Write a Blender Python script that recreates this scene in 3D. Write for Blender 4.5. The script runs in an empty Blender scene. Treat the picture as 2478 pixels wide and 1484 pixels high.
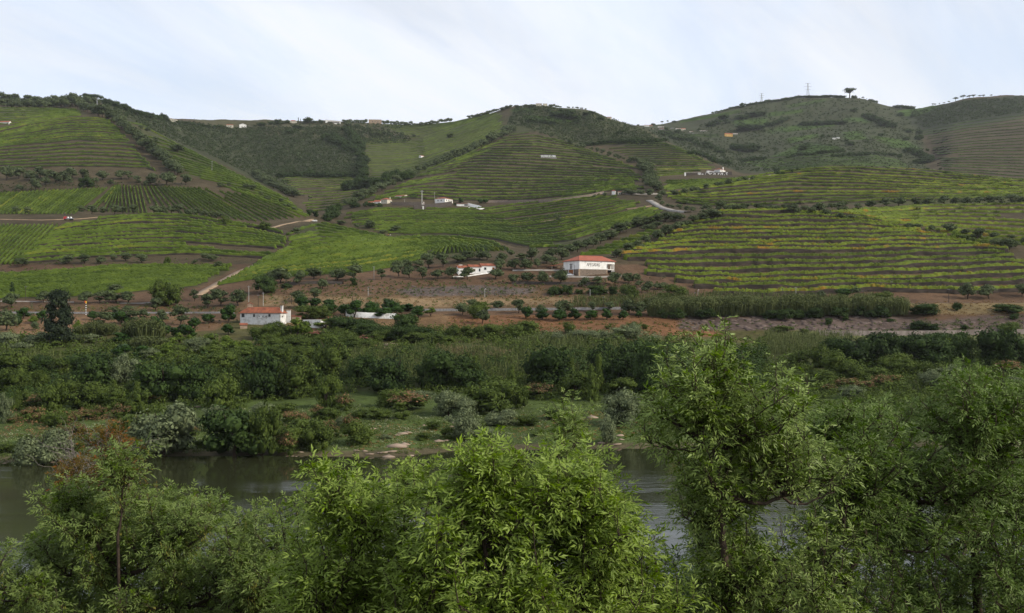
import bpy, math, random
import numpy as np
from mathutils import Vector
R = math.radians
C = bpy.context.scene.collection
SC = bpy.context.scene

# ------------------------------------------------------------------ camera
F = 2380.0; CU = 1239.0; CV = 742.0; CH = 28.0; HAZE = 0.00003      # focal length and centre in photo units; eye height above the river
cam = bpy.data.objects.new('camera', bpy.data.cameras.new('camera')); C.objects.link(cam)
cam.location = (0, 0, CH); cam.rotation_euler = (R(90), 0, 0)
cam.data.sensor_width = 36.0; cam.data.lens = 36.0 * F / 2478.0
cam.data.clip_start = 0.3; cam.data.clip_end = 20000
SC.camera = cam
SC.view_settings.view_transform = 'Standard'; SC.view_settings.look = 'None'
SC.view_settings.exposure = -0.04; SC.view_settings.gamma = 1.0

# ------------------------------------------------------------------ sky and sun
SUN_DIR = Vector((0.80, -0.28, 0.56)).normalized()
w = bpy.data.worlds.new('World'); SC.world = w; w.use_nodes = True
nt = w.node_tree; N = nt.nodes; L = nt.links
for n in list(N): N.remove(n)
out = N.new('ShaderNodeOutputWorld'); bg = N.new('ShaderNodeBackground'); bg.inputs['Strength'].default_value = 0.15
sky = N.new('ShaderNodeTexSky'); sky.sky_type = 'NISHITA'; sky.sun_disc = False
sky.sun_elevation = math.asin(SUN_DIR.z); sky.sun_rotation = math.atan2(SUN_DIR.x, SUN_DIR.y)
sky.dust_density = 0.6; sky.ozone_density = 1.5
tc = N.new('ShaderNodeTexCoord'); sep = N.new('ShaderNodeSeparateXYZ'); L.new(tc.outputs['Generated'], sep.inputs[0])
za = N.new('ShaderNodeMath'); za.operation = 'MAXIMUM'; za.inputs[1].default_value = 0.0; L.new(sep.outputs['Z'], za.inputs[0])
zb = N.new('ShaderNodeMath'); zb.operation = 'ADD'; zb.inputs[1].default_value = 0.38; L.new(za.outputs[0], zb.inputs[0])
dv = N.new('ShaderNodeVectorMath'); dv.operation = 'DIVIDE'; L.new(tc.outputs['Generated'], dv.inputs[0])
cb = N.new('ShaderNodeCombineXYZ')
for i in range(3): L.new(zb.outputs[0], cb.inputs[i])
L.new(cb.outputs[0], dv.inputs[1])
mp = N.new('ShaderNodeMapping'); mp.inputs['Scale'].default_value = (0.9, 2.3, 0.0)
mr0 = N.new('ShaderNodeMapping'); mr0.inputs['Rotation'].default_value = (0, 0, R(-52)); L.new(dv.outputs[0], mr0.inputs['Vector']); L.new(mr0.outputs[0], mp.inputs['Vector'])
n1 = N.new('ShaderNodeTexNoise'); n1.inputs['Scale'].default_value = 1.2; n1.inputs['Detail'].default_value = 9; n1.inputs['Roughness'].default_value = 0.55
n1.inputs['Distortion'].default_value = 0.7; L.new(mp.outputs[0], n1.inputs['Vector'])
rp = N.new('ShaderNodeMapRange'); rp.inputs['From Min'].default_value = 0.38; rp.inputs['From Max'].default_value = 0.60
rp.inputs['To Min'].default_value = 0.72; rp.inputs['To Max'].default_value = 1.0; rp.clamp = True; L.new(n1.outputs['Fac'], rp.inputs['Value'])
mx = N.new('ShaderNodeMix'); mx.data_type = 'RGBA'; L.new(rp.outputs[0], mx.inputs['Factor'])
L.new(sky.outputs[0], mx.inputs['A']); 
n2 = N.new('ShaderNodeTexNoise'); n2.inputs['Scale'].default_value = 2.1; n2.inputs['Detail'].default_value = 10; n2.inputs['Roughness'].default_value = 0.6; n2.inputs['Distortion'].default_value = 0.5; L.new(mp.outputs[0], n2.inputs['Vector'])
r2 = N.new('ShaderNodeMapRange'); r2.inputs['From Min'].default_value = 0.36; r2.inputs['From Max'].default_value = 0.60; L.new(n2.outputs['Fac'], r2.inputs['Value'])
vl = N.new('ShaderNodeMix'); vl.data_type = 'RGBA'; L.new(r2.outputs[0], vl.inputs['Factor']); vl.inputs['A'].default_value = (5.95, 6.5, 7.45, 1); vl.inputs['B'].default_value = (6.6, 6.8, 7.2, 1)
L.new(vl.outputs['Result'], mx.inputs['B'])
L.new(mx.outputs['Result'], bg.inputs['Color']); L.new(bg.outputs[0], out.inputs['Surface'])

sl = bpy.data.lights.new('sun', 'SUN'); sl.energy = 4.3; sl.angle = R(4); sl.color = (1.0, 0.92, 0.76)
so = bpy.data.objects.new('sun', sl); C.objects.link(so)
so.rotation_euler = (-SUN_DIR).to_track_quat('-Z', 'Y').to_euler()

# ------------------------------------------------------------------ helpers
def tag(o, label=None, cat=None, group=None, kind=None):
    if label: o['label'] = label
    if cat: o['category'] = cat
    if group: o['group'] = group
    if kind: o['kind'] = kind
    return o

def mesh(name, V, Fs, mats=None, smooth=False, midx=None):
    V = np.asarray(V, dtype=np.float32).reshape(-1, 3)
    m = bpy.data.meshes.new(name)
    if isinstance(Fs, np.ndarray):
        k = Fs.shape[1]; nf = len(Fs)
        m.vertices.add(len(V)); m.vertices.foreach_set('co', V.ravel())
        m.loops.add(nf * k); m.loops.foreach_set('vertex_index', Fs.astype(np.int32).ravel())
        m.polygons.add(nf); m.polygons.foreach_set('loop_start', np.arange(0, nf * k, k, dtype=np.int32))
        m.polygons.foreach_set('loop_total', np.full(nf, k, dtype=np.int32))
        m.update(calc_edges=True)
    else:
        m.from_pydata(V.tolist(), [], [tuple(int(i) for i in f) for f in Fs]); m.update()
    if mats is not None:
        for x in (mats if isinstance(mats, (list, tuple)) else [mats]): m.materials.append(x)
    if midx is not None: m.polygons.foreach_set('material_index', np.asarray(midx, dtype=np.int32))
    if smooth: m.polygons.foreach_set('use_smooth', np.ones(len(m.polygons), dtype=bool))
    return m

def link(name, me, parent=None, loc=None, rotz=0, scale=None):
    o = bpy.data.objects.new(name, me); C.objects.link(o)
    if parent is not None: o.parent = parent
    if loc is not None: o.location = loc
    if rotz: o.rotation_euler = (0, 0, rotz)
    if scale is not None: o.scale = scale
    return o

class MB:
    """collects solids, builds one mesh"""
    def __init__(s): s.v = []; s.f = []; s.m = []
    def add(s, vs, fs, mi=0):
        b = len(s.v); s.v += [tuple(map(float, v)) for v in vs]; s.f += [tuple(i + b for i in f) for f in fs]; s.m += [mi] * len(fs); return s
    def box(s, x0, x1, y0, y1, z0, z1, mi=0):
        vs = [(x0,y0,z0),(x1,y0,z0),(x1,y1,z0),(x0,y1,z0),(x0,y0,z1),(x1,y0,z1),(x1,y1,z1),(x0,y1,z1)]
        return s.add(vs, [(0,3,2,1),(4,5,6,7),(0,1,5,4),(1,2,6,5),(2,3,7,6),(3,0,4,7)], mi)
    def tube(s, pts, rad, n=6, mi=0, cap=True):
        pts = [Vector(p) for p in pts]; rs = rad if isinstance(rad, (list, tuple)) else [rad] * len(pts)
        vs = []; ref = Vector((0.31, 0.92, 0.2))
        for i, p in enumerate(pts):
            d = (pts[min(i+1, len(pts)-1)] - pts[max(i-1, 0)]).normalized()
            a = d.cross(ref).normalized(); b = d.cross(a)
            for k in range(n):
                t = 2 * math.pi * k / n; vs.append(p + (a * math.cos(t) + b * math.sin(t)) * rs[i])
        fs = [(i*n+k, i*n+(k+1) % n, (i+1)*n+(k+1) % n, (i+1)*n+k) for i in range(len(pts)-1) for k in range(n)]
        if cap: fs += [tuple(range(n-1, -1, -1)), tuple(range((len(pts)-1)*n, len(pts)*n))]
        return s.add(vs, fs, mi)
    def prism(s, poly, z0, z1, mi=0):
        n = len(poly); vs = [(x, y, z0) for x, y in poly] + [(x, y, z1) for x, y in poly]
        fs = [tuple(range(n-1, -1, -1)), tuple(range(n, 2*n))] + [(i, (i+1) % n, n+(i+1) % n, n+i) for i in range(n)]
        return s.add(vs, fs, mi)
    def build(s, name, mats, parent=None, loc=None, rotz=0, smooth=False):
        me = mesh(name, s.v, s.f, mats, smooth, s.m)
        return link(name, me, parent, loc, rotz)

def empty(name, loc, rotz=0):
    o = bpy.data.objects.new(name, None); C.objects.link(o); o.location = loc; o.rotation_euler = (0, 0, rotz); o.empty_display_size = 0.5
    return o

_rg = np.random.RandomState(5)
_T = _rg.rand(256, 256)
def vnoise(x, y):
    xi = np.floor(x).astype(int); yi = np.floor(y).astype(int); fx = x - xi; fy = y - yi
    fx = fx*fx*(3-2*fx); fy = fy*fy*(3-2*fy)
    a = _T[xi & 255, yi & 255]; b = _T[(xi+1) & 255, yi & 255]; c = _T[xi & 255, (yi+1) & 255]; d = _T[(xi+1) & 255, (yi+1) & 255]
    return (a*(1-fx)+b*fx)*(1-fy)+(c*(1-fx)+d*fx)*fy - 0.5
def fbm(x, y, o=4):
    s = 0; a = 1.0
    for i in range(o): s = s + a*vnoise(x*2**i+17*i, y*2**i+31*i); a *= 0.5
    return s

def inpoly(U, V, poly):
    p = np.asarray(poly, float); ins = np.zeros(U.shape, bool); n = len(p)
    for i in range(n):
        x1, y1 = p[i]; x2, y2 = p[(i+1) % n]
        if y1 == y2: continue
        c = ((y1 > V) != (y2 > V)) & (U < (x2-x1)*(V-y1)/(y2-y1)+x1); ins ^= c
    return ins

# ------------------------------------------------------------------ materials
def newmat(name):
    m = bpy.data.materials.new(name); m.use_nodes = True; return m, m.node_tree, m.node_tree.nodes['Principled BSDF']

def noisy(name, c1, c2, scale=1.0, rough=0.9, bump=0.0, detail=4, spec=0.2, stretch=None, c3=None, metal=0):
    m, t, b = newmat(name); n = t.nodes; l = t.links
    tc = n.new('ShaderNodeTexCoord'); nz = n.new('ShaderNodeTexNoise'); nz.inputs['Scale'].default_value = scale; nz.inputs['Detail'].default_value = detail
    nz.inputs['Roughness'].default_value = 0.62
    if stretch:
        mp = n.new('ShaderNodeMapping'); mp.inputs['Scale'].default_value = stretch; l.new(tc.outputs['Object'], mp.inputs[0]); l.new(mp.outputs[0], nz.inputs['Vector'])
    else: l.new(tc.outputs['Object'], nz.inputs['Vector'])
    r = n.new('ShaderNodeValToRGB'); r.color_ramp.elements[0].position = 0.32; r.color_ramp.elements[1].position = 0.68
    r.color_ramp.elements[0].color = (*c1, 1); r.color_ramp.elements[1].color = (*c2, 1)
    if c3: e = r.color_ramp.elements.new(0.5); e.color = (*c3, 1)
    l.new(nz.outputs['Fac'], r.inputs[0]); l.new(r.outputs[0], b.inputs['Base Color'])
    b.inputs['Roughness'].default_value = rough; b.inputs['Specular IOR Level'].default_value = spec; b.inputs['Metallic'].default_value = metal
    if bump:
        bp = n.new('ShaderNodeBump'); bp.inputs['Strength'].default_value = bump; bp.inputs['Distance'].default_value = 0.1
        l.new(nz.outputs['Fac'], bp.inputs['Height']); l.new(bp.outputs[0], b.inputs['Normal'])
    return m

def leafmat(name, dark, light, under=None, rough=0.7, trans=0.25, patch=0.35, third=None, spec=0.10, thirdpos=0.8):
    """leaf colour varies from leaf to leaf, from plant to plant and in patches"""
    m, t, b = newmat(name); n = t.nodes; l = t.links
    g = n.new('ShaderNodeNewGeometry'); oi = n.new('ShaderNodeObjectInfo')
    nz = n.new('ShaderNodeTexNoise'); nz.inputs['Scale'].default_value = patch; nz.inputs['Detail'].default_value = 2; l.new(g.outputs['Position'], nz.inputs['Vector'])
    a = n.new('ShaderNodeMath'); a.operation = 'MULTIPLY_ADD'; a.inputs[1].default_value = 0.60; l.new(g.outputs['Random Per Island'], a.inputs[0])
    b2 = n.new('ShaderNodeMath'); b2.operation = 'MULTIPLY_ADD'; b2.inputs[1].default_value = 0.9; b2.inputs[2].default_value = -0.40; l.new(nz.outputs['Fac'], b2.inputs[0])
    c = n.new('ShaderNodeMath'); c.operation = 'MULTIPLY_ADD'; c.inputs[1].default_value = 0.35; l.new(oi.outputs['Random'], c.inputs[0]); l.new(b2.outputs[0], c.inputs[2])
    l.new(c.outputs[0], a.inputs[2])
    r = n.new('ShaderNodeValToRGB'); r.color_ramp.elements[0].color = (*dark, 1); r.color_ramp.elements[1].color = (*light, 1)
    r.color_ramp.elements[0].position = 0.1; r.color_ramp.elements[1].position = 0.78
    if third: e = r.color_ramp.elements.new(min(0.99, thirdpos + 0.14)); e.color = (*third, 1)
    l.new(a.outputs[0], r.inputs[0]); col = r.outputs[0]
    if under:
        mx = n.new('ShaderNodeMix'); mx.data_type = 'RGBA'; mx.inputs['B'].default_value = (*under, 1); l.new(col, mx.inputs['A']); l.new(g.outputs['Backfacing'], mx.inputs['Factor']); col = mx.outputs['Result']
    l.new(col, b.inputs['Base Color']); b.inputs['Roughness'].default_value = rough; b.inputs['Specular IOR Level'].default_value = spec
    if trans:
        tr = n.new('ShaderNodeBsdfTranslucent'); l.new(col, tr.inputs['Color']); ms = n.new('ShaderNodeMixShader'); ms.inputs[0].default_value = trans
        o = n['Material Output']; l.new(b.outputs[0], ms.inputs[1]); l.new(tr.outputs[0], ms.inputs[2]); l.new(ms.outputs[0], o.inputs['Surface'])
    return m

M = {}
M['white'] = noisy('white_render', (0.62,0.60,0.56), (0.80,0.79,0.77), 0.5, 0.85)
M['oldwhite'] = noisy('weathered_render', (0.34,0.31,0.27), (0.66,0.65,0.63), 0.7, 0.9, detail=8, c3=(0.62,0.61,0.59))
M['cream'] = noisy('cream_render', (0.42,0.38,0.30), (0.56,0.52,0.43), 0.6, 0.9)
M['ochre'] = noisy('ochre_render', (0.50,0.30,0.09), (0.58,0.37,0.13), 0.6, 0.9)
M['grey'] = noisy('grey_render', (0.22,0.22,0.23), (0.32,0.32,0.33), 0.8, 0.9)
M['stone'] = noisy('schist_stone', (0.07,0.055,0.045), (0.24,0.19,0.15), 1.4, 0.95, 0.4, 8, stretch=(0.6,0.6,3.0), c3=(0.16,0.125,0.1))
M['darkstone'] = noisy('dark_schist', (0.030,0.025,0.022), (0.085,0.07,0.06), 0.9, 0.95, 0.4, 8, stretch=(0.5,0.5,2.5))
M['ruin'] = noisy('ruin_stone', (0.20,0.14,0.10), (0.38,0.29,0.21), 0.6, 0.95, 0.3, 6)
M['tile'] = noisy('terracotta_tile', (0.22,0.065,0.04), (0.33,0.105,0.065), 0.5, 0.85, 0.2, 6)
M['oldtile'] = noisy('old_roof_tile', (0.13,0.045,0.03), (0.33,0.11,0.055), 0.6, 0.9, 0.2, 8)
M['concrete'] = noisy('concrete', (0.19,0.17,0.15), (0.31,0.29,0.27), 0.4, 0.9, 0.2, 6)
M['track'] = noisy('dirt_track', (0.20,0.14,0.09), (0.30,0.22,0.15), 0.3, 0.95, 0.2, 6)
M['ballast'] = noisy('ballast', (0.10,0.095,0.095), (0.20,0.195,0.195), 1.5, 0.95, 0.3, 4)
M['steel'] = noisy('galvanised_steel', (0.20,0.20,0.22), (0.32,0.33,0.36), 2.0, 0.5, 0, 3, metal=0.3)
M['pole'] = noisy('pole_concrete', (0.30,0.29,0.27), (0.42,0.41,0.39), 2.0, 0.9)
M['woodpole'] = noisy('dark_pole_wood', (0.035,0.028,0.022), (0.07,0.055,0.045), 3.0, 0.9)
M['glass'] = noisy('dark_glass', (0.015,0.017,0.02), (0.03,0.033,0.038), 1.0, 0.15, spec=0.5)
M['door'] = noisy('orange_wood', (0.20,0.07,0.02), (0.28,0.10,0.03), 1.5, 0.7, stretch=(4,4,0.4))
M['ink'] = noisy('dark_lettering', (0.085,0.07,0.062), (0.11,0.09,0.08), 3.0, 0.8)
M['paint'] = noisy('white_lettering', (0.62,0.62,0.62), (0.80,0.80,0.80), 2.0, 0.7)
M['bark'] = noisy('bark', (0.025,0.018,0.013), (0.07,0.05,0.037), 6.0, 0.95, 0.6, 6, stretch=(1,1,0.3))
M['twig'] = noisy('pale_dead_twig', (0.12,0.10,0.09), (0.24,0.21,0.19), 6.0, 0.9, 0.3)
M['dimwall'] = noisy('stained_concrete', (0.10,0.08,0.07), (0.20,0.17,0.15), 0.4, 0.95, 0.3, 8, stretch=(1.5,1.5,.5))
M['rock'] = noisy('river_rock', (0.14,0.10,0.075), (0.34,0.26,0.20), 0.7, 0.95, 0.5, 8)
M['red'] = noisy('red_paint', (0.32,0.02,0.02), (0.42,0.03,0.03), 1.0, 0.35, spec=0.5)
M['silver'] = noisy('silver_paint', (0.42,0.43,0.45), (0.5,0.51,0.53), 1.0, 0.3, spec=0.5, metal=0.3)
M['carwhite'] = noisy('white_paint', (0.70,0.70,0.70), (0.78,0.78,0.78), 1.0, 0.3, spec=0.5)
M['rubber'] = noisy('rubber', (0.015,0.015,0.015), (0.03,0.03,0.03), 3.0, 0.9)
M['black'] = noisy('black_paint', (0.02,0.02,0.02), (0.03,0.03,0.03), 3.0, 0.6)
M['yellow'] = noisy('yellow_paint', (0.65,0.40,0.03), (0.75,0.48,0.05), 3.0, 0.6)
M['signred'] = noisy('sign_red', (0.60,0.08,0.03), (0.70,0.10,0.04), 3.0, 0.6)
M['skin'] = noisy('skin', (0.35,0.20,0.14), (0.42,0.25,0.18), 3.0, 0.6)
M['shirt'] = noisy('white_cloth', (0.68,0.68,0.68), (0.78,0.78,0.78), 5.0, 0.9)
M['orangecloth'] = noisy('orange_cloth', (0.6,0.14,0.03), (0.7,0.18,0.04), 5.0, 0.9)
M['jeans'] = noisy('dark_cloth', (0.03,0.035,0.05), (0.05,0.06,0.08), 5.0, 0.9)
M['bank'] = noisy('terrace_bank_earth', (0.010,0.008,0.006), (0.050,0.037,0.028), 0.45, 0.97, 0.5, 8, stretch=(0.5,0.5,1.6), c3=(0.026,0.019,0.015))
# leaves
M['l_olive'] = leafmat('olive_leaf', (0.0256,0.0394,0.0145), (0.1000,0.1271,0.0561))
M['l_citrus'] = leafmat('citrus_leaf', (0.0080,0.0230,0.0040), (0.0320,0.0697,0.0099), rough=0.45)
M['l_lime'] = leafmat('lime_leaf', (0.0360,0.0615,0.0079), (0.1200,0.1722,0.0264))
M['l_dark'] = leafmat('dark_broad_leaf', (0.0096,0.0213,0.0059), (0.0496,0.0820,0.0198))
M['l_mid'] = leafmat('shrub_leaf', (0.0240,0.0394,0.0079), (0.0880,0.1230,0.0238))
M['l_grey'] = leafmat('grey_willow_leaf', (0.050,0.066,0.030), (0.19,0.225,0.115))
M['l_pink'] = leafmat('tamarisk_spray', (0.0720,0.0574,0.0264), (0.2400,0.1394,0.0726))
M['l_flower'] = leafmat('oleander_flower', (0.30,0.07,0.08), (0.55,0.20,0.20))
M['l_reed'] = leafmat('cane_leaf', (0.0360,0.0508,0.0158), (0.1280,0.1476,0.0528))
M['l_dryreed'] = leafmat('dry_cane', (0.0960,0.0820,0.0396), (0.1920,0.1640,0.0792))
M['l_pine'] = leafmat('pine_needle', (0.010,0.018,0.010), (0.040,0.055,0.026))
M['l_vine'] = leafmat('vine_leaf', (0.026,0.048,0.006), (0.098,0.142,0.016), third=(0.16,0.17,0.02), patch=0.08, thirdpos=0.84)
M['l_vine2'] = leafmat('yellowing_vine_leaf', (0.0416,0.0656,0.0066), (0.1400,0.1845,0.0172), third=(0.2400,0.1394,0.0165), patch=0.10, thirdpos=0.74)
M['l_vine3'] = leafmat('distant_vine_leaf', (0.0192,0.0377,0.0079), (0.0680,0.1148,0.0211), patch=0.05)
M['l_scrub'] = leafmat('maquis_leaf', (0.010,0.020,0.006), (0.042,0.064,0.018), patch=0.02)
M['l_grass'] = leafmat('meadow_grass', (0.0400,0.0615,0.0145), (0.1120,0.1476,0.0363), third=(0.3200,0.3280,0.2178), patch=0.12, thirdpos=0.82)
M['l_dry'] = leafmat('dry_grass', (0.1040,0.0615,0.0231), (0.2640,0.1640,0.0660))
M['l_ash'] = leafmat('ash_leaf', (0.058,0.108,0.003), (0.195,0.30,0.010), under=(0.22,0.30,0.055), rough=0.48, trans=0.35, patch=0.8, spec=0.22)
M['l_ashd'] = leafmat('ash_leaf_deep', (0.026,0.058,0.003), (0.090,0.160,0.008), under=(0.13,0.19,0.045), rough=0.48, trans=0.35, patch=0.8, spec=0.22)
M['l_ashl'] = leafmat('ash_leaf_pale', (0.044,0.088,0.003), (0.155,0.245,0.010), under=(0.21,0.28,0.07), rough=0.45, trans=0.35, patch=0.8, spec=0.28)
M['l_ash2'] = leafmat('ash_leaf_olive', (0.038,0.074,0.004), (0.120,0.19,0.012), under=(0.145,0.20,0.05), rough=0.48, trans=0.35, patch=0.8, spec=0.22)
M['l_seed'] = leafmat('ash_keys', (0.13,0.13,0.025), (0.30,0.28,0.06))
M['l_rust'] = leafmat('turning_leaf', (0.045,0.045,0.008), (0.13,0.085,0.015), third=(0.26,0.085,0.02), thirdpos=0.66)

# ------------------------------------------------------------------ terrain
US = np.arange(-420, 2901, 7.0)
LN = []
wl = [(-600,1130),(0,1122),(150,1120),(340,1106),(700,1106),(950,1109),(1100,1093),(1500,1088),(1700,1085),(3080,1080)]
wv = np.interp(US, *zip(*wl)); WY = CH*F/(wv-CV)
def pz(Y, Z): Y = np.asarray(Y, float)+0*US; return Y, np.asarray(Z, float)+0*US
def pv(pts):
    u, v, y = zip(*pts); vv = np.interp(US, u, v); yy = np.interp(US, u, y); return yy, CH-(vv-CV)/F*yy
LN.append(pz(WY-60, -3.5)); LN.append(pz(WY-0.5, -0.25)); LN.append(pz(WY+4, 0.5)); LN.append(pz(WY+24, 1.9))
LN.append(pv([(-600,960,255),(3080,960,255)]))
LN.append(pv([(-600,875,305),(3080,878,302)]))
LN.append(pv([(-600,806,352),(1500,806,352),(1700,812,366),(3080,812,370)]))
LN.append(pv([(-600,800,360),(1500,800,358),(1700,797,372),(3080,797,378)]))
LN.append(pv([(-600,760,398),(600,757,398),(1000,752,400),(1550,749,400),(1700,742,404),(2150,738,404),(2250,734,404),(3080,736,404)]))
LN.append(pv([(-600,737,415),(0,736,415),(250,737,415),(500,737,420),(620,714,430),(800,694,440),(1000,677,450),(1150,668,455),(1440,669,455),(1520,676,455),(1650,708,440),(1750,727,430),(2100,730,428),(3080,729,425)]))
LN.append(pv([(-600,650,540),(0,652,520),(250,646,520),(500,644,525),(640,629,540),(800,625,530),(950,625,520),(1100,620,500),(1250,625,490),(1350,638,484),(1500,628,500),(1750,628,520),(2300,622,530),(3080,622,530)]))
LN.append(pv([(-600,525,720),(0,523,700),(300,520,705),(500,523,710),(640,534,718),(700,535,720),(765,535,715),(850,555,690),(950,575,670),(1100,569,650),(1200,584,610),(1260,602,585),(1350,592,600),(1500,560,620),(1600,530,640),(1750,514,620),(2000,516,620),(2200,543,600),(2350,560,600),(3080,566,600)]))
LN.append(pv([(-600,515,740),(0,515,740),(500,515,745),(700,533,755),(760,547,780),(850,582,770),(950,600,770),(1100,602,760),(1200,608,720),(1260,614,680),(1350,590,670),(1500,550,680),(1600,520,690),(1750,505,670),(2000,505,670),(2200,522,660),(3080,532,660)]))
LN.append(pv([(-600,455,860),(0,458,850),(250,446,850),(450,447,850),(600,470,840),(700,500,825),(755,526,810),(820,530,860),(900,502,880),(1000,497,890),(1180,500,900),(1250,492,910),(1500,468,860),(1570,482,800),(1620,492,780),(1750,498,760),(2000,492,760),(3080,482,760)]))
LN.append(pv([(-600,330,1150),(0,314,1150),(157,282,1200),(230,280,1200),(270,288,1200),(310,295,1180),(430,350,1080),(530,391,1000),(620,438,920),(700,480,870),(755,516,845),(820,513,900),(900,480,960),(1000,465,980),(1180,468,1000),(1300,463,1000),(1500,450,960),(1570,458,900),(1620,460,900),(1750,436,940),(1870,418,960),(2000,399,980),(2100,399,980),(2200,408,960),(2350,426,940),(2478,436,930),(3080,460,900)]))
LN.append(pv([(-600,325,1200),(0,308,1200),(157,290,1260),(230,287,1260),(310,312,1260),(430,377,1200),(530,420,1130),(620,467,1060),(700,507,990),(755,532,940),(820,508,950),(900,463,1020),(1000,445,1060),(1180,440,1080),(1300,440,1080),(1500,435,1050),(1600,438,1010),(1700,428,1015),(1780,428,1020),(1870,440,1050),(2000,425,1080),(2200,432,1060),(2350,450,1040),(3080,480,1030)]))
LN.append(pv([(-600,280,1350),(0,268,1350),(230,268,1350),(310,290,1350),(430,345,1350),(530,400,1330),(620,445,1250),(700,478,1150),(755,502,1060),(830,492,1030),(900,457,1120),(1000,420,1220),(1100,379,1340),(1220,328,1460),(1290,319,1480),(1400,349,1420),(1550,394,1250),(1600,403,1180),(1700,403,1180),(1780,422,1110),(1870,445,1100),(2000,430,1150),(3080,465,1100)]))
LN.append(pv([(-600,275,1400),(0,263,1400),(230,262,1400),(310,288,1420),(430,340,1450),(530,390,1450),(620,430,1400),(700,455,1300),(755,480,1250),(830,475,1280),(900,462,1300),(1000,440,1350),(1100,402,1450),(1220,350,1560),(1290,337,1570),(1400,364,1500),(1550,400,1350),(1600,395,1300),(1700,395,1280),(1780,425,1180),(1870,448,1180),(2000,430,1250),(3080,465,1200)]))
LN.append(pv([(-600,255,1500),(0,255,1480),(230,250,1480),(310,275,1500),(430,320,1600),(530,360,1650),(620,395,1650),(690,432,1500),(880,430,1500),(1000,395,1650),(1100,360,1700),(1220,320,1720),(1290,308,1720),(1400,325,1700),(1480,348,1550),(1560,345,1500),(1605,347,1450),(1650,362,1380),(1740,402,1280),(1780,425,1230),(1870,448,1240),(2000,430,1300),(3080,465,1300)]))
SKY1 = [(-600,250,1600),(0,246,1580),(100,239,1580),(200,234,1580),(260,245,1580),(330,267,1650),(400,286,1750),(480,301,1850),(560,306,1950),(700,300,2000),(900,298,2050),(1000,302,2050),(1100,294,2000),(1200,269,1950),(1250,256,1920),(1310,252,1900),(1400,261,1880),(1440,269,1860),(1500,293,1820),(1540,302,1800),(1600,336,1700),(1700,383,1500),(1780,416,1400),(1870,440,1400),(2000,415,1450),(2200,430,1450),(3080,455,1400)]
LN.append(pv(SKY1))
LN.append(pv([(-600,262,1760),(200,250,1760),(400,300,1900),(560,318,2080),(1000,314,2180),(1250,270,2040),(1440,282,1980),(1540,314,1930),(1600,350,1850),(1700,392,1650),(1780,418,1550),(1870,425,1550),(2000,403,1550),(2100,403,1550),(2230,425,1550),(2280,424,1550),(3080,440,1500)]))
LN.append(pv([(-600,275,2100),(1440,300,2150),(1540,318,2100),(1600,340,2050),(1700,360,1950),(1800,385,1850),(2000,371,1750),(2110,373,1750),(2190,390,1790),(2250,392,1800),(2300,352,1850),(2478,330,1800),(3080,320,1800)]))
LN.append(pv([(-600,285,2300),(1440,310,2350),(1540,312,2350),(1600,318,2350),(1700,322,2250),(1850,320,2250),(2000,298,2300),(2150,308,2200),(2230,328,2150),(2300,300,2150),(2478,275,2100),(3080,270,2100)]))
LN.append(pv([(-600,300,2500),(1440,315,2500),(1540,302,2550),(1600,301,2600),(1700,279,2600),(1800,254,2600),(1900,237,2600),(2000,231,2600),(2080,235,2600),(2150,257,2600),(2200,262,2550),(2290,249,2450),(2350,234,2400),(2420,229,2400),(2478,231,2400),(3080,240,2400)]))
LN.append(pv([(-600,330,2900),(3080,330,2900)]))
LN.append(pz(3800, 120))
LY = np.array([a for a, b in LN]); LZ = np.array([b for a, b in LN])
def sm(a, k, ax):
    for _ in range(k):
        p = np.take(a, [0]+list(range(a.shape[ax]-1)), axis=ax); q = np.take(a, list(range(1, a.shape[ax]))+[a.shape[ax]-1], axis=ax); a = 0.25*p+0.5*a+0.25*q
    return a
LY[4:] = sm(LY[4:], 6, 1); LZ[4:] = sm(LZ[4:], 6, 1)
for i in range(1, len(LY)): LY[i] = np.maximum(LY[i], LY[i-1]+3)
ys = [110.0]
while ys[-1] < 3000:
    y = ys[-1]; ys.append(y + (1.3 if y < 480 else 0.0040*y))
ys += [3300, 3700]
YS = np.array(ys); nU = len(US); nY = len(YS)
Z = np.empty((nU, nY))
for i in range(nU): Z[i] = np.interp(YS, LY[:, i], LZ[:, i])
msk = (YS > 215)
Zs = sm(Z, 5, 1); Z[:, msk] = Zs[:, msk]
XX = (US[:, None]-CU)/F*YS[None, :]; YY = np.repeat(YS[None, :], nU, 0)
amp = np.interp(YS, [0,190,260,500,1200,3000], [0.12,0.25,0.5,0.7,2.2,5.0])[None, :]
Z = Z + amp*fbm(XX/45.0, YY/45.0, 4)*0.9 + np.interp(YS, [0,200,400,1000,3000], [0.05,0.25,0.3,0.6,1.4])[None, :]*fbm(XX/7.0+9, YY/7.0, 3)*0.8
VP = CV-(Z-CH)*F/YY          # where each ground point projects

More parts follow.
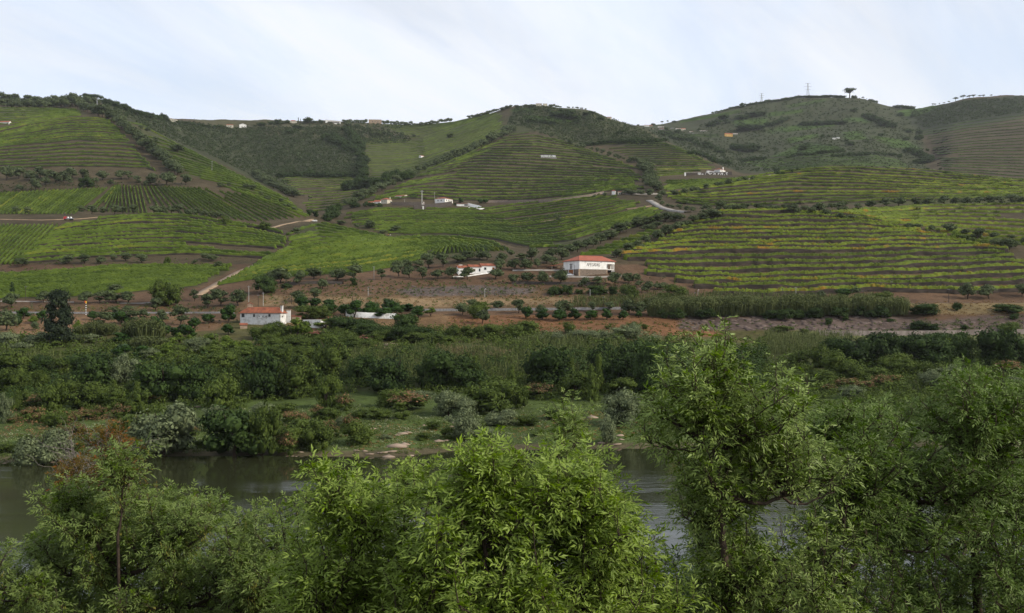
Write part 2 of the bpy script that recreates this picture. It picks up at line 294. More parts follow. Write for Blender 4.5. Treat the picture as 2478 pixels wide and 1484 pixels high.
J0 = int(np.searchsorted(YS, 150)); JM = nY-4
VMIN = np.minimum.accumulate(VP[:, :JM], axis=1)
def ground(u, v):
    """ground point seen at photo position (u, v)"""
    t = min(max((u-US[0])/7.0, 0), nU-1.001); i = int(t); f = t-i
    col = VP[i, J0:JM]*(1-f)+VP[i+1, J0:JM]*f
    hit = np.nonzero(col <= v)[0]
    if len(hit) == 0:
        j = int(np.argmin(col)); y = YS[J0+j]
    else:
        j = int(hit[0])
        if j == 0: y = YS[J0]
        else:
            a, b = col[j-1], col[j]; g = (a-v)/(a-b) if a != b else 0; y = YS[J0+j-1]*(1-g)+YS[J0+j]*g
    return gz(u, y)
def gz(u, y):
    t = min(max((u-US[0])/7.0, 0), nU-1.001); i = int(t); f = t-i
    s = min(max(np.searchsorted(YS, y)-1, 0), nY-2); g = (y-YS[s])/(YS[s+1]-YS[s])
    z = (Z[i, s]*(1-g)+Z[i, s+1]*g)*(1-f)+(Z[i+1, s]*(1-g)+Z[i+1, s+1]*g)*f
    return np.array([(u-CU)/F*y, y, z])
def zat(x, y): return gz(x/y*F+CU, y)[2]
def up(o, k=0): return (o[0], o[1], o[2]+k)

# ground colours: what grows or lies there
UG = np.repeat(US[:, None], nY, 1)
col = np.empty((nU, nY, 3)); col[:] = (0.052, 0.040, 0.022)
def paint(mask, c): col[mask] = c
paint(VP > 640, (0.080, 0.048, 0.028)); paint(VP > 775, (0.065, 0.060, 0.022)); paint(VP > 830, (0.048, 0.056, 0.018)); paint(YY < 262, (0.055, 0.078, 0.020)); paint(YY < WY[:, None]+5, (0.075, 0.062, 0.035)); paint(YY < WY[:, None]-1, (0.05,0.045,0.03))
VIS = VP <= np.concatenate([VP[:, :1]+1, VMIN[:, :-1]+1.0], 1)[:, :nY] if False else None
GREEN = (0.038, 0.050, 0.016); SCRUB = (0.032, 0.036, 0.016); DRY = (0.20, 0.115, 0.062); ROCKC = (0.075, 0.054, 0.045)
def zone(poly, c, ymin=0, ymax=9999, mixk=1.0):
    m = inpoly(UG, VP, poly) & (YY > ymin) & (YY < ymax)
    col[m] = np.array(c)*mixk+col[m]*(1-mixk)
ZONES = [
 ([(1090,765),(1300,762),(1600,765),(1760,790),(1740,815),(1500,812),(1280,800),(1060,792)], (0.125,0.062,0.03), 330, 420),
 ([(700,765),(1090,760),(1090,800),(700,800)], (0.115,0.07,0.035), 330, 420),
 ([(0,762),(420,762),(560,775),(520,800),(250,812),(40,812),(0,800)], (0.12,0.072,0.04), 330, 420),
 ([(-600,738),(560,740),(640,715),(1400,700),(1600,715),(1600,748),(600,758),(-600,762)], (0.088,0.056,0.030), 396, 470),
 ([(640,715),(1000,722),(1400,722),(1400,735),(1000,745),(640,740)], (0.145,0.10,0.055), 396, 470),
 ([(950,700),(1150,690),(1300,700),(1280,712),(1000,718)], (0.075,0.06,0.052), 396, 470),
 ([(1640,770),(2160,765),(2280,775),(2478,752),(3080,750),(3080,800),(1640,800)], ROCKC, 366, 420),
 ([(2140,735),(3080,730),(3080,756),(2300,760),(2160,765)], (0.13,0.095,0.045), 366, 420),
 ([(1880,800),(2478,800),(3080,800),(3080,830),(2340,850),(2280,830),(1880,815)], (0.075,0.08,0.03), 300, 380),
 ([(230,240),(330,268),(480,302),(560,307),(860,305),(885,430),(690,432),(720,478),(620,440),(530,393),(430,352),(300,290)], SCRUB, 1180, 2200),
 ([(870,318),(1000,330),(985,345),(880,335)], (0.062,0.048,0.030), 1400, 2300),
 ([(400,270),(430,283),(700,285),(990,290),(1000,303),(985,325),(985,345),(860,340),(700,330),(560,320)], (0.048,0.045,0.022), 1400, 2300),
 ([(1225,290),(1250,256),(1310,252),(1440,269),(1540,303),(1600,338),(1700,388),(1640,362),(1480,350),(1390,350),(1300,318),(1230,325)], (0.040,0.043,0.018), 1480, 2200),
 ([(1600,300),(1700,279),(1900,237),(2080,235),(2150,257),(2290,249),(2478,229),(2478,285),(2230,330),(2250,420),(1750,420),(1700,388),(1540,303)], (0.034,0.039,0.018), 1540, 2800),
 ([(2160,262),(2290,250),(2478,229),(3080,229),(3080,280),(2478,280),(2230,318)], (0.022,0.027,0.013), 2000, 2800),
 ([(0,487),(575,645),(575,650)], GREEN, 0, 1),
]
for z_ in ZONES: zone(*z_)
GZ = [  # closely planted vineyards and meadows where the ground itself is green
 [(-600,725),(0,725),(180,722),(330,708),(480,695),(575,647),(420,645),(270,647),(110,660),(-600,667)],
 [(525,692),(620,676),(870,661),(950,648),(1050,622),(1226,606),(1226,600),(1112,572),(950,578),(842,590),(703,600),(600,645)],
 [(700,592),(850,590),(938,577),(850,556),(765,537),(735,546)],
 [(-600,519),(177,519),(260,455),(0,466),(-600,470)],
 [(893,438),(985,433),(1080,405),(1225,322),(1215,270),(1120,303),(1022,336),(985,338),(872,333)],
 [(925,302),(1080,297),(1200,270),(1215,300),(1022,336),(960,320)],
 [(427,408),(468,428),(600,455),(745,520),(700,480),(620,438),(430,350),(310,297),(345,335)],
 [(850,545),(1150,540),(1450,530),(1560,500),(1640,515),(1400,600),(1200,583),(960,574)],
 [(1860,612-150),(2478,470),(2478,495),(1990,495)],
 [(0,262),(190,262),(207,279),(0,300)],
 [(190,240),(110,242),(60,245),(100,252),(230,250)],
]
for g_ in GZ: zone(g_, GREEN, 400, 2300, 0.6)
def c2(c, x, y): return (c*619.5*1.0+x*0.2528, 205.7+y*0.2528)
for c, pl in [(3, [(30,420),(150,455),(640,390),(660,375),(340,380)]), (3, [(170,205),(560,135),(560,150),(200,215)]), (3, [(0,270),(350,235),(330,260),(0,305)]),
              (3, [(710,325),(900,310),(990,360),(720,345)]), (3, [(720,455),(870,445),(950,520),(740,525)]), (3, [(950,480),(1300,530),(1480,610),(1150,590),(1180,550)]),
              (3, [(180,510),(480,470),(490,485),(200,560)]), (3, [(100,660),(390,560),(700,600),(690,640),(0,690)]), (3, [(1240,250),(1600,190),(1650,215),(1400,300),(1300,300)]),
              (3, [(0,430),(60,440),(60,470),(0,465)]), (2, [(1600,345),(2000,280),(2200,240),(2000,290),(1800,330)]), (2, [(2110,340),(2451,320),(2451,370),(2150,390)]),
              (2, [(0,235),(200,220),(210,260),(0,250)]), (2, [(100,300),(400,310),(600,360),(300,355)]), (2, [(1350,455),(1700,480),(1990,480),(1400,470)])]:
    zone([c2(c, x, y) for x, y in pl], (0.040,0.070,0.015), 1400, 2700)
# mottling so that zones have uneven edges and bare, stony or grassy patches
nz1 = fbm(XX/14.0, YY/22.0, 4); nz2 = fbm(XX/60.0+40, YY/60.0, 3)
col *= (1+0.35*nz1+0.25*nz2)[..., None]
col = sm(sm(col, 1, 0), 1, 1)
col = np.clip(col, 0.012, 0.6)

def terrain_mat():
    m, t, b = newmat('hillside_ground'); n = t.nodes; l = t.links
    at = n.new('ShaderNodeAttribute'); at.attribute_name = 'ground_cover'
    g = n.new('ShaderNodeNewGeometry')
    n1 = n.new('ShaderNodeTexNoise'); n1.inputs['Scale'].default_value = 0.55; n1.inputs['Detail'].default_value = 8; n1.inputs['Roughness'].default_value = 0.7; l.new(g.outputs['Position'], n1.inputs['Vector'])
    n2 = n.new('ShaderNodeTexNoise'); n2.inputs['Scale'].default_value = 0.09; n2.inputs['Detail'].default_value = 6; n2.inputs['Roughness'].default_value = 0.7; l.new(g.outputs['Position'], n2.inputs['Vector'])
    ad = n.new('ShaderNodeMath'); ad.operation = 'ADD'; l.new(n1.outputs['Fac'], ad.inputs[0]); l.new(n2.outputs['Fac'], ad.inputs[1])
    mr = n.new('ShaderNodeMapRange'); mr.inputs['From Min'].default_value = 0.65; mr.inputs['From Max'].default_value = 1.35; mr.inputs['To Min'].default_value = 0.45; mr.inputs['To Max'].default_value = 1.65; l.new(ad.outputs[0], mr.inputs['Value'])
    vm = n.new('ShaderNodeVectorMath'); vm.operation = 'SCALE'; l.new(at.outputs['Color'], vm.inputs[0]); l.new(mr.outputs[0], vm.inputs['Scale'])
    l.new(vm.outputs[0], b.inputs['Base Color']); b.inputs['Roughness'].default_value = 0.97; b.inputs['Specular IOR Level'].default_value = 0.1
    bp = n.new('ShaderNodeBump'); bp.inputs['Strength'].default_value = 0.8; bp.inputs['Distance'].default_value = 0.6; l.new(n1.outputs['Fac'], bp.inputs['Height']); l.new(bp.outputs[0], b.inputs['Normal'])
    return m
Vv = np.stack([XX, YY, Z], -1).reshape(-1, 3)
ii, jj = np.meshgrid(np.arange(nU-1), np.arange(nY-1), indexing='ij'); a_ = (ii*nY+jj).ravel()
Ff = np.stack([a_, a_+nY, a_+nY+1, a_+1], 1)
tm = mesh('hillside', Vv, Ff, terrain_mat(), True)
ca = tm.color_attributes.new('ground_cover', 'FLOAT_COLOR', 'POINT')
ca.data.foreach_set('color', np.concatenate([col.reshape(-1, 3), np.ones((nU*nY, 1))], 1).astype(np.float32).ravel())
tag(link('hillside', tm), kind='structure')

# near bank below the viewpoint
gx = np.linspace(-140, 140, 141); gy = np.concatenate([np.linspace(-60, 70, 90), np.array([75, 85, 100])])
GX, GY = np.meshgrid(gx, gy, indexing='ij')
GZn = np.interp(GY, [-60, -3, 1.5, 6, 20, 45, 62, 100], [26.6, 26.4, 26.2, 22.5, 15.5, 4.0, -0.8, -4]) + 0.6*fbm(GX/9, GY/9, 4)*np.clip(GY/6, 0.1, 1)
ix, iy = np.meshgrid(np.arange(len(gx)-1), np.arange(len(gy)-1), indexing='ij'); q = (ix*len(gy)+iy).ravel()
nb = mesh('near_bank', np.stack([GX, GY, GZn], -1).reshape(-1, 3), np.stack([q, q+len(gy), q+len(gy)+1, q+1], 1), noisy('bank_soil', (0.03,0.035,0.015), (0.08,0.07,0.04), 0.5, 0.97, 0.5, 8), True)
tag(link('near_bank', nb), kind='structure')
def nearz(x, y): return float(np.interp(y, [-60, -3, 1.5, 6, 20, 45, 62, 100], [26.6, 26.4, 26.2, 22.5, 15.5, 4.0, -0.8, -4]))

# river
def water_mat():
    m, t, b = newmat('river_water'); n = t.nodes; l = t.links
    b.inputs['Base Color'].default_value = (0.020, 0.022, 0.010, 1); b.inputs['Roughness'].default_value = 0.06; b.inputs['IOR'].default_value = 1.33; b.inputs['Specular IOR Level'].default_value = 0.27
    g = n.new('ShaderNodeNewGeometry'); mp = n.new('ShaderNodeMapping'); mp.inputs['Scale'].default_value = (0.28, 1.0, 1.0); l.new(g.outputs['Position'], mp.inputs[0])
    a = n.new('ShaderNodeTexNoise'); a.inputs['Scale'].default_value = 0.9; a.inputs['Detail'].default_value = 5; a.inputs['Roughness'].default_value = 0.6; l.new(mp.outputs[0], a.inputs['Vector'])
    c = n.new('ShaderNodeTexNoise'); c.inputs['Scale'].default_value = 0.06; c.inputs['Detail'].default_value = 3; l.new(mp.outputs[0], c.inputs['Vector'])
    mr = n.new('ShaderNodeMapRange'); mr.inputs['From Min'].default_value = 0.50; mr.inputs['From Max'].default_value = 0.68; mr.inputs['To Min'].default_value = 0.05; mr.inputs['To Max'].default_value = 1.0; l.new(c.outputs['Fac'], mr.inputs['Value'])
    mu = n.new('ShaderNodeMath'); mu.operation = 'MULTIPLY'; l.new(a.outputs['Fac'], mu.inputs[0]); l.new(mr.outputs[0], mu.inputs[1])
    bp = n.new('ShaderNodeBump'); bp.inputs['Strength'].default_value = 0.55; bp.inputs['Distance'].default_value = 0.13; l.new(mu.outputs[0], bp.inputs['Height']); l.new(bp.outputs[0], b.inputs['Normal'])
    return m
wm = mesh('river', [(-1500,40,0),(1500,40,0),(1500,520,0),(-1500,520,0)], [(0,1,2,3)], water_mat())
# the river sheet ends inside the far bank
wm.vertices[2].co = (1500, 260, 0); wm.vertices[3].co = (-1500, 260, 0)
tag(link('river', wm), kind='structure')

# ------------------------------------------------------------------ planting helpers
ORD = ['first','second','third','fourth','fifth','sixth','seventh','eighth','ninth','tenth','eleventh','twelfth','thirteenth','fourteenth','fifteenth','sixteenth','seventeenth','eighteenth','nineteenth','twentieth']
TENS = ['','','twenty','thirty','forty','fifty','sixty']
TENTH = ['','','twentieth','thirtieth','fortieth','fiftieth','sixtieth']
def nth(i):
    if i < 20: return ORD[i]
    i += 1; t, r = divmod(i, 10)
    return TENTH[t] if r == 0 else TENS[t]+'-'+ORD[r-1]

def quads(P, Nn, a, b, rng, tri=False):
    """rhombic leaf faces at P facing about Nn"""
    n = len(P); Nn = Nn/np.maximum(np.linalg.norm(Nn, axis=1, keepdims=True), 1e-6)
    T = rng.normal(size=(n, 3)); T -= (T*Nn).sum(1, keepdims=True)*Nn; T /= np.maximum(np.linalg.norm(T, axis=1, keepdims=True), 1e-6)
    B = np.cross(Nn, T); a = np.broadcast_to(a, (n,))[:, None]; b = np.broadcast_to(b, (n,))[:, None]
    if tri:
        V = np.stack([P-T*a-B*b, P+T*a-B*b*0.6, P+B*b*1.2], 1); return V.reshape(-1, 3), np.arange(3*n).reshape(n, 3)
    V = np.stack([P-T*a, P-B*b, P+T*a, P+B*b], 1)
    return V.reshape(-1, 3), np.arange(4*n).reshape(n, 4)

# ------------------------------------------------------------------ vineyards
def resample(pts, n):
    p = np.asarray(pts, float); d = np.concatenate([[0], np.cumsum(np.hypot(*(np.diff(p, axis=0).T)))]); t = np.linspace(0, d[-1], n)
    return np.stack([np.interp(t, d, p[:, 0]), np.interp(t, d, p[:, 1])], 1)
ROWS = []; HK = 1.3
def field(name, curves, counts, desc, h=1.5, wd=1.2, bank=0, mat='l_vine', dens=1.0, wob=0.8, drop=0.1, step=3.0, down=False):
    """rows of vines between photo curves listed from the lowest (or leftmost) to the highest; each row is laid on the ground seen there"""
    rng = np.random.RandomState(abs(hash(name)) % 9999 if False else sum(map(ord, name))*7 % 9973)
    K = 60; cs = [resample(c, K) for c in curves]; lines = []
    for s in range(len(cs)-1):
        n = counts[s]
        for k in range(n + (1 if s == len(cs)-2 else 0)):
            t = k/n; lines.append(cs[s]*(1-t)+cs[s+1]*t)
    nl = len(lines)
    for i, ln in enumerate(lines):
        Ln = np.hypot(*np.diff(ln, axis=0).T).sum(); n = max(6, int(Ln/step)); ln = resample(ln, n)
        ph = rng.rand()*50
        ln[:, 1] += wob*2.0*vnoise(ln[:, 0]/70.0+ph, np.full(n, i*0.33)) + wob*0.8*vnoise(ln[:, 0]/18.0+ph, np.full(n, i*3.3))
        a, b = 0, n
        if not down: a = int(rng.rand()*0.04*n); b = n-int(rng.rand()*0.04*n)
        if rng.rand() < drop: a = int(rng.rand()*0.4*n) if rng.rand() < .5 else a
        if rng.rand() < drop: b = n-int(rng.rand()*0.4*n) if rng.rand() < .5 else b
        ln = ln[a:b]
        P = np.array([ground(u, v) for u, v in ln])
        # break where the row passes behind a rise
        d = np.linalg.norm(np.diff(P, axis=0), axis=1); md = np.median(d)+1e-6
        segs = []; st = 0
        for j in range(len(d)):
            if d[j] > 7*md+6: segs.append((st, j+1)); st = j+1
        segs.append((st, len(P)))
        segs = sorted([s_ for s_ in segs if s_[1]-s_[0] >= 4], key=lambda q: q[0]-q[1])[:1]
        if not segs: continue
        ROWS.append(dict(field=name, i=i, n=nl, desc=desc, P=P, segs=segs, h=h, wd=wd, bank=bank, mat=mat, dens=dens, rng=rng.randint(1e6), down=down, px=Ln*h/P[:, 1].mean()*F*1.0, y=P[:, 1].mean(), step=step))

EX = 0
field('lower', [[(-60,722),(0,724),(80,721),(180,719),(330,706),(480,693),(498,688)],[(-60,690),(110,690),(300,678),(530,668)],[(-60,668),(0,667),(110,660),(270,648),(420,645),(572,647)]], [7,7], 'dense green field above the railway at far left', 1.6, 1.3, wob=1.2, drop=.02, bank=.35)
field('mound', [[(528,692),(620,677),(703,671),(795,664),(872,662),(948,649),(1019,630),(1050,621)],[(575,668),(700,648),(842,632),(980,610),(1040,605)],[(640,633),(703,603),(842,590),(940,580),(1062,571),(1112,572),(1200,586),(1232,600)]], [9,10], 'bright green mound behind the olive trees', 1.6, 1.3, wob=1.6, drop=.0, bank=.35)
field('moundcol', [[(1042,619),(1062,600)],[(1100,613),(1098,598)],[(1160,610),(1140,596)],[(1232,607),(1200,597)]], [5,6,6], 'short upright rows at the end of the bright mound', 1.7, 0.9, down=True, wob=0, step=1.5)
field('spur', [[(20,641),(63,638),(126,633),(228,624),(316,620),(480,618),(620,626),(660,628)],[(70,600),(152,588),(254,582),(420,578),(560,588),(690,600)],[(148,545),(253,532),(354,524),(430,526),(506,535),(620,553),(690,571)]], [5,7], 'terraced spur below the red truck', 1.7, 1.5, bank=1.5, wob=1.5, drop=.25)
field('diagleft', [[(-130,645),(-10,545)],[(50,640),(140,546)]], [14], 'slanting rows at the left edge below the truck', 1.5, 1.1, down=True, wob=0, step=2)
field('nose', [[(700,598),(842,592),(938,579)],[(690,566),(740,545),(765,538),(850,556),(938,575)]], [7], 'field beside the parked silver car', 1.6, 1.6, wob=1, drop=.1)
field('flatleft', [[(-80,519),(-5,468)],[(178,519),(260,455)]], [27], 'slanting rows in the flat field left of the dirt gap', 1.5, 1.0, down=True, wob=0, step=2)
field('upright', [[(214,512),(279,451)],[(298,515),(292,450)],[(356,518),(340,452)],[(480,523),(400,453)],[(620,537),(480,456)],[(742,526),(620,476)]], [7,6,7,9,8], 'fan of upright rows above the olive hedge', 1.5, 1.0, down=True, wob=0, step=2)
field('bighill', [[(-60,412),(0,409),(126,405),(228,404),(354,409),(380,420)],[(-60,358),(0,357),(177,341),(316,346)],[(-60,322),(0,315),(101,293),(157,284),(228,282.5),(268,291)]], [7,13], 'large terraced hill at left', 1.7, 1.4, bank=1.3, wob=1.4, drop=.22)
field('topleft', [[(-60,301),(0,301),(60,299),(101,292),(157,283),(205,279)],[(-60,261),(0,262),(95,263),(188,265)]], [8], 'field under the hilltop at far left', 1.6, 1.5, wob=.8, drop=.1)
field('slope', [[(560,460),(650,489),(748,524)],[(450,420),(600,450),(700,484)],[(397,374),(520,408),(596,432)],[(308,296),(345,303),(430,352)]], [4,6,7], 'bright slope right of the slanting olive line', 1.6, 1.6, wob=.8, drop=.1)
field('bowl', [[(748,514),(800,508),(862,489)],[(708,466),(800,462),(880,455),(985,452)],[(680,433),(760,429),(858,431)]], [7,7], 'small terraced bowl below the scrub hill', 1.6, 1.4, bank=.5, wob=.8, drop=.15)
field('farslope', [[(893,436),(960,434),(1030,412),(1130,375),(1222,325)],[(874,335),(985,340),(1022,339),(1120,307),(1215,272)]], [20], 'far green slope above the line of dark trees', 1.3, 1.2, mat='l_vine', dens=.7, wob=.9, drop=.1)
field('saddle', [[(985,334),(1022,335),(1120,303),(1212,272)],[(925,303),(1000,306),(1080,299),(1180,276)]], [8], 'green saddle under the ridge trees', 1.4, 1.4, dens=.7, wob=.7, drop=.2)
field('valbom', [[(882,493),(985,480),(1100,487),(1180,487),(1239,486),(1400,475),(1480,463),(1560,462)],[(962,448),(1100,425),(1239,430),(1400,432),(1556,436)],[(1085,396),(1160,378),(1300,381),(1440,393),(1545,406)],[(1232,330),(1290,323),(1345,337)]], [8,7,9], 'pyramid shaped hill with the white hillside lettering', 1.7, 1.6, bank=1.6, wob=1.5, drop=.12, dens=1.3)
field('village', [[(962,571),(1080,568),(1200,583),(1280,602),(1400,601),(1550,548),(1640,520)],[(852,546),(1000,542),(1150,542),(1239,546),(1450,520),(1560,494)],[(822,523),(920,507),(1040,508),(1180,508),(1239,499),(1400,478),(1470,470)]], [12,8], 'hollow below the white hilltop farmhouse', 1.6, 1.4, bank=.9, wob=1.5, drop=.12)
field('rear', [[(1572,401),(1660,401),(1742,402)],[(1440,353),(1480,350),(1560,348),(1610,350),(1645,361)]], [10], 'terraced hill behind the lettered wall', 1.5, 1.2, bank=1.2, wob=.8, drop=.15)
field('undersign', [[(1607,462),(1700,449),(1800,433),(1850,425)],[(1604,440),(1660,438),(1770,434),(1852,426)]], [6], 'field below the lettered wall', 1.6, 1.6, wob=.6)
field('abovesign', [[(1590,427),(1655,422)],[(1580,406),(1700,405),(1745,406)]], [4], 'field above the lettered wall', 1.6, 1.6, wob=.4)
field('ridge', [[(1612,488),(1700,498),(1760,500),(2000,492),(2250,485),(2540,478)],[(1604,472),(1700,460),(1900,440),(2100,445),(2300,455),(2540,461)],[(1852,424),(1930,410),(2000,402),(2100,402),(2250,414),(2400,431),(2540,441)]], [6,6], 'rounded ridge field at right', 1.6, 1.6, bank=1.3, mat='l_vine2', wob=1.3, drop=.15)
field('strip', [[(1985,533),(2100,541),(2250,546),(2540,562)],[(2020,515),(2150,506),(2300,498),(2540,494)]], [6], 'green strip under the evenly spaced olive trees', 1.7, 2.4, mat='l_vine2', bank=.5, wob=1.5, drop=.2)
field('rightend', [[(2330,578),(2400,588),(2540,600)],[(2210,547),(2300,548),(2540,564)]], [4], 'yellowing rows at the right edge', 1.6, 2.0, mat='l_vine2', wob=.8)
field('terraces', [[(1700,712),(1860,718),(2100,706),(2300,712),(2540,702)],[(1560,668),(1700,676),(1900,673),(2150,666),(2540,650)],[(1500,622),(1700,614),(1900,612),(2150,609),(2350,604),(2450,614)],[(1692,527),(1760,518),(1900,516),(2000,521),(2100,532)]], [3,4,9], 'broad terraces right of the winery', 1.6, 3.6, bank=2.5, mat='l_vine2', dens=2.4, wob=2.2, drop=.08, step=2.5)
field('between', [[(1404,618),(1480,614)],[(1560,560),(1600,562)]], [8], 'narrow field between two lines of olive trees', 1.6, 1.7, wob=.5)
field('backspur', [[(1870,412),(2000,401),(2100,401),(2225,419)],[(1790,396),(1860,388),(2010,374),(2110,376),(2185,391)]], [7], 'low terraced spur behind the right ridge', 1.5, 1.2, mat='l_vine3', dens=.7, wob=.6, drop=.2)
field('farright', [[(2285,421),(2350,425),(2540,441)],[(2228,318),(2340,297),(2540,272)]], [20], 'brown terraced hillside at far right', 1.6, 1.1, mat='l_vine3', dens=1.1, wob=1.4, drop=.15, bank=.8)

def K3(pts, c=3): return [((c % 4)*619.52+x*0.2528, 205.7+y*0.2528) for x, y in pts]
for k_, (lo_, hi_, n_, nm_) in enumerate(((K3([(0,305),(330,262)]), K3([(0,270),(350,236)]), 3, 'upper left plot of the far right hill'), (K3([(150,455),(640,392)]), K3([(210,392),(650,378)]), 4, 'wide middle plot of the far right hill'),
   (K3([(200,560),(490,500)]), K3([(180,522),(480,472)]), 3, 'plot left of the far white cottages'), (K3([(60,690),(380,665),(690,640)]), K3([(240,585),(420,556),(700,600)]), 6, 'lower plot of the far right hill'),
   (K3([(740,525),(950,522)]), K3([(720,458),(870,447)]), 5, 'steep plot right of the far white cottages'), (K3([(1150,600),(1480,614)]), K3([(960,490),(1290,532)]), 5, 'slanting plot at the right of the far hill'),
   (K3([(200,217),(560,152)]), K3([(170,207),(550,138)]), 1, 'thin plot near the far hilltop'), (K3([(1290,300),(1400,300),(1600,225)]), K3([(1240,255),(1450,235),(1600,197)]), 3, 'green saddle plot at far right'),
   (K3([(2150,390),(2451,370)], 2), K3([(2110,345),(2451,324)], 2), 3, 'plot under the far skyline trees'), (K3([(1590,365),(2000,300),(2200,262)], 2), K3([(1620,345),(2000,282),(2190,240)], 2), 3, 'grassy slope beside the far village'),
   (K3([(1400,475),(1700,495),(2000,500)], 2), K3([(1350,455),(1700,478),(1990,482)], 2), 2, 'thin plot below the far village'), (K3([(100,335),(400,345),(600,362)], 2), K3([(100,300),(400,312),(560,340)], 2), 3, 'plot on the shoulder of the middle hill'), (K3([(0,252),(210,260)], 2), K3([(0,235),(200,222)], 2), 2, 'small plot near the middle hilltop'))):
    field('far%d' % k_, [lo_, hi_], [n_], nm_, 1.4, 1.6, mat='l_vine3', dens=1.2, wob=.5, drop=.1)

def row_geom(r):
    """leafy hedge (and the earth bank it stands on) as arrays"""
    rng = np.random.RandomState(r['rng']); Vl = []; Fl = []; Vb = []; Fb = []; nb_ = 0; nl_ = 0
    for a, b in r['segs']:
        P = r['P'][a:b]; n = len(P)
        T = np.gradient(P, axis=0); T[:, 2] = 0; T /= np.maximum(np.linalg.norm(T, axis=1, keepdims=True), 1e-6)
        Bk = np.stack([-T[:, 1], T[:, 0], np.zeros(n)], 1)
        if not r['down']: Bk *= np.where(Bk[:, 1] < 0, -1.0, 1.0)[:, None]
        if r['bank']:
            hb = r['bank']*(0.8+0.5*vnoise(P[:, 0]/11.0, P[:, 1]/11.0)); hb[0] *= .2; hb[-1] *= .2
            prof = []
            gzs = np.array([zat(*(P[k]+Bk[k]*(hb[k]*0.35+5.0))[:2]) for k in range(n)]) if False else None
            prof.append(P-Bk*0.4-np.array([0,0,0.8])); prof.append(P+Bk*0.25+np.stack([0*hb, 0*hb, hb*0.93], 1)); prof.append(P+Bk*0.7+np.stack([0*hb, 0*hb, hb], 1)); prof.append(P+Bk*(3.6+r['wd']*0.6)+np.stack([0*hb, 0*hb, hb*0.85-0.1], 1)); prof.append(P+Bk*(3.6+r['wd']*0.6)-np.array([0,0,1.5]))
            V = np.concatenate(prof); m = len(prof)
            for k in range(m-1):
                i0 = np.arange(n-1)+k*n; Fb.append(np.stack([i0, i0+1, i0+1+n, i0+n], 1)+nb_)
            Vb.append(V); nb_ += len(V)
            C0 = P+Bk*(0.9+r['wd']*0.5)+np.stack([0*hb, 0*hb, hb*0.9], 1)
        else: C0 = P+Bk*r['wd']*0.3
        L_ = np.linalg.norm(np.diff(P, axis=0), axis=1).sum(); pxm = F/P[:, 1].mean()
        hk = r['h']*HK*(0.62+0.5*vnoise(np.arange(n)*0.55+r['i'], np.full(n, 7.7))+0.25*rng.rand(n)); hk[0] *= .3; hk[-1] *= .3; w2 = r['wd']*(.42+.2*rng.rand(n))
        zz = np.array([0, 0, 1.0])
        pr = [C0-Bk*(w2*1.0)[:, None]-zz*.2, C0-Bk*(w2*.75)[:, None]+zz*(hk*.8)[:, None], C0+Bk*(w2*.5)[:, None]+zz*hk[:, None], C0+Bk*(w2*1.0)[:, None]-zz*.2]
        for k in range(3): i1 = np.arange(n-1)+k*n; Fl.append(np.stack([i1, i1+1, i1+1+n, i1+n], 1)+nl_)
        Vl.append(np.concatenate(pr)); nl_ += 4*n
        cnt = int(max(8, L_*pxm*1.6*r['dens']*max(1.0, r['h']*pxm/5.0)))
        t = rng.rand(cnt)*(n-1.001)
        dens_ = vnoise(t*0.21*r['step']/3+r['i']*9.1, np.full(cnt, r['i']*1.7)); t = t[dens_ > -0.40]; cnt = len(t)
        i0 = t.astype(int); f = (t-i0)[:, None]
        hh = r['h']*HK*(0.85+0.7*vnoise(t*0.5+r['i'], np.full(cnt, 3.3)))
        c = C0[i0]*(1-f)+C0[i0+1]*f; bk = Bk[i0]
        x = (rng.rand(cnt)-0.5)*r['wd']; z = rng.rand(cnt)**0.7*hh*(1-0.35*np.abs(x)/r['wd']*2)
        c = c+bk*x[:, None]; c[:, 2] += z+0.05+( -0.0)
        sz = np.clip(2.2/pxm, 0.22, 1.1)*(0.7+0.6*rng.rand(cnt))
        Nn = -bk*0.55+np.array([0,0,0.75])+rng.normal(size=(cnt, 3))*0.55
        V, Fq = quads(c, Nn, sz*0.62, sz*0.42, rng); Vl.append(V); Fl.append(Fq+nl_); nl_ += len(V)
    Vl = np.concatenate(Vl) if Vl else np.zeros((0, 3)); Fl = np.concatenate(Fl) if Fl else np.zeros((0, 4), int)
    return Vl, Fl, (np.concatenate(Vb) if Vb else None), (np.concatenate(Fb) if Fb else None)
ROWS.sort(key=lambda r: -r['px'])
rest = {}
for k, r in enumerate(ROWS):
    Vl, Fl, Vb, Fb = row_geom(r)
    if len(Fl) == 0: continue
    side = 'from the left' if r['down'] else 'from the bottom'
    if k < 300:
        base = r['P'][r['segs'][0][0]]
        me = mesh('vine_row', Vl-base, Fl, M[r['mat']]); o = link('vine_row', me, None, base)
        tag(o, 'vine row, %s %s, %s' % (nth(r['i']), side, r['desc']), 'vine row', 'vine rows in the '+r['desc'])
    else:
        q = rest.setdefault(r['mat'], []); q.append((Vl, Fl))
    if Vb is not None:
        rest.setdefault('_bank', []).append((Vb, Fb))
def joinarr(lst):
    n = 0; V = []; F_ = []
    for v, f in lst: V.append(v); F_.append(f+n); n += len(v)
    return np.concatenate(V), np.concatenate(F_)
if '_bank' in rest:
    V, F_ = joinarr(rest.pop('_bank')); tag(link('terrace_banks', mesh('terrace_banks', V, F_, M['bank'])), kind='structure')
lst = []; mi = []; mats_ = []
for kx, q in rest.items():
    V, F_ = joinarr(q); lst.append((V, F_)); mi += [len(mats_)]*len(F_); mats_.append(M[kx])
if lst:
    V, F_ = joinarr(lst); tag(link('distant_vine_rows', mesh('distant_vine_rows', V, F_, mats_, midx=mi)), 'thin far-off vine rows on the upper slopes', None, None, 'stuff')
print('ROWS', len(ROWS))

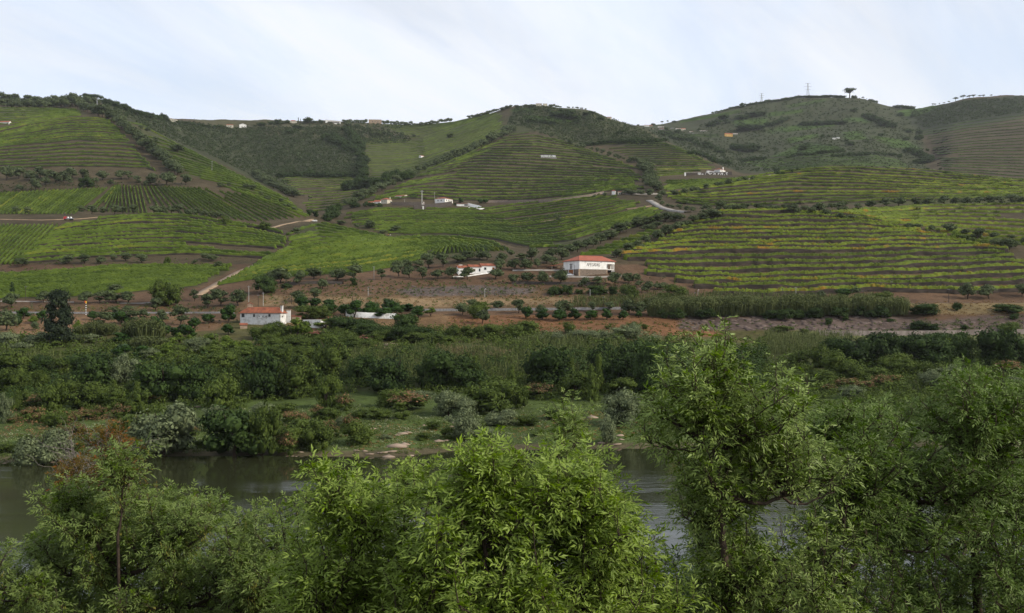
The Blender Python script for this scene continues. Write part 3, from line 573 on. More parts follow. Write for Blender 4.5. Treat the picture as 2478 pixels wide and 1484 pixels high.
# ------------------------------------------------------------------ tree and shrub prototypes (unit size: width 1, height 1)
def crown_arr(rng, n, lobes, leaf, z0=0.0, z1=1.0, shape='round', spiky=0.0):
    c = []; r = []
    for k in range(lobes):
        a = rng.rand()*2*math.pi; t = rng.rand()
        if shape == 'round': rr = 0.34*math.sqrt(rng.rand())*(1.05-0.9*abs(t-0.35)); zz = z0+(z1-z0)*(0.22+0.56*t); cr = (0.17+0.08*rng.rand())
        elif shape == 'bush': rr = 0.34*math.sqrt(rng.rand()); zz = z0+(z1-z0)*(0.10+0.68*t*(1-rr)); cr = 0.14+0.10*rng.rand()
        elif shape == 'cone': zz = z0+(z1-z0)*(0.08+0.84*t); rr = 0.26*(1-t)*math.sqrt(rng.rand()); cr = (0.26*(1-t)+0.07)
        elif shape == 'tall': zz = z0+(z1-z0)*(0.1+0.78*t); rr = 0.22*math.sqrt(rng.rand())*(1.15-t*.8); cr = 0.13+0.09*rng.rand()
        elif shape == 'pine': zz = z0+(z1-z0)*(0.10+0.80*t); rr = (0.10+0.26*(1-t)**0.6)*(0.5+0.5*rng.rand()); cr = 0.11+0.07*rng.rand()
        c.append((rr*math.cos(a), rr*math.sin(a), zz)); r.append((cr, cr*(z1-z0)*(1.0 if shape != 'pine' else 0.75)))
    c = np.array(c); r = np.array(r)
    k = rng.randint(lobes, size=n); d = rng.normal(size=(n, 3)); d /= np.linalg.norm(d, axis=1, keepdims=True)
    d[:, 2] = np.where(d[:, 2] < -0.3, -d[:, 2]*0.6, d[:, 2])
    rad = (0.80+0.26*rng.rand(n)+spiky*rng.rand(n)**3)
    P = c[k]+d*np.stack([r[k, 0], r[k, 0], r[k, 1]], 1)*rad[:, None]
    P[:, 2] = np.maximum(P[:, 2], z0*0.9+0.01)
    s = leaf*(0.7+0.6*rng.rand(n))
    return P, d+rng.normal(size=(n, 3))*0.35, s, c, r

def blobs(c, r, k=0.80):
    """dark leafy mass inside each lobe, a coarse solid that stops light passing straight through"""
    V = []; F_ = []; n = 0
    ph = (1+5**.5)/2
    iv = np.array([(-1,ph,0),(1,ph,0),(-1,-ph,0),(1,-ph,0),(0,-1,ph),(0,1,ph),(0,-1,-ph),(0,1,-ph),(ph,0,-1),(ph,0,1),(-ph,0,-1),(-ph,0,1)])/math.sqrt(1+ph*ph)
    fc = np.array([(0,11,5),(0,5,1),(0,1,7),(0,7,10),(0,10,11),(1,5,9),(5,11,4),(11,10,2),(10,7,6),(7,1,8),(3,9,4),(3,4,2),(3,2,6),(3,6,8),(3,8,9),(4,9,5),(2,4,11),(6,2,10),(8,6,7),(9,8,1)])
    for ci, ri in zip(c, r): V.append(ci+iv*np.array([ri[0], ri[0], ri[1]])*k); F_.append(fc+n); n += 12
    return np.concatenate(V), np.concatenate(F_)

def crown_mesh(name, mat, n, lobes, leaf, seed, z0=0.0, shape='round', spiky=0.0, aspect=1.0, core=0.60, mat2=None, frac2=0.0):
    rng = np.random.RandomState(seed); P, Nn, s, c, r = crown_arr(rng, n, lobes, leaf, z0, 1.0, shape, spiky)
    V, F_ = quads(P, Nn, s*0.75, s*0.48, rng, False); V3, F3 = blobs(c, r, core)
    # cores as degenerate-free quads are not needed: build tri list in one go
    T1 = np.concatenate([F_[:, [0,1,2]], F_[:, [0,2,3]]]); 
    Vn = np.concatenate([V, V3]); Fn = np.concatenate([T1, F3+len(V)])
    mi = np.zeros(len(Fn), int)
    mats = [M[mat]]
    if mat2:
        top = (P[:, 2] > np.quantile(P[:, 2], 0.45)) & (rng.rand(n) < frac2); sel = np.concatenate([top, top]); mi[:len(T1)][sel] = 1; mats.append(M[mat2])
    return mesh(name, Vn, Fn, mats, midx=mi)

def trunk_mesh(z1, r0=0.045, forks=3, seed=0, mat='bark'):
    rng = random.Random(seed); b = MB()
    lean = rng.uniform(-.05, .05); b.tube([(0,0,-0.12),(lean*.4,0,z1*0.4),(lean,0,z1*0.8)], [r0*1.4, r0, r0*0.8], 7)
    for k in range(forks):
        a = 2*math.pi*k/forks+rng.random(); q = (lean+0.22*math.cos(a), 0.22*math.sin(a), z1*0.8+0.35+0.1*rng.random())
        b.tube([(lean,0,z1*0.74),((lean+q[0])/2+.02, q[1]/2, (z1*0.8+q[2])/2), q], [r0*0.7, r0*0.45, r0*0.2], 5)
    return mesh('trunk', b.v, b.f, M[mat])

def reed_mesh(seed, n=900, mat='l_reed'):
    rng = np.random.RandomState(seed); V = []; 
    a = rng.rand(n)*2*math.pi; rr = 0.5*np.sqrt(rng.rand(n)); x = rr*np.cos(a); y = rr*np.sin(a)
    h = (0.62+0.38*rng.rand(n))*(1-0.45*rr*rr*4*0.6); lx = np.cos(a)*0.28*rr*rng.rand(n)+rng.normal(size=n)*0.05; ly = np.sin(a)*0.28*rr*rng.rand(n)+rng.normal(size=n)*0.05
    z0 = h*rng.rand(n)*0.5; w_ = 0.012+0.012*rng.rand(n); th = rng.rand(n)*math.pi; dx = np.cos(th)*w_; dy = np.sin(th)*w_
    f0 = z0/h
    p0 = np.stack([x+lx*f0, y+ly*f0, z0], 1); p1 = np.stack([x+lx*0.9+dx*0, y+ly*.9, h*0.88], 1); p2 = np.stack([x+lx*1.6, y+ly*1.6, h*0.97], 1)
    dd = np.stack([dx, dy, 0*dx], 1)
    Vq = np.stack([p0-dd*.6, p0+dd*.6, p1+dd*1.3, p1-dd*1.3], 1).reshape(-1, 3); Fq = np.arange(4*n).reshape(n, 4)
    Vt, Ft = quads(p2, np.stack([lx*4, ly*4, 0.6+0*lx], 1)+rng.normal(size=(n,3))*.4, 0.05, 0.022, rng)
    return mesh('canes', np.concatenate([Vq, Vt]), np.concatenate([Fq, Ft+len(Vq)]), M[mat])

PROTO = {}
def proto(kind, crowns, trunk=None): PROTO[kind] = (crowns, trunk)
proto('olive', [crown_mesh('crown','l_olive',520,11,0.075,10+i,0.12,'round',0.15) for i in range(4)], trunk_mesh(0.26, .03))
proto('citrus', [crown_mesh('crown','l_citrus',520,10,0.07,20+i,0.06,'round',0.05,core=.85) for i in range(3)], trunk_mesh(0.2, .04))
proto('lime', [crown_mesh('crown','l_lime',520,10,0.075,30+i,0.06,'round',0.1) for i in range(2)], trunk_mesh(0.2, .04))
proto('dark', [crown_mesh('crown','l_dark',2400,24,0.042,40+i,0.0,'bush',0.12) for i in range(4)], trunk_mesh(0.3, .03))
proto('mid', [crown_mesh('crown','l_mid',2300,22,0.040,50+i,0.0,'bush',0.22) for i in range(4)], trunk_mesh(0.3, .025))
proto('tall', [crown_mesh('crown','l_mid',1500,20,0.040,60+i,0.0,'tall',0.25) for i in range(2)], trunk_mesh(0.3, .02))
proto('grey', [crown_mesh('crown','l_grey',3200,26,0.034,70+i,0.0,'bush',0.16,core=.5) for i in range(3)], trunk_mesh(0.3, .025))
proto('pink', [crown_mesh('crown','l_mid',1100,16,0.045,80+i,0.0,'bush',0.35,mat2='l_pink',frac2=.85) for i in range(3)], trunk_mesh(0.3, .02))
proto('flower', [crown_mesh('crown','l_mid',900,14,0.045,90+i,0.0,'bush',0.2,mat2='l_flower',frac2=.6) for i in range(1)], trunk_mesh(0.3, .02))
proto('pine', [crown_mesh('crown','l_pine',3600,60,0.035,95,0.06,'pine',0.2)], trunk_mesh(0.35, .03, 0))
proto('cypress', [crown_mesh('crown','l_dark',260,10,0.09,97,0.02,'cone',0.05)], trunk_mesh(0.2, .05, 0))
proto('reed', [reed_mesh(100+i) for i in range(3)], None)
def euc(seed):
    return crown_mesh('crown','l_dark',420,12,0.06,seed,0.42,'round',0.5,core=.5)
proto('umbrella', [euc(5), euc(6)], trunk_mesh(0.6, .035, 4))

ADJ = {'olive': ('olive_tree','olive tree'), 'citrus': ('orange_tree','tree'), 'lime': ('yellow_green_tree','tree'), 'dark': ('broadleaf_tree','tree'), 'mid': ('leafy_shrub','shrub'),
       'tall': ('young_poplar','tree'), 'grey': ('willow_bush','bush'), 'pink': ('tamarisk_shrub','shrub'), 'flower': ('oleander_bush','bush'), 'pine': ('pine_tree','pine tree'),
       'cypress': ('cypress_tree','cypress'), 'reed': ('cane_clump','cane clump'), 'umbrella': ('umbrella_tree','tree')}
LOOK = {'olive': 'grey-green olive tree', 'citrus': 'dark glossy orange tree', 'lime': 'yellow-green fruit tree', 'dark': 'dark bushy broadleaf tree', 'mid': 'mid-green leafy shrub',
        'tall': 'upright young poplar tree', 'grey': 'silvery grey-green willow bush', 'pink': 'tamarisk shrub with pinkish tips', 'flower': 'oleander with pink flowers', 'pine': 'tall dark pine tree',
        'cypress': 'slender dark cypress', 'reed': 'clump of tall giant cane', 'umbrella': 'open-crowned umbrella tree'}
TR = random.Random(11)
NT = [0]
def plant(kind, u, v, wpx, hpx, label, group=None, sink=0.0):
    """a tree standing where the photo shows its foot, at its apparent width and height (photo units)"""
    wpx *= (1.32 if kind != 'reed' else 1.1)*(1.14 if kind == 'olive' and wpx < 30 and v < 640 else 1.0); hpx *= 1.32 if kind in ('dark','mid','grey','tall','pink') else 1.12
    if len(label.replace('-', ' ').split()) > 16: print('LONG', label)
    SPEC.append((kind, u, v, wpx, hpx, label, group, sink, TR.random()*6.283, TR.random()))
SPEC = []
def tree_loc(sp):
    kind, u, v, wpx, hpx, label, group, sink, rz, rv = sp
    g = ground(u, v); s = g[1]/F; return g, wpx*s, hpx*s
FARTREES = {}
def build_trees(limit=290):
    by = {}
    for sp in SPEC: by.setdefault(sp[0], []).append(sp)
    for kind, l in by.items():
        l.sort(key=lambda t: -t[3]*t[4]); cr, tk = PROTO[kind]; nm, cat = ADJ[kind]
        for k, sp in enumerate(l):
            g, W, H = tree_loc(sp); me = cr[int(sp[9]*len(cr)) % len(cr)]; loc = (g[0], g[1], g[2]-0.04*H-sp[7]); rz = sp[8]; NT[0] += 1
            if k < limit:
                r = empty(nm, loc, rz); c = link('crown' if kind != 'reed' else 'canes', me, r); c.scale = (W*(.86+.3*((sp[9]*7.3) % 1)), W*(.86+.3*((sp[9]*13.7) % 1)), H*(.9+.22*((sp[9]*29.1) % 1)))
                if tk is not None: t = link('trunk', tk, r); t.scale = (W, W, H)
                tag(r, sp[5], cat, sp[6])
            else: FARTREES.setdefault(kind, []).append((me, loc, rz, W, H))
    for kind, l in FARTREES.items():
        V = []; F_ = []; n = 0
        for me, loc, rz, W, H in l:
            v = np.empty(len(me.vertices)*3, np.float32); me.vertices.foreach_get('co', v); v = v.reshape(-1, 3)
            f = np.empty(len(me.polygons)*3, np.int32); me.polygons.foreach_get('vertices', f); f = f.reshape(-1, 3)
            if kind == 'dark' and len(f) > 1500:      # far trees keep a third of the leaves, larger
                nq = 2400; keep = np.arange(0, nq, 6); v2 = v[:nq*4].reshape(nq, 4, 3)[keep]; cc = v2.mean(1, keepdims=True); v2 = cc+(v2-cc)*2.3
                core = v[nq*4:]; fcore = f[nq*2:]-nq*4; b0 = len(keep)*4; q = np.arange(len(keep))*4
                v = np.concatenate([v2.reshape(-1, 3), core]); f = np.concatenate([np.stack([q, q+1, q+2], 1), np.stack([q, q+2, q+3], 1), fcore+b0])
            c_, s_ = math.cos(rz), math.sin(rz); x = (v[:, 0]*c_-v[:, 1]*s_)*W+loc[0]; y = (v[:, 0]*s_+v[:, 1]*c_)*W+loc[1]; z = v[:, 2]*H+loc[2]
            V.append(np.stack([x, y, z], 1)); F_.append(f+n); n += len(v)
        nm = ADJ[kind][0]; tag(link('distant_%ss' % nm, mesh('distant_%ss' % nm, np.concatenate(V), np.concatenate(F_), PROTO[kind][0][0].materials[0])), 'the smallest and farthest %ss dotted over the hills' % nm.replace('_', ' '), None, None, 'stuff')

def kc(c, x, y):
    """position read off an enlarged crop of the photo -> photo units"""
    return ((c % 4)*619.52+x*0.2528, (205.7, 544.5, 786.5)[c//4]+y*0.2528)
def grp(kind, c, items, where, group=None, hk=None, order='from left'):
    """individually placed trees, labelled by rank along their row or cluster"""
    items = sorted(items, key=lambda t: t[0]); n = len(items)
    for i, it in enumerate(items):
        x, y, wd = it[:3]; hh = it[3] if len(it) > 3 else wd*(hk or {'olive': 0.95, 'citrus': 0.95}.get(kind, 0.95))
        u, v = kc(c, x, y)
        lab = '%s, %s %s %s' % (LOOK[kind], nth(i), order, where) if n > 1 else '%s %s' % (LOOK[kind], where)
        plant(kind, u, v, wd*0.2528*1.08, hh*0.2528*1.08, lab, group or (None if n == 1 else LOOK[kind]+'s '+where))
def rowof(kind, c, pts, n, wd, where, jit=6, hh=None, wj=0.25):
    n = int(n*1.6); p = resample(pts, n); its = []
    for x, y in p: its.append((x+TR.uniform(-jit, jit), y+TR.uniform(-jit*.5, jit*.5), wd*TR.uniform(1-wj, 1+wj)))
    if hh: its = [(a, b, w_, hh*TR.uniform(.8, 1.2)) for a, b, w_ in its]
    grp(kind, c, its, where)

# --- hills, upper left
grp('olive', 0, [(780,1232,70),(878,1237,85),(985,1242,70),(1095,1237,80),(1180,1237,85),(1272,1237,85),(1470,1237,85),(1550,1232,75),(1635,1232,85),(1710,1232,80),(1808,1262,75),(1882,1242,65),(1958,1257,60),(2022,1267,60),(2092,1277,65)], 'in the hedge under the upright vine rows')
grp('olive', 0, [(150,1232,65),(265,1242,70)], 'in the pair above the dirt road at far left')
grp('mid', 0, [(2165,1345,90)], 'alone at the end of the olive hedge line')
grp('olive', 0, [(345,1010,110),(430,960,80),(60,915,130),(180,900,100),(290,915,110),(385,890,110),(465,900,100),(530,940,100),(610,920,90),(665,950,60),(690,890,90),(790,900,90),(910,940,55),(180,1012,60)], 'in the group under the big terraced hill')
grp('dark', 0, [(830,980,110,100)], 'rounded, between olives under the big terraced hill')
grp('olive', 0, [(980,910,85),(1065,960,55),(1165,905,100),(1230,905,80),(1315,940,65),(1440,970,115),(1385,970,50),(1590,962,135),(1780,957,85,100)], 'on the dirt bank above the fan of vine rows')
rowof('olive', 0, [(700,200),(780,240),(860,272),(940,297),(1040,322),(1120,365),(1190,425),(1250,485),(1310,535),(1380,605),(1450,675),(1530,725),(1590,775),(1650,825),(1700,870)], 26, 95, 'down the line beside the big terraced hill', 10)
rowof('olive', 0, [(20,215),(200,218),(400,225),(640,215)], 15, 65, 'in the lower band under the left hilltop')
rowof('olive', 0, [(20,165),(150,178),(280,180),(420,195),(600,185),(720,185),(900,190)], 14, 70, 'in the upper band under the left hilltop')
grp('dark', 0, [(120,180,55,60),(815,122,50,45),(860,128,50,40),(700,118,14,14),(770,120,18,22)], 'on the left hilltop')
grp('umbrella', 0, [(930,185,85,85)], 'over the pylon on the left hilltop')
rowof('dark', 0, [(1005,180),(1060,200),(1110,215),(1170,230),(1230,255),(1290,280),(1370,300),(1450,320),(1530,335),(1580,345)], 13, 55, 'along the descending left skyline', 4, 48)
rowof('dark', 0, [(1700,365),(1780,378),(1870,390),(2000,400),(2110,405)], 6, 45, 'low on the left skyline', 14, 22)
grp('olive', 0, [(1490,550,50),(1700,640,110,70),(1420,450,50),(1350,430,40),(2110,980,55,45),(2190,970,40,30),(2355,990,60,45),(2420,1010,60,50)], 'scattered on the bright slope')
# --- skyline, middle left
grp('dark', 1, [(20,392,30),(55,392,60,32),(150,380,65,34),(215,380,62,44),(262,370,22,22),(300,370,38,34),(500,366,78,46),(560,366,30,24),(620,364,40,30),(400,420,100,32),(320,470,70,36)], 'near the central skyline houses')
grp('cypress', 1, [(405,364,16,50),(427,364,10,36)], 'standing up on the central skyline')
rowof('olive', 1, [(830,362),(900,366),(1050,364)], 8, 32, 'between shed and ruin on the skyline', 5)
rowof('olive', 1, [(1215,372),(1300,380),(1400,390),(1520,392),(1600,388),(1700,378),(1790,362),(1860,350)], 22, 32, 'right of the skyline ruin', 6)
rowof('olive', 1, [(2035,322),(2120,305),(2200,285),(2280,262),(2370,242),(2440,225)], 16, 27, 'climbing to the middle hilltop skyline', 4)
# --- dark belt and line of trees below the far slope
rowof('olive', 1, [(1410,900),(1500,885),(1560,840),(1640,800),(1740,765),(1840,725),(1920,690),(2010,655),(2110,615),(2200,575),(2290,535),(2370,500),(2451,455)], 27, 68, 'up the line left of the pyramid hill', 6)
rowof('dark', 1, [(880,1010),(960,1000),(1040,992),(1110,985),(1180,972),(1250,955),(1320,930),(1450,905)], 11, 110, 'below the far green slope', 8, 85)
rowof('olive', 1, [(870,1160),(950,1135),(1030,1090),(1080,1055),(1150,1035),(1220,1005),(1290,975),(1370,940)], 10, 75, 'beside the rows left of the terrace farm', 6)
rowof('dark', 1, [(880,470),(940,520),(985,600),(1000,680),(1020,760),(1010,840),(1040,910)], 20, 75, 'down the scrub hill edge', 22, 62)
rowof('dark', 1, [(700,540),(780,560),(850,600),(900,640)], 10, 80, 'high on the scrub hill', 24, 60)
rowof('olive', 1, [(0,880),(90,935),(180,985),(290,1035),(370,1078)], 16, 80, 'along the gully under the scrub hill', 16, 62)
rowof('dark', 1, [(250,885),(330,880),(480,870),(620,885),(830,880),(940,880)], 11, 75, 'at the scrub hill foot', 12, 45)
grp('dark', 1, [(510,1252,65),(570,1262,55,60),(740,1270,120,90),(690,1305,110,75),(780,1205,70),(730,1225,80)], 'behind the parked silver car')
grp('olive', 1, [(1085,1375,85,75),(810,1340,70,45),(965,1372,50,40),(1335,1408,85,60),(1225,1422,70,35),(385,1440,75,65),(110,1105,55,45),(50,1065,45,40),(240,1122,45,35),(300,1175,60,35),(370,1205,60,35)], 'in the hollow left of the terrace farm')
grp('mid', 1, [(85,1385,100,80)], 'beside the track below the parked silver car')
grp('olive', 1, [(1080,452,50),(1120,480,38),(1175,490,50),(1225,492,60),(1268,457,38),(1355,477,28),(1403,487,42),(1508,500,32),(1208,427,28),(1130,417,28),(870,410,60),(910,405,30),(975,405,35),(1020,415,25),(1065,410,25)], 'on the brown slope under the ruin')
grp('mid', 1, [(1860,502,52,40),(1540,800,30,30)], 'alone on the far green slope')
grp('dark', 1, [(1510,1078,60,35),(1110,1165,60,45),(1180,1168,50,35),(1060,1165,60,45),(940,1175,90,45)], 'around the terrace farm walls')
grp('citrus', 1, [(1960,1132,45,40),(2145,1135,55,42),(2195,1135,52,42),(1850,1145,30,24),(1905,1152,30,20)], 'beside the white farmhouse on the mound')
# --- pyramid hill to lettered wall
grp('olive', 2, [(222,452,32),(275,468,28),(315,482,34),(375,502,45),(455,527,38),(495,542,38),(545,567,55),(570,572,36),(615,600,36),(670,612,52),(760,628,34),(810,645,45),(865,665,48),(930,692,52),(995,702,46),(1035,716,40),(1070,718,30)], 'down the line right of the pyramid hill')
rowof('olive', 2, [(1110,742),(1180,748),(1300,750)], 6, 50, 'at the top of the bushy gully', 6)
rowof('olive', 2, [(1265,790),(1280,830),(1300,870),(1315,910),(1330,950),(1345,985),(1385,1010)], 18, 100, 'down the gully beside the pyramid hill', 20, 78)
grp('olive', 2, [(1100,1050,75,50),(1145,1052,60,45),(1215,1057,80,50),(1240,1058,60,45),(1320,1072,72),(1440,1070,65),(1550,1065,65),(1645,1047,60),(1735,1030,60),(1785,1025,50),(1860,1005,55),(1955,980,52),(2003,980,52),(2080,958,62),(2165,936,40),(2225,926,50),(2305,912,42)], 'on the track below the lettered wall')
grp('olive', 2, [(1410,1125,60,70),(1445,1155,50,45),(1490,1172,36),(1530,1182,36),(1605,1200,60,52),(1675,1215,60,52),(1740,1218,62,50),(650,1125,40,35),(790,1085,30,35),(890,1075,38,40),(435,1302,62,60),(340,1275,40,30)], 'around the bend of the pale road')
grp('olive', 2, [(1855,1202,82,60),(1990,1222,95),(2040,1215,60),(2090,1210,72,65),(2145,1208,66,65),(2232,1212,98,88),(2355,1210,78,70),(2425,1212,62,50)], 'in the left half of the long track row')
grp('olive', 2, [(1905,1285,165,105),(1825,1305,90,75),(1740,1335,92,72),(1200,1360,115,85),(1290,1335,105,75),(1385,1322,125,85),(1470,1305,110,75),(1560,1305,120,72),(1615,1300,80,50),(1590,1395,110,90),(1660,1355,90,62),(1490,1445,115,100),(1395,1372,90,60),(1300,1392,115,60),(1030,1425,135,92),(1095,1405,70,80),(940,1480,125,90),(1400,1465,90,75)], 'in the thick band climbing from the winery')
# --- middle hilltop
rowof('olive', 2, [(365,208),(410,209),(465,210)], 7, 20, 'right of the hilltop twin houses', 3)
grp('olive', 2, [(532,216,16),(545,216,16),(585,218,16),(620,224,32,16),(705,240,16),(50,220,60,24),(130,212,42,26),(200,216,80,30)], 'on the middle hilltop')
grp('dark', 2, [(230,245,32,26),(357,255,40,26),(475,262,48,32),(540,260,42,24),(585,262,36,24),(715,292,80,32),(850,335,60,34),(420,308,130,55),(540,325,160,75),(635,335,42,38),(620,368,60,40),(760,272,60,20)], 'under the middle hilltop')
rowof('dark', 2, [(150,350),(250,360),(330,372),(400,380)], 7, 55, 'in the hedge under the middle hilltop', 8, 30)
rowof('dark', 2, [(700,585),(850,570),(950,560),(1080,558),(1240,553),(1320,550),(1450,545)], 14, 70, 'above the rear terraced hill', 12, 35)
grp('umbrella', 2, [(1437,370,22,24),(1492,364,22,22)], 'against the sky beside the far village')
grp('dark', 2, [(1207,390,22,12),(1555,360,40,16),(1475,432,30,26),(1590,460,55,34),(1030,470,80,30),(1190,530,90,32)], 'around the far village')
# --- far right hill
rowof('dark', 2, [(1925,272),(2000,258),(2060,240),(2110,225),(2165,216)], 10, 24, 'on the far right skyline, left end', 4, 15)
grp('dark', 2, [(2207,218,46,46)], 'large and dark on the far right skyline')
rowof('dark', 2, [(2250,202),(2340,188),(2400,178),(2451,166)], 8, 26, 'mid far right skyline', 5, 22)
rowof('dark', 3, [(0,166),(80,158),(150,150),(210,140),(300,122),(400,112)], 15, 32, 'left of the large pylon', 5, 20)
rowof('dark', 3, [(400,112),(480,112),(560,108),(640,108),(700,115)], 9, 55, 'right of the large pylon', 8, 20)
grp('umbrella', 3, [(780,128,105,88)], 'spreading alone on the far hilltop')
grp('dark', 3, [(820,130,40,30),(840,128,24,20)], 'at the foot of the lone umbrella tree')
grp('umbrella', 3, [(910,136,24,22),(945,140,12,12),(1580,198,22,18),(1600,195,22,16),(1640,188,14,15),(1685,180,20,14),(1733,170,24,16),(1797,156,42,34),(1865,142,40,38),(1925,130,36,26),(1967,124,34,26),(2030,108,30,16),(2060,106,32,18),(2135,94,22,18)], 'dotted along the far right skyline')
rowof('dark', 3, [(975,155),(1040,168)], 4, 26, 'right of the far hilltop', 3, 18)
rowof('dark', 3, [(1230,222),(1310,222),(1385,224)], 5, 48, 'in the far right saddle', 5, 26)
rowof('dark', 3, [(0,400),(60,395),(130,355),(170,340)], 5, 70, 'at the left of the far hill', 10, 35)
rowof('dark', 3, [(330,395),(450,392),(600,385),(700,375)], 9, 70, 'under the brow of the far hill', 12, 35)
rowof('dark', 3, [(940,310),(1000,345),(1080,370),(1130,390),(1190,415)], 10, 62, 'down the far right gully', 14, 45)
rowof('dark', 3, [(190,705),(240,688),(300,672),(380,680),(460,668),(560,655),(650,645),(720,640)], 13, 42, 'above the low back spur', 8, 30)
rowof('dark', 3, [(620,690),(700,690),(890,672),(1030,675),(1190,680),(1260,690)], 9, 50, 'on the low back spur', 14, 30)
rowof('dark', 3, [(1340,650),(1420,665),(1480,690),(1560,720),(1500,750),(1440,750)], 12, 75, 'left of the brown hillside', 16, 45)
grp('dark', 3, [(1445,530,70,55),(1450,470,60,40),(1350,460,60,35),(1080,490,45,26),(1320,530,60,30),(1525,635,28,26),(1270,300,60,40),(1388,310,40,32),(520,500,36,26),(580,500,30,24),(750,545,36,28),(790,580,70,36),(380,585,50,30),(345,625,90,50),(600,585,24,20),(955,535,20,16),(820,372,30,14),(1700,858,50,30),(1525,815,32,22),(1650,810,22,18),(820,250,60,24)], 'scattered on the far right hill')
grp('dark', 3, [(80,832,56,46),(92,866,50,42),(140,858,32,30),(186,842,34,30),(220,842,40,38),(290,822,42,24)], 'by the right ridge track')
grp('dark', 2, [(1350,390,40,20),(2030,330,75,40),(1900,400,80,36),(2060,366,60,34),(2200,330,120,50),(2300,310,110,45),(2380,300,90,45),(2230,440,140,50),(2340,430,110,40),(1960,380,90,40)], 'below the far right skyline')
rowof('dark', 2, [(1420,480),(1500,485),(1580,540),(1650,520),(1740,540),(1800,570),(1900,600),(1960,640),(2010,660)], 17, 42, 'scattered below the far village', 28, 34)
rowof('dark', 2, [(2110,620),(2180,625),(2250,635),(2330,630)], 8, 75, 'in the white hut copse', 12, 55)
rowof('dark', 2, [(1720,660),(1800,680),(1880,705),(1930,740),(2010,750),(2090,760)], 10, 46, 'behind the rear terraced hill', 16, 34)
rowof('dark', 2, [(2210,735),(2300,722),(2350,722),(2420,720)], 6, 42, 'below the far copse', 6, 34)
# --- evenly spaced row, right
grp('olive', 3, [(860,1202,62,58),(998,1182,95,78),(1125,1172,95,80),(1245,1162,102,78),(1400,1157,102,78),(1540,1152,102,76),(1690,1147,92,80),(1795,1147,82,75),(1905,1147,95,76),(2030,1142,86,76),(2122,1147,86,76),(2228,1147,96,76),(2340,1142,106,78),(2440,1142,70,72)], 'evenly spaced above the green strip')
grp('olive', 3, [(40,1212,70,62),(85,1212,60,60),(150,1212,85,72),(235,1228,85,80),(285,1232,60,52),(355,1222,85,64),(415,1242,72,62),(490,1220,105,85),(530,1192,60,50),(595,1185,52,50),(670,1212,80,75),(720,1210,82,90),(548,1262,76,72),(695,1297,84,66),(787,1302,86,62)], 'in the clump above the broad terraces')
grp('olive', 3, [(1360,1388,110,60),(1430,1392,110,55),(1580,1402,72,58),(1720,1415,118,82),(1900,1432,72,54),(2005,1478,122,100),(2165,1460,82,46),(2325,1475,74,40)], 'on the upper edge right of the broad terraces')
grp('lime', 3, [(1800,1483,112,90)], 'among olives right of the broad terraces')
grp('olive', 7, [(2170,230,115,90),(2230,225,100,80),(2310,238,110,90),(2370,225,70,60),(2440,190,70,70)], 'at the right end beyond the broad terraces')
grp('mid', 7, [(1880,150,90,60),(1950,185,110,60),(2050,200,100,50),(2120,278,60,40)], 'low on the right edge of the broad terraces')

# --- foot of the hills, left
grp('olive', 4, [(208,398,105,75),(580,378,78,62),(655,372,88,65),(805,372,95,76),(965,372,78,76),(1085,352,62,66),(1205,347,92,62),(1358,367,88,88),(1960,332,82,55),(2030,348,82,64),(2095,412,78,62),(1860,375,42,40)], 'on the dirt band above the lower field')
grp('mid', 4, [(1600,390,58,80)], 'leafy, on the dirt band above the lower field')
grp('cypress', 4, [(115,655,70,98)], 'clipped cone above the railway at far left')
grp('olive', 4, [(110,795,140,150),(420,745,125,105),(600,740,140,95),(830,752,115,100),(960,750,120,105),(1040,750,120,100),(1105,642,135,75),(1115,742,115,90),(1235,747,145,110)], 'in the left group above the railway')
grp('mid', 4, [(1520,770,180,200),(1610,775,190,215)], 'large, in the twin pair above the railway')
grp('olive', 4, [(1490,822,125,120),(1860,732,78,90),(1990,795,125,110),(2110,775,145,125),(2060,690,110,75),(2280,775,145,140)], 'in the right group above the railway')
grp('olive', 4, [(60,1012,175,190),(335,1010,72,90),(985,992,145,150),(1095,862,85,75),(1225,842,115,70),(1270,945,135,105),(1375,932,100,105),(1725,962,165,175),(1560,932,120,100)], 'below the railway at left')
grp('citrus', 4, [(220,900,112,95),(165,962,92,95),(400,912,85,90),(895,905,95,75),(1080,905,60,60),(1165,952,135,125),(2185,938,152,165),(2000,942,132,95),(2185,1052,92,90),(1860,992,112,100),(1500,1005,130,130),(1430,1020,110,90),(1590,1060,110,95),(1680,1080,110,90),(1800,1082,150,120),(1760,1020,90,70)], 'in the left orchard below the railway')
grp('lime', 4, [(325,942,108,60),(740,1012,82,88),(1630,1160,115,80),(1720,1122,100,80),(1990,1185,180,115),(2150,1205,112,130),(1820,1150,120,80),(1580,1275,135,115),(1510,1312,125,85)], 'yellowish, in the left orchard')
grp('citrus', 4, [(1170,1142,165,120),(1165,1285,185,140),(1370,1292,160,130)], 'in the lower left orchard')
plant('pine', *kc(4, 560, 1152), 84, 114, 'tall dark pine tree standing over the orchard at left')
for i, (x, y, w_, h_) in enumerate([(800,1065,130,105),(890,1062,130,115),(1290,1110,190,165),(1400,1125,210,185),(1480,1110,160,130),(1040,1050,140,100)]): plant('reed', *kc(4, x, y), w_*.2528*1.1, h_*.2528*1.15, 'pale green cane clump in the left orchard, %s from the left' % nth([0,1,3,4,5,2][i]), 'cane clumps in the left orchard')
plant('reed', *kc(4, 1420, 1185), 62, 28, 'low spreading cane clump fanning out in front of the left orchard')
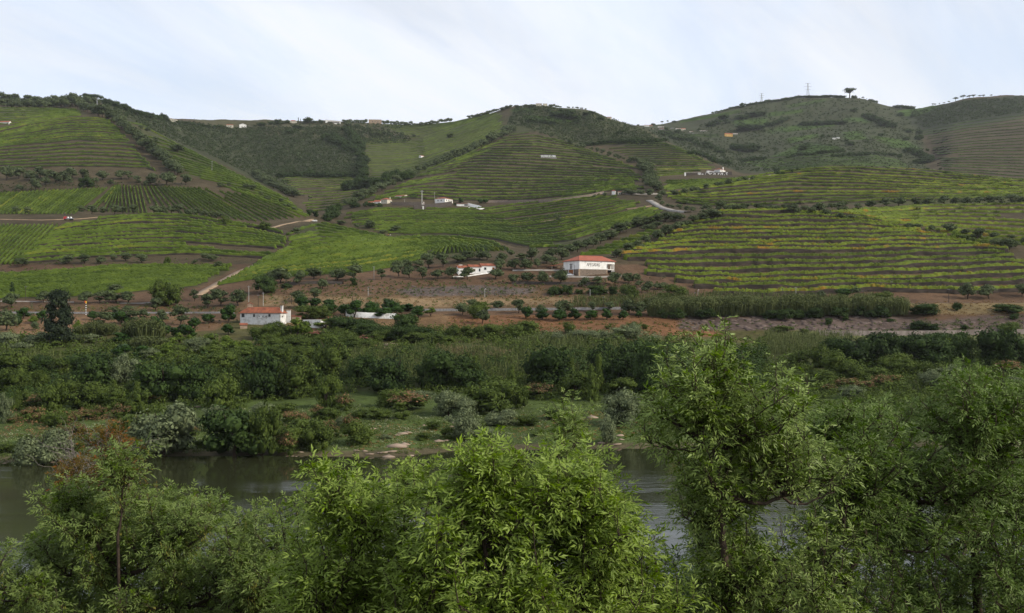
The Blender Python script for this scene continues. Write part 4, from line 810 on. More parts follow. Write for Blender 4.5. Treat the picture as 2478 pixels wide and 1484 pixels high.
# --- around the old farm and the orange row
grp('olive', 5, [(235,558,175,130),(130,560,100,110),(415,582,112,140),(555,522,142,100),(780,532,132,105),(820,500,80,70),(940,530,132,125),(635,612,102,95),(1200,522,90,90),(1370,492,155,130),(1440,425,110,90),(1470,505,122,105),(1550,440,95,90),(1595,522,112,105),(1650,412,142,120),(1790,405,135,125)], 'on the bank left of the small cottage')
grp('olive', 5, [(1740,517,98,92),(1885,515,115,110),(2025,522,112,105),(1920,362,108,85),(2030,342,108,88),(2140,332,78,70),(2215,335,88,85),(2290,517,122,95),(2345,442,125,105),(2430,302,65,65),(2350,352,75,82),(2430,425,65,85),(2435,560,70,85)], 'around the small cottage')
grp('dark', 5, [(935,580,50,70),(80,652,190,190),(290,605,90,45)], 'on the bank above the old farmhouse')
grp('olive', 5, [(385,735,112,100),(565,712,112,88),(1975,862,118,120),(2060,800,100,80),(2165,945,108,125),(2315,812,106,80)], 'beside the railway near the orange rows')
grp('mid', 5, [(2130,890,150,140),(2180,800,80,60)], 'between olives beside the railway')
grp('citrus', 5, [(430,802,142,100),(570,782,112,78),(690,790,120,75),(730,850,110,90),(850,872,110,105),(940,885,150,140),(1050,875,90,70),(1110,872,135,125),(1220,890,140,105),(1270,830,120,110),(1340,865,140,110),(1450,825,135,70),(1555,888,112,112)], 'in the orange grove right of the old farmhouse')
grp('lime', 5, [(1675,875,90,75)], 'at the right end of the orange grove')
grp('lime', 5, [(400,1120,250,210),(670,1000,165,100)], 'below the old farmhouse')
grp('mid', 5, [(520,895,200,110),(610,895,180,130)], 'growing over the roofless ruin')
grp('dark', 5, [(1430,1010,220,190)], 'large and rounded, below the orange grove')
grp('mid', 5, [(180,1010,170,90),(60,1090,190,120),(210,1120,130,140)], 'against the wall of the old farmhouse')
rowof('dark', 5, [(790,1000),(900,1010),(1050,1030),(1180,1080),(1300,1090),(1450,1110),(1560,1090)], 11, 200, 'in the ivy below the orange grove', 20, 105)
grp('olive', 6, [(30,562,78,90),(145,552,122,105),(290,568,108,115),(465,565,122,120),(690,598,96,98),(820,582,98,88),(990,582,122,115),(1115,562,115,95),(1185,540,82,70),(1220,595,72,60),(1300,655,112,98),(1390,622,90,72),(1455,622,72,70)], 'below the winery')
grp('olive', 6, [(185,338,122,112),(90,335,90,60),(30,435,85,95),(125,435,115,95),(250,412,82,90),(330,370,102,85),(395,412,102,85),(390,315,135,85),(470,335,130,105),(550,275,92,85),(480,260,62,70),(625,262,105,98),(712,235,112,95),(775,215,82,92),(845,182,92,90),(940,135,125,85)], 'in the band left of the winery')
grp('olive', 6, [(1000,315,100,82),(1115,270,112,88),(1205,245,112,92),(1290,195,122,92),(1405,145,92,88),(1490,100,112,92)], 'climbing from the winery roof')
grp('dark', 6, [(400,670,95,80),(450,665,80,60),(530,665,90,85),(640,660,60,40),(810,665,135,80),(870,665,70,50),(965,668,72,75)], 'on the earth bank below the winery')
grp('mid', 6, [(1130,705,138,130),(1570,700,190,130),(1450,722,92,65)], 'on the bank right of the winery')
grp('olive', 6, [(65,845,118,122),(270,860,90,100),(500,855,128,125),(770,828,82,90),(925,818,84,82),(1120,858,125,140),(1230,865,112,120)], 'behind the row of clipped orange trees')
grp('citrus', 6, [(137,898,102,102),(293,908,128,112),(455,916,120,112),(600,912,106,102),(755,908,114,95),(908,905,108,95),(1062,908,82,82),(1215,888,68,62)], 'in the row of clipped trees below the railway')
grp('mid', 6, [(110,1065,225,130),(30,1060,120,90),(545,1035,95,90),(1170,990,110,60),(920,995,50,35),(1270,995,50,40)], 'on the orange grass below the clipped row')
grp('grey', 6, [(1170,1070,90,110),(1060,1090,170,110)], 'on the orange grass right of centre')
# --- reed hedge and embankment, right
rr_ = random.Random(3)
k = 0; its = []
for x in range(1400, 2460, 75): its.append((6, x, 885-(x-1400)*0.012, 150, 165))
for x in range(30, 1260, 75): its.append((7, x, 868, 150, 165))
for i, (c, x, y, w_, h_) in enumerate(its): plant('reed', *kc(c, x+rr_.uniform(-15, 15), y-10), w_*.2528*rr_.uniform(.95, 1.2), h_*.2528*rr_.uniform(.9, 1.15), 'tall cane clump, %s from left above the rock slope' % nth(i), 'cane clumps in the long hedge above the rock slope')
its = []
for x in range(1330, 2400, 120): its.append((6, x+rr_.uniform(-20,20), 780, 150, 90))
for x in range(20, 1200, 120): its.append((7, x+rr_.uniform(-20,20), 775, 150, 80))
for i, (c, x, y, w_, h_) in enumerate(its): plant('reed', *kc(c, x, y), w_*.2528, h_*.2528, 'cane clump, %s from the left, back line of the hedge' % nth(i), 'cane clumps in the back line of the long hedge')
grp('dark', 6, [(1410,880,110,100),(1580,900,120,95),(1850,900,150,110),(1460,895,60,60)], 'under the left cane hedge')
grp('dark', 7, [(20,900,120,80),(160,905,170,100),(290,895,100,70),(440,895,140,100),(560,860,90,80),(680,890,150,100),(880,870,120,90),(1000,885,120,80),(1090,890,130,100)], 'under the right cane hedge')
grp('olive', 7, [(500,715,82,80),(845,712,100,105),(1910,708,130,140),(2115,705,150,135),(2430,690,110,135)], 'on the railway edge below the broad terraces')
grp('citrus', 7, [(710,700,140,95)], 'on the railway edge below the broad terraces')
grp('dark', 7, [(1490,862,245,100),(2290,842,225,95),(1810,822,62,80),(2360,905,70,60),(585,955,55,60),(740,915,50,35),(1440,1000,140,75),(1560,1010,120,60),(1880,1000,60,40),(1170,925,60,30)], 'on the grassy embankment at right')
grp('mid', 7, [(2290,1045,120,100),(350,1030,70,40),(1100,720,150,70),(130,1010,170,50)], 'small, along the retaining wall at right')

# --- flood plain thickets
grp('mid', 8, [(130,500,262,250),(640,455,200,150),(120,650,230,210),(230,790,170,150),(520,830,210,250),(400,600,110,150),(760,800,260,240),(950,790,200,250),(1110,805,210,200),(2110,800,265,280),(1310,842,180,230)], 'in the left thicket')
grp('dark', 8, [(380,485,160,185),(870,575,335,295),(1520,735,425,380),(1900,722,305,340),(20,480,150,200)], 'in the left thicket')
grp('grey', 8, [(1200,565,240,260),(40,935,130,260),(420,1335,335,360),(1570,1245,530,485),(2050,935,210,160),(60,205,210,140),(350,190,180,120),(860,165,160,70),(690,160,130,70),(210,275,160,90),(1900,265,190,150),(1430,340,150,100)], 'among the left river bank bushes')
grp('pink', 8, [(350,800,165,120),(300,905,155,120),(385,935,120,100),(130,935,110,60),(830,905,160,95),(950,895,125,105),(700,945,110,85),(1150,900,150,110),(1440,745,120,65),(1990,1020,95,95),(600,1085,125,90),(1860,1060,110,80),(740,1100,170,150)], 'among the left river bank bushes')
grp('mid', 8, [(545,975,135,120),(460,965,105,110),(1300,1165,210,260),(1650,460,205,200),(2050,305,205,130),(2130,445,255,180),(2350,565,255,300),(1700,300,150,110),(1300,700,150,160),(240,300,130,80),(2300,330,200,120),(2400,700,150,140),(900,890,150,80)], 'between taller trees at left')
grp('tall', 8, [(1310,790,110,190),(560,700,120,150),(680,700,130,150),(1080,700,110,140),(160,820,90,160)], 'in the left thicket')
grp('dark', 8, [(2240,1265,500,470)], 'large spreading willow at the left river edge')
grp('dark', 9, [(60,705,335,430),(1030,545,255,250),(1280,640,350,340),(1730,605,305,315),(1990,605,285,285)], 'in the central thicket')
grp('mid', 9, [(390,690,390,380),(720,495,320,385),(680,800,200,300),(190,665,155,170),(1290,785,210,165),(2350,705,205,200),(2240,835,410,285),(440,560,150,160)], 'in the central thicket')
grp('tall', 9, [(540,650,130,260),(300,640,140,300),(1640,620,110,240),(1890,610,120,260),(2090,600,130,250),(2440,640,120,220)], 'in the central thicket')
grp('pink', 9, [(850,815,165,150),(590,885,135,95),(1460,815,310,140),(1330,780,160,150),(720,1085,145,155),(290,1235,170,170),(880,995,120,110),(310,930,150,90),(950,1000,120,80),(430,950,150,90)], 'on the central river meadow')
grp('grey', 9, [(1840,875,230,215),(1985,885,205,165),(1985,1105,250,240),(2350,955,240,145),(1560,700,200,70),(60,860,160,110)], 'on the central river meadow')
grp('mid', 9, [(970,1145,270,220),(380,1175,370,270),(600,1195,250,260),(1830,1085,125,110),(60,1260,260,420),(1140,300,150,70),(1900,120,150,100),(2060,120,150,120),(2250,110,190,120),(260,840,200,90)], 'along the central river edge')
grp('flower', 9, [(570,120,125,70),(625,175,80,45),(1050,160,140,70),(1095,215,85,35),(30,240,90,60),(100,290,60,40),(930,200,60,30),(440,110,50,30)], 'below the old farmhouse')
rowof('mid', 9, [(100,200),(300,200),(450,230),(700,200),(850,180),(1000,250),(1200,130),(1400,150),(1600,140),(1800,190)], 17, 165, 'in the scrub below the old farmhouse', 40, 90)
rowof('mid', 9, [(0,330),(150,300),(350,340),(500,330)], 6, 190, 'in the tangle left of the tall tree', 30, 110)
rowof('lime', 8, [(2150,200),(2250,260),(2350,230),(2440,330)], 5, 120, 'in the tangle below the orchard', 20, 80)
grp('dark', 10, [(330,605,355,370),(880,565,310,360),(1060,585,250,285),(1150,455,260,300),(1330,645,260,400),(450,480,160,150)], 'in the right central thicket')
grp('mid', 10, [(620,695,260,230),(60,800,160,225),(1050,675,240,165),(1250,600,140,120),(30,130,200,130),(150,120,140,110)], 'in the right central thicket')
grp('tall', 10, [(770,725,125,275),(1010,560,110,230),(830,640,110,240),(560,600,110,200)], 'in the right central thicket')
grp('lime', 10, [(130,705,150,125)], 'bright, behind the foreground sapling')
grp('pink', 10, [(270,705,240,135),(60,110,110,40)], 'behind the foreground sapling')
grp('grey', 10, [(1060,965,270,285),(905,1135,165,250),(430,150,170,70),(640,140,150,80),(760,150,150,80),(880,150,140,80),(980,150,100,50),(1180,130,90,100)], 'right of the foreground sapling')
grp('dark', 11, [(640,275,200,150),(800,405,310,280),(1060,375,280,295),(1270,225,190,120),(1390,345,260,250),(1570,375,290,265),(1640,200,210,130),(1810,335,260,250),(2180,375,285,305),(2400,385,240,285),(1180,260,150,120),(1480,250,170,150),(960,290,160,150)], 'in the dark tree belt at right')
grp('mid', 11, [(515,405,175,180),(660,495,225,215),(820,525,190,150),(1200,435,260,175),(300,405,160,150),(1000,520,180,110),(1500,480,150,120),(560,560,190,120),(1290,470,190,130),(2340,60,150,80)], 'before the dark right belt')
grp('lime', 11, [(1700,345,145,195)], 'bright, inside the dark tree belt at right')
grp('pink', 11, [(1080,600,200,110),(750,600,160,80),(950,620,180,80),(1200,560,160,80),(600,640,150,70),(2330,480,220,110)], 'before the dark right belt')
grp('grey', 11, [(1560,600,200,150),(1750,520,200,120),(800,700,200,110),(2380,600,200,120)], 'behind the right foreground trees')

grp('mid', 9, [(1180,900,170,110),(1400,900,120,70),(700,900,160,100),(1000,890,130,80),(1600,1100,110,80),(1700,1000,130,80),(2100,1020,170,110),(120,960,140,90),(520,1020,120,80)], 'low on the river meadow')
grp('grey', 9, [(1250,1090,90,50),(2200,1090,140,90),(820,960,110,70)], 'low on the river meadow')
grp('mid', 10, [(150,960,160,90),(420,900,170,90),(640,980,150,80),(250,1060,120,60),(1300,900,200,120),(1400,1050,170,90)], 'on the shore behind the right trees')
grp('mid', 8, [(260,1130,140,90),(900,1150,170,100),(1100,1050,160,100),(80,1220,160,90),(700,1230,160,110),(1950,1180,120,90),(1150,1250,160,130)], 'on the left shore')
# cane beds: single clumps past counting
def stuff_clumps(name, regions, kinds, label):
    """ground plants too many and too merged to count, joined in one object"""
    rng = np.random.RandomState(sum(map(ord, name))); V = []; F_ = []; mi = []; mats = []; n = 0
    for poly, cnt, kind, wr, hr, nl in regions:
        p = np.array(poly); lo = p.min(0); hi = p.max(0); k = 0
        if M[kind] not in mats: mats.append(M[kind])
        m_ = mats.index(M[kind])
        while k < cnt:
            u = rng.uniform(lo[0], hi[0]); v = rng.uniform(lo[1], hi[1])
            if not inpoly(np.array([u]), np.array([v]), poly)[0]: continue
            k += 1
            g = ground(u, v); s = g[1]/F; W = rng.uniform(*wr)*s; H = rng.uniform(*hr)*s
            if kind in ('l_reed', 'l_dryreed'):
                x = rng.normal(size=nl)*W*.4; y = rng.normal(size=nl)*W*.4; h = H*(0.6+0.5*rng.rand(nl)); lx = rng.normal(size=nl)*H*.12; ww = 0.55*s*(0.7+rng.rand(nl))
                b0 = np.stack([g[0]+x, g[1]+y, g[2]+0*x-.2], 1); b1 = b0+np.stack([lx, 0*lx, h], 1); th = rng.rand(nl)*3.14; dd = np.stack([np.cos(th)*ww, np.sin(th)*ww, 0*th], 1)
                v_ = np.stack([b0-dd*.5, b0+dd*.5, b1+dd*.9, b1-dd*.9], 1).reshape(-1, 3)
                P2 = b1+rng.normal(size=(nl, 3))*s*1.2; q_, _ = quads(P2, rng.normal(size=(nl, 3))+np.array([0,0,.5]), 2.2*s, 0.8*s, rng)
                v_ = np.concatenate([v_, q_]); f_ = np.arange(len(v_)).reshape(-1, 4)
            else:
                d = rng.normal(size=(nl, 3)); d /= np.linalg.norm(d, axis=1, keepdims=True); d[:, 2] = np.abs(d[:, 2])
                P = g+d*np.array([W*.5, W*.5, H])*(0.75+0.35*rng.rand(nl))[:, None]
                v_, f_ = quads(P, d+rng.normal(size=(nl, 3))*.3, max(1.3*s, W*.085), max(0.9*s, W*.06), rng)
            V.append(v_); F_.append(f_+n); n += len(v_); mi += [m_]*len(f_)
    o = link(name, mesh(name, np.concatenate(V), np.concatenate(F_), mats, midx=mi)); tag(o, label, None, None, 'stuff'); return o
def KP(c, pts): return [kc(c, x, y) for x, y in pts]
stuff_clumps('cane_bed', [
  (KP(9, [(1100,260),(1900,230),(2451,260),(2451,520),(1500,520),(1150,420)]), 330, 'l_reed', (18,34), (14,26), 9),
  (KP(10, [(0,150),(700,150),(1100,200),(1100,420),(500,480),(0,480)]), 330, 'l_reed', (18,34), (14,26), 9),
  (KP(11, [(0,110),(600,120),(900,130),(560,240),(400,290),(0,290)]), 240, 'l_reed', (18,30), (14,24), 9),
  (KP(8, [(0,300),(250,280),(760,330),(760,470),(250,480),(0,380)]), 120, 'l_reed', (18,30), (18,28), 9),
  (KP(9, [(850,250),(1040,260),(1050,420),(830,540),(800,500)]), 60, 'l_reed', (18,30), (16,26), 9),
  (KP(9, [(1700,260),(2100,260),(2451,300),(2400,360),(1800,330)]), 70, 'l_dryreed', (16,26), (16,24), 7),
  (KP(6, [(560,720),(1350,700),(1350,790),(560,790)]), 120, 'l_reed', (14,24), (10,16), 9),
  (KP(6, [(1330,690),(2451,700),(2451,760),(1360,760)]), 110, 'l_reed', (16,26), (14,22), 9),
  (KP(7, [(0,700),(1150,700),(1200,780),(0,780)]), 110, 'l_reed', (16,26), (12,20), 9),
 ], None, 'beds of giant cane across the flood plain')
stuff_clumps('undergrowth', [
  (KP(8, [(0,80),(1000,130),(2451,300),(2451,800),(1800,820),(0,950)]), 620, 'l_mid', (14,40), (8,26), 70),
  (KP(8, [(0,380),(2451,300),(2451,700),(0,800)]), 260, 'l_dark', (16,44), (10,30), 70),
  (KP(9, [(0,60),(1500,100),(2451,80),(2451,700),(1200,640),(0,760)]), 620, 'l_mid', (14,38), (8,22), 70),
  (KP(9, [(0,150),(2451,300),(2451,680),(1300,600),(0,700)]), 220, 'l_dark', (16,40), (10,26), 70),
  (KP(10, [(0,80),(1100,120),(2451,150),(2451,760),(1400,730),(900,740),(0,740)]), 640, 'l_mid', (14,38), (8,24), 70),
  (KP(10, [(300,300),(1400,250),(2451,250),(2451,650),(1400,680),(300,650)]), 340, 'l_dark', (18,44), (12,34), 70),
  (KP(11, [(200,250),(2451,300),(2451,760),(0,760),(0,420)]), 620, 'l_mid', (14,40), (10,26), 60),
  (KP(11, [(500,200),(2000,200),(2451,330),(2451,420),(600,450)]), 200, 'l_dark', (18,40), (14,30), 34),
  (KP(11, [(0,640),(1400,620),(2451,640),(2451,900),(0,900)]), 300, 'l_mid', (10,30), (5,15), 40),
  (KP(10, [(1300,660),(2451,640),(2451,950),(1300,900)]), 200, 'l_mid', (10,30), (5,15), 40),
  (KP(10, [(1300,700),(2451,700),(2451,1000),(1300,900)]), 120, 'l_grey', (8,22), (4,10), 30),
  (KP(9, [(0,900),(900,850),(1900,950),(2400,1100),(1500,1240),(200,1250)]), 170, 'l_mid', (6,18), (3,8), 26),
  (KP(8, [(0,1000),(1200,1000),(2000,1100),(1900,1250),(0,1330)]), 130, 'l_mid', (6,20), (3,9), 26),
  (KP(8, [(100,820),(1300,800),(1300,1080),(0,1080)]), 130, 'l_pink', (10,26), (6,14), 26),
  (KP(9, [(200,850),(1100,850),(1500,1200),(200,1150)]), 70, 'l_pink', (8,20), (4,9), 22),
  (KP(5, [(700,960),(1600,990),(2451,980),(2451,1100),(600,1100)]), 200, 'l_mid', (14,32), (8,18), 30),
  (KP(6, [(0,1010),(1400,1050),(1600,1110),(0,1110)]), 150, 'l_grey', (12,28), (7,14), 30),
  (KP(6, [(0,960),(1000,930),(1350,960),(1350,1050),(0,1050)]), 40, 'l_mid', (8,18), (4,10), 20),
  ([(640,716),(1500,716),(1600,735),(1500,748),(640,748)], 150, 'l_mid', (5,13), (3,7), 18),
  ([(600,676),(1640,672),(1640,722),(600,730)], 200, 'l_olive', (5,14), (3,8), 20),
  ([(0,735),(600,735),(600,800),(0,800)], 120, 'l_olive', (5,14), (3,8), 20),
  ([(640,684),(1640,680),(1640,716),(640,716)], 320, 'l_mid', (4,11), (2,6), 16),
  ([(0,740),(600,742),(600,756),(0,756)], 110, 'l_mid', (5,12), (3,6), 16),
  ([(1100,775),(1720,785),(1700,812),(1060,800)], 160, 'l_mid', (5,12), (3,6), 18),
  ([(1640,770),(2478,775),(2478,806),(1640,806)], 150, 'l_mid', (4,12), (2,6), 16),
  (KP(7, [(1300,960),(2451,870),(2451,1000),(1300,1020)]), 60, 'l_mid', (8,20), (3,8), 20),
  (KP(4, [(0,1050),(2200,1100),(2451,1200),(2451,1480),(0,1480)]), 260, 'l_mid', (14,34), (8,20), 30),
 ], None, 'low tangled undergrowth between the flood plain trees')
stuff_clumps('river_meadow', [
  (KP(8, [(0,960),(400,960),(1200,930),(1400,1000),(2200,800),(2451,800),(2451,1180),(1900,1230),(0,1330)]), 1500, 'l_grass', (8,20), (1.5,4), 14),
  (KP(9, [(0,760),(1200,760),(1800,900),(2451,850),(2451,1180),(1800,1180),(0,1200)]), 2000, 'l_grass', (8,22), (1.2,3.5), 14),
  (KP(10, [(0,760),(900,720),(1400,760),(1400,1100),(0,1150)]), 700, 'l_grass', (8,20), (1.2,3.0), 12),
  (KP(10, [(1400,760),(2451,760),(2451,1150),(1400,1100)]), 500, 'l_grass', (8,20), (1.2,3.0), 12),
  (KP(11, [(0,760),(2451,760),(2451,1150),(0,1150)]), 600, 'l_grass', (8,20), (1.2,3.0), 12),
  (KP(10, [(0,860),(1400,800),(1400,1100),(0,1100)]), 260, 'l_dry', (8,20), (1.2,3.0), 12),
  (KP(9, [(1100,950),(2000,950),(2100,1190),(1000,1190)]), 160, 'l_dry', (8,20), (1.0,2.4), 12),
 ], None, 'rough green meadow grass with white flowers along the river')
stuff_clumps('dry_grass', [
  ([(1090,765),(1600,765),(1720,790),(1700,812),(1280,800),(1060,792)], 420, 'l_dry', (4,11), (1.2,3.0), 10),
  ([(0,765),(560,770),(520,800),(0,805)], 200, 'l_dry', (4,11), (1.2,3.0), 10),
  ([(640,716),(1400,716),(1400,740),(640,742)], 300, 'l_dry', (4,11), (1.2,2.6), 10),
  ([(640,690),(1400,680),(1600,690),(1600,716),(640,716)], 170, 'l_dry', (3,8), (1,2), 8),
  ([(2140,733),(2478,728),(2478,765),(2260,765)], 200, 'l_dry', (4,12), (1.5,3.5), 10),
  ([(0,740),(600,742),(600,757),(0,757)], 150, 'l_dry', (4,10), (1,2.4), 8),
 ], None, 'dry orange grass on the banks by the railway')
SCR = [(235,245),(330,272),(480,306),(560,312),(860,309),(985,330),(1000,345),(880,350),(885,430),(690,430),(715,475),(620,432),(530,385),(430,345),(305,285)]
SCR2 = [(1228,300),(1250,262),(1310,258),(1440,276),(1540,308),(1600,342),(1700,388),(1640,358),(1480,346),(1390,346),(1300,316)]
SCR3 = [(1700,300),(1760,275),(1900,243),(2080,240),(2150,262),(2230,300),(2240,420),(1780,412),(1650,350)]
SCR4 = [(2200,270),(2290,256),(2350,241),(2478,236),(2478,272),(2340,292),(2235,312)]
SCR5 = [(1540,308),(1650,320),(1900,420),(1780,412),(1700,385)]
stuff_clumps('maquis_scrub', [
  (SCR, 4200, 'l_scrub', (5,13), (3,7), 16), (SCR, 500, 'l_olive', (5,11), (3,6), 14),
  ([(430,292),(560,305),(700,299),(900,297),(980,302),(980,312),(560,314),(430,305)], 380, 'l_scrub', (4,9), (2,4), 12),
  ([(480,303),(560,309),(860,307),(985,322),(985,338),(860,325),(560,325)], 420, 'l_scrub', (4,10), (2,5), 12),
  ([(1750,300),(2150,300),(2230,330),(2240,400),(1800,370)], 500, 'l_scrub', (4,9), (2,4), 12),
  (SCR2, 1700, 'l_scrub', (4,11), (2,6), 14), (SCR2, 160, 'l_olive', (4,9), (2,5), 12),
  (SCR3, 1900, 'l_scrub', (4,10), (2,5), 12), (SCR4, 1200, 'l_scrub', (5,10), (2,5), 12), (SCR5, 600, 'l_scrub', (4,9), (2,5), 12),
  ([(0,190+40),(190,236),(300,265),(300,290),(230,262),(0,262)], 100, 'l_scrub', (4,10), (2,5), 12),
  ([(0,445),(440,440),(440,452),(260,452),(0,468)], 120, 'l_scrub', (4,10), (1.5,4), 12),
  ([(640,680),(1600,672),(1600,712),(640,712)], 120, 'l_scrub', (4,12), (2,5), 14),
  ([(0,640),(560,622),(640,632),(420,642),(0,662)], 70, 'l_mid', (4,9), (1.5,4), 12),
 ], None, 'dark evergreen scrub covering the uncultivated slopes')


# ------------------------------------------------------------------ lettering made of strokes
GLY = {
 'A': [[(0,0),(.35,1),(.7,0)], [(.13,.36),(.57,.36)]], 'P': [[(.05,0),(.05,1),(.45,1),(.62,.88),(.62,.62),(.45,.5),(.05,.5)]],
 'E': [[(.6,0),(.05,0),(.05,1),(.6,1)], [(.05,.52),(.48,.52)]], 'G': [[(.62,.8),(.45,1),(.2,1),(.03,.75),(.03,.25),(.2,0),(.45,0),(.62,.15),(.62,.45),(.4,.45)]],
 'D': [[(.05,0),(.05,1),(.35,1),(.62,.78),(.62,.22),(.35,0),(.05,0)]], 'S': [[(.58,.84),(.42,1),(.18,1),(.05,.82),(.1,.6),(.5,.42),(.6,.2),(.42,0),(.16,0),(.02,.16)]],
 'V': [[(0,1),(.33,0),(.66,1)]], 'L': [[(.05,1),(.05,0),(.58,0)]], 'B': [[(.05,0),(.05,1),(.42,1),(.58,.86),(.58,.66),(.42,.53),(.05,.53)], [(.42,.53),(.62,.38),(.62,.15),(.42,0),(.05,0)]],
 'O': [[(.33,0),(.08,.2),(.03,.5),(.08,.8),(.33,1),(.58,.8),(.63,.5),(.58,.2),(.33,0)]], 'M': [[(.02,0),(.08,1),(.38,.25),(.68,1),(.74,0)]],
 'C': [[(.6,.82),(.42,1),(.2,1),(.03,.72),(.03,.28),(.2,0),(.42,0),(.6,.18)]], 'I': [[(.15,0),(.15,1)]],
 'Q': [[(.33,0),(.08,.2),(.03,.5),(.08,.8),(.33,1),(.58,.8),(.63,.5),(.58,.2),(.33,0)], [(.4,.25),(.66,-.08)]], 'T': [[(.33,0),(.33,1)], [(.02,1),(.64,1)]], 'H': [[(.05,0),(.05,1)], [(.6,0),(.6,1)], [(.05,.52),(.6,.52)]],
 'p': [[(.22,-.02),(.42,.98)], [(.12,.55),(.0,.8),(.2,1.02),(.6,1.02),(.78,.82),(.66,.55),(.34,.48)]], 'e': [[(.06,.36),(.5,.52),(.56,.72),(.36,.8),(.12,.6),(.06,.3),(.22,.04),(.5,.1),(.62,.24)]],
 'i': [[(.3,.74),(.16,.12),(.3,.0),(.46,.12)], [(.34,.95),(.37,1.0)]], 'x': [[(.0,.86),(.16,1),(.3,.9),(.5,.12),(.66,.0),(.8,.12)], [(.82,.98),(.62,.86),(.2,.12),(.02,.02)]],
 'o': [[(.34,0),(.1,.1),(.06,.4),(.2,.78),(.46,.9),(.66,.72),(.62,.36),(.5,.1),(.34,0)], [(.4,.62),(.7,.78)]], 't': [[(.4,.95),(.2,.2),(.32,.02),(.52,.14)], [(.1,.66),(.6,.72)]],
 'a': [[(.56,.8),(.3,.84),(.08,.56),(.04,.2),(.22,.0),(.46,.24),(.6,.82),(.54,.2),(.66,.02),(.84,.14)]], 's': [[(.62,.72),(.5,.92),(.26,.86),(.28,.62),(.5,.42),(.52,.14),(.3,.0),(.04,.1)], [(.04,.1),(-.14,.3)]],
}
ADV = {'I': .36, 'M': .92, ' ': .5, 'i': .62, 't': .78, 'p': .98, 'x': 1.05, 'a': .98}
def letter_mesh(ch, h, st, serif=False, wf=1.0):
    b = MB()
    for pl in GLY[ch]:
        for (x0, y0), (x1, y1) in zip(pl, pl[1:]):
            x0_, x1_ = x0*h*wf, x1*h*wf; z0, z1 = y0*h, y1*h; dx, dz = x1_-x0_, z1-z0; L_ = math.hypot(dx, dz) or 1; nx, nz = -dz/L_*st/2, dx/L_*st/2; ex, ez = dx/L_*st*.35, dz/L_*st*.35
            q = [(x0_-ex+nx, z0-ez+nz), (x0_-ex-nx, z0-ez-nz), (x1_+ex-nx, z1+ez-nz), (x1_+ex+nx, z1+ez+nz)]
            vs = [(a, 0, c) for a, c in q]+[(a, -0.06, c) for a, c in q]
            b.add(vs, [(0,1,2,3),(7,6,5,4),(0,4,5,1),(1,5,6,2),(2,6,7,3),(3,7,4,0)])
        if serif:
            for x, y in (pl[0], pl[-1]):
                if y in (0, 1): b.box(x*h*wf-st*1.1, x*h*wf+st*1.1, -0.065, 0, y*h-(st*.35 if y else 0), y*h+(0 if y else st*.35))
    return b
def write(parent, text, x, y, z, h, st, mat, face=0.0, serif=False, wf=1.0, rise=0.0, names='letter'):
    """letters as parts of parent, starting at local x, on a face at local y"""
    for ch in text:
        if ch != ' ':
            b = letter_mesh(ch, h, st, serif, wf); o = b.build(names, mat, parent, (x, y, z)); o.rotation_euler = (0, 0, face)
        a = ADV.get(ch, .8)*h*wf; x += a*math.cos(face); y += a*math.sin(face); z += rise*a

# ------------------------------------------------------------------ houses
def window_part(parent, face, x, z, w_, h, W, D, door=False, shutters=None, mat=None):
    """a framed opening on face F (front), L or R of a box W by D"""
    t = 0.09*max(1, w_/1.5)
    b = MB(); b.box(-w_/2-t, -w_/2, -0.10, 0.0, -t, h+t).box(w_/2, w_/2+t, -0.10, 0.0, -t, h+t).box(-w_/2, w_/2, -0.10, 0.0, h, h+t).box(-w_/2, w_/2, -0.10, 0.0, -t, 0)
    loc, rz = {'F': ((x, -0.002, z), 0), 'L': ((-0.002, D-x, z), -math.pi/2), 'R': ((W+0.002, x, z), math.pi/2)}[face]
    fr = b.build('door_frame' if door else 'window', M['concrete'] if not door else M['door'], parent, loc, rz)
    p = MB(); p.box(-w_/2, w_/2, -0.04, -0.005, 0, h)
    p.build('door_leaf' if door else 'pane', mat or (M['door'] if door else M['glass']), fr)
    if shutters:
        for sx in (-1, 1): q = MB(); q.box(min(sx*w_/2, sx*w_), max(sx*w_/2, sx*w_), -0.16, -0.105, 0, h); q.build('shutter', shutters, fr)
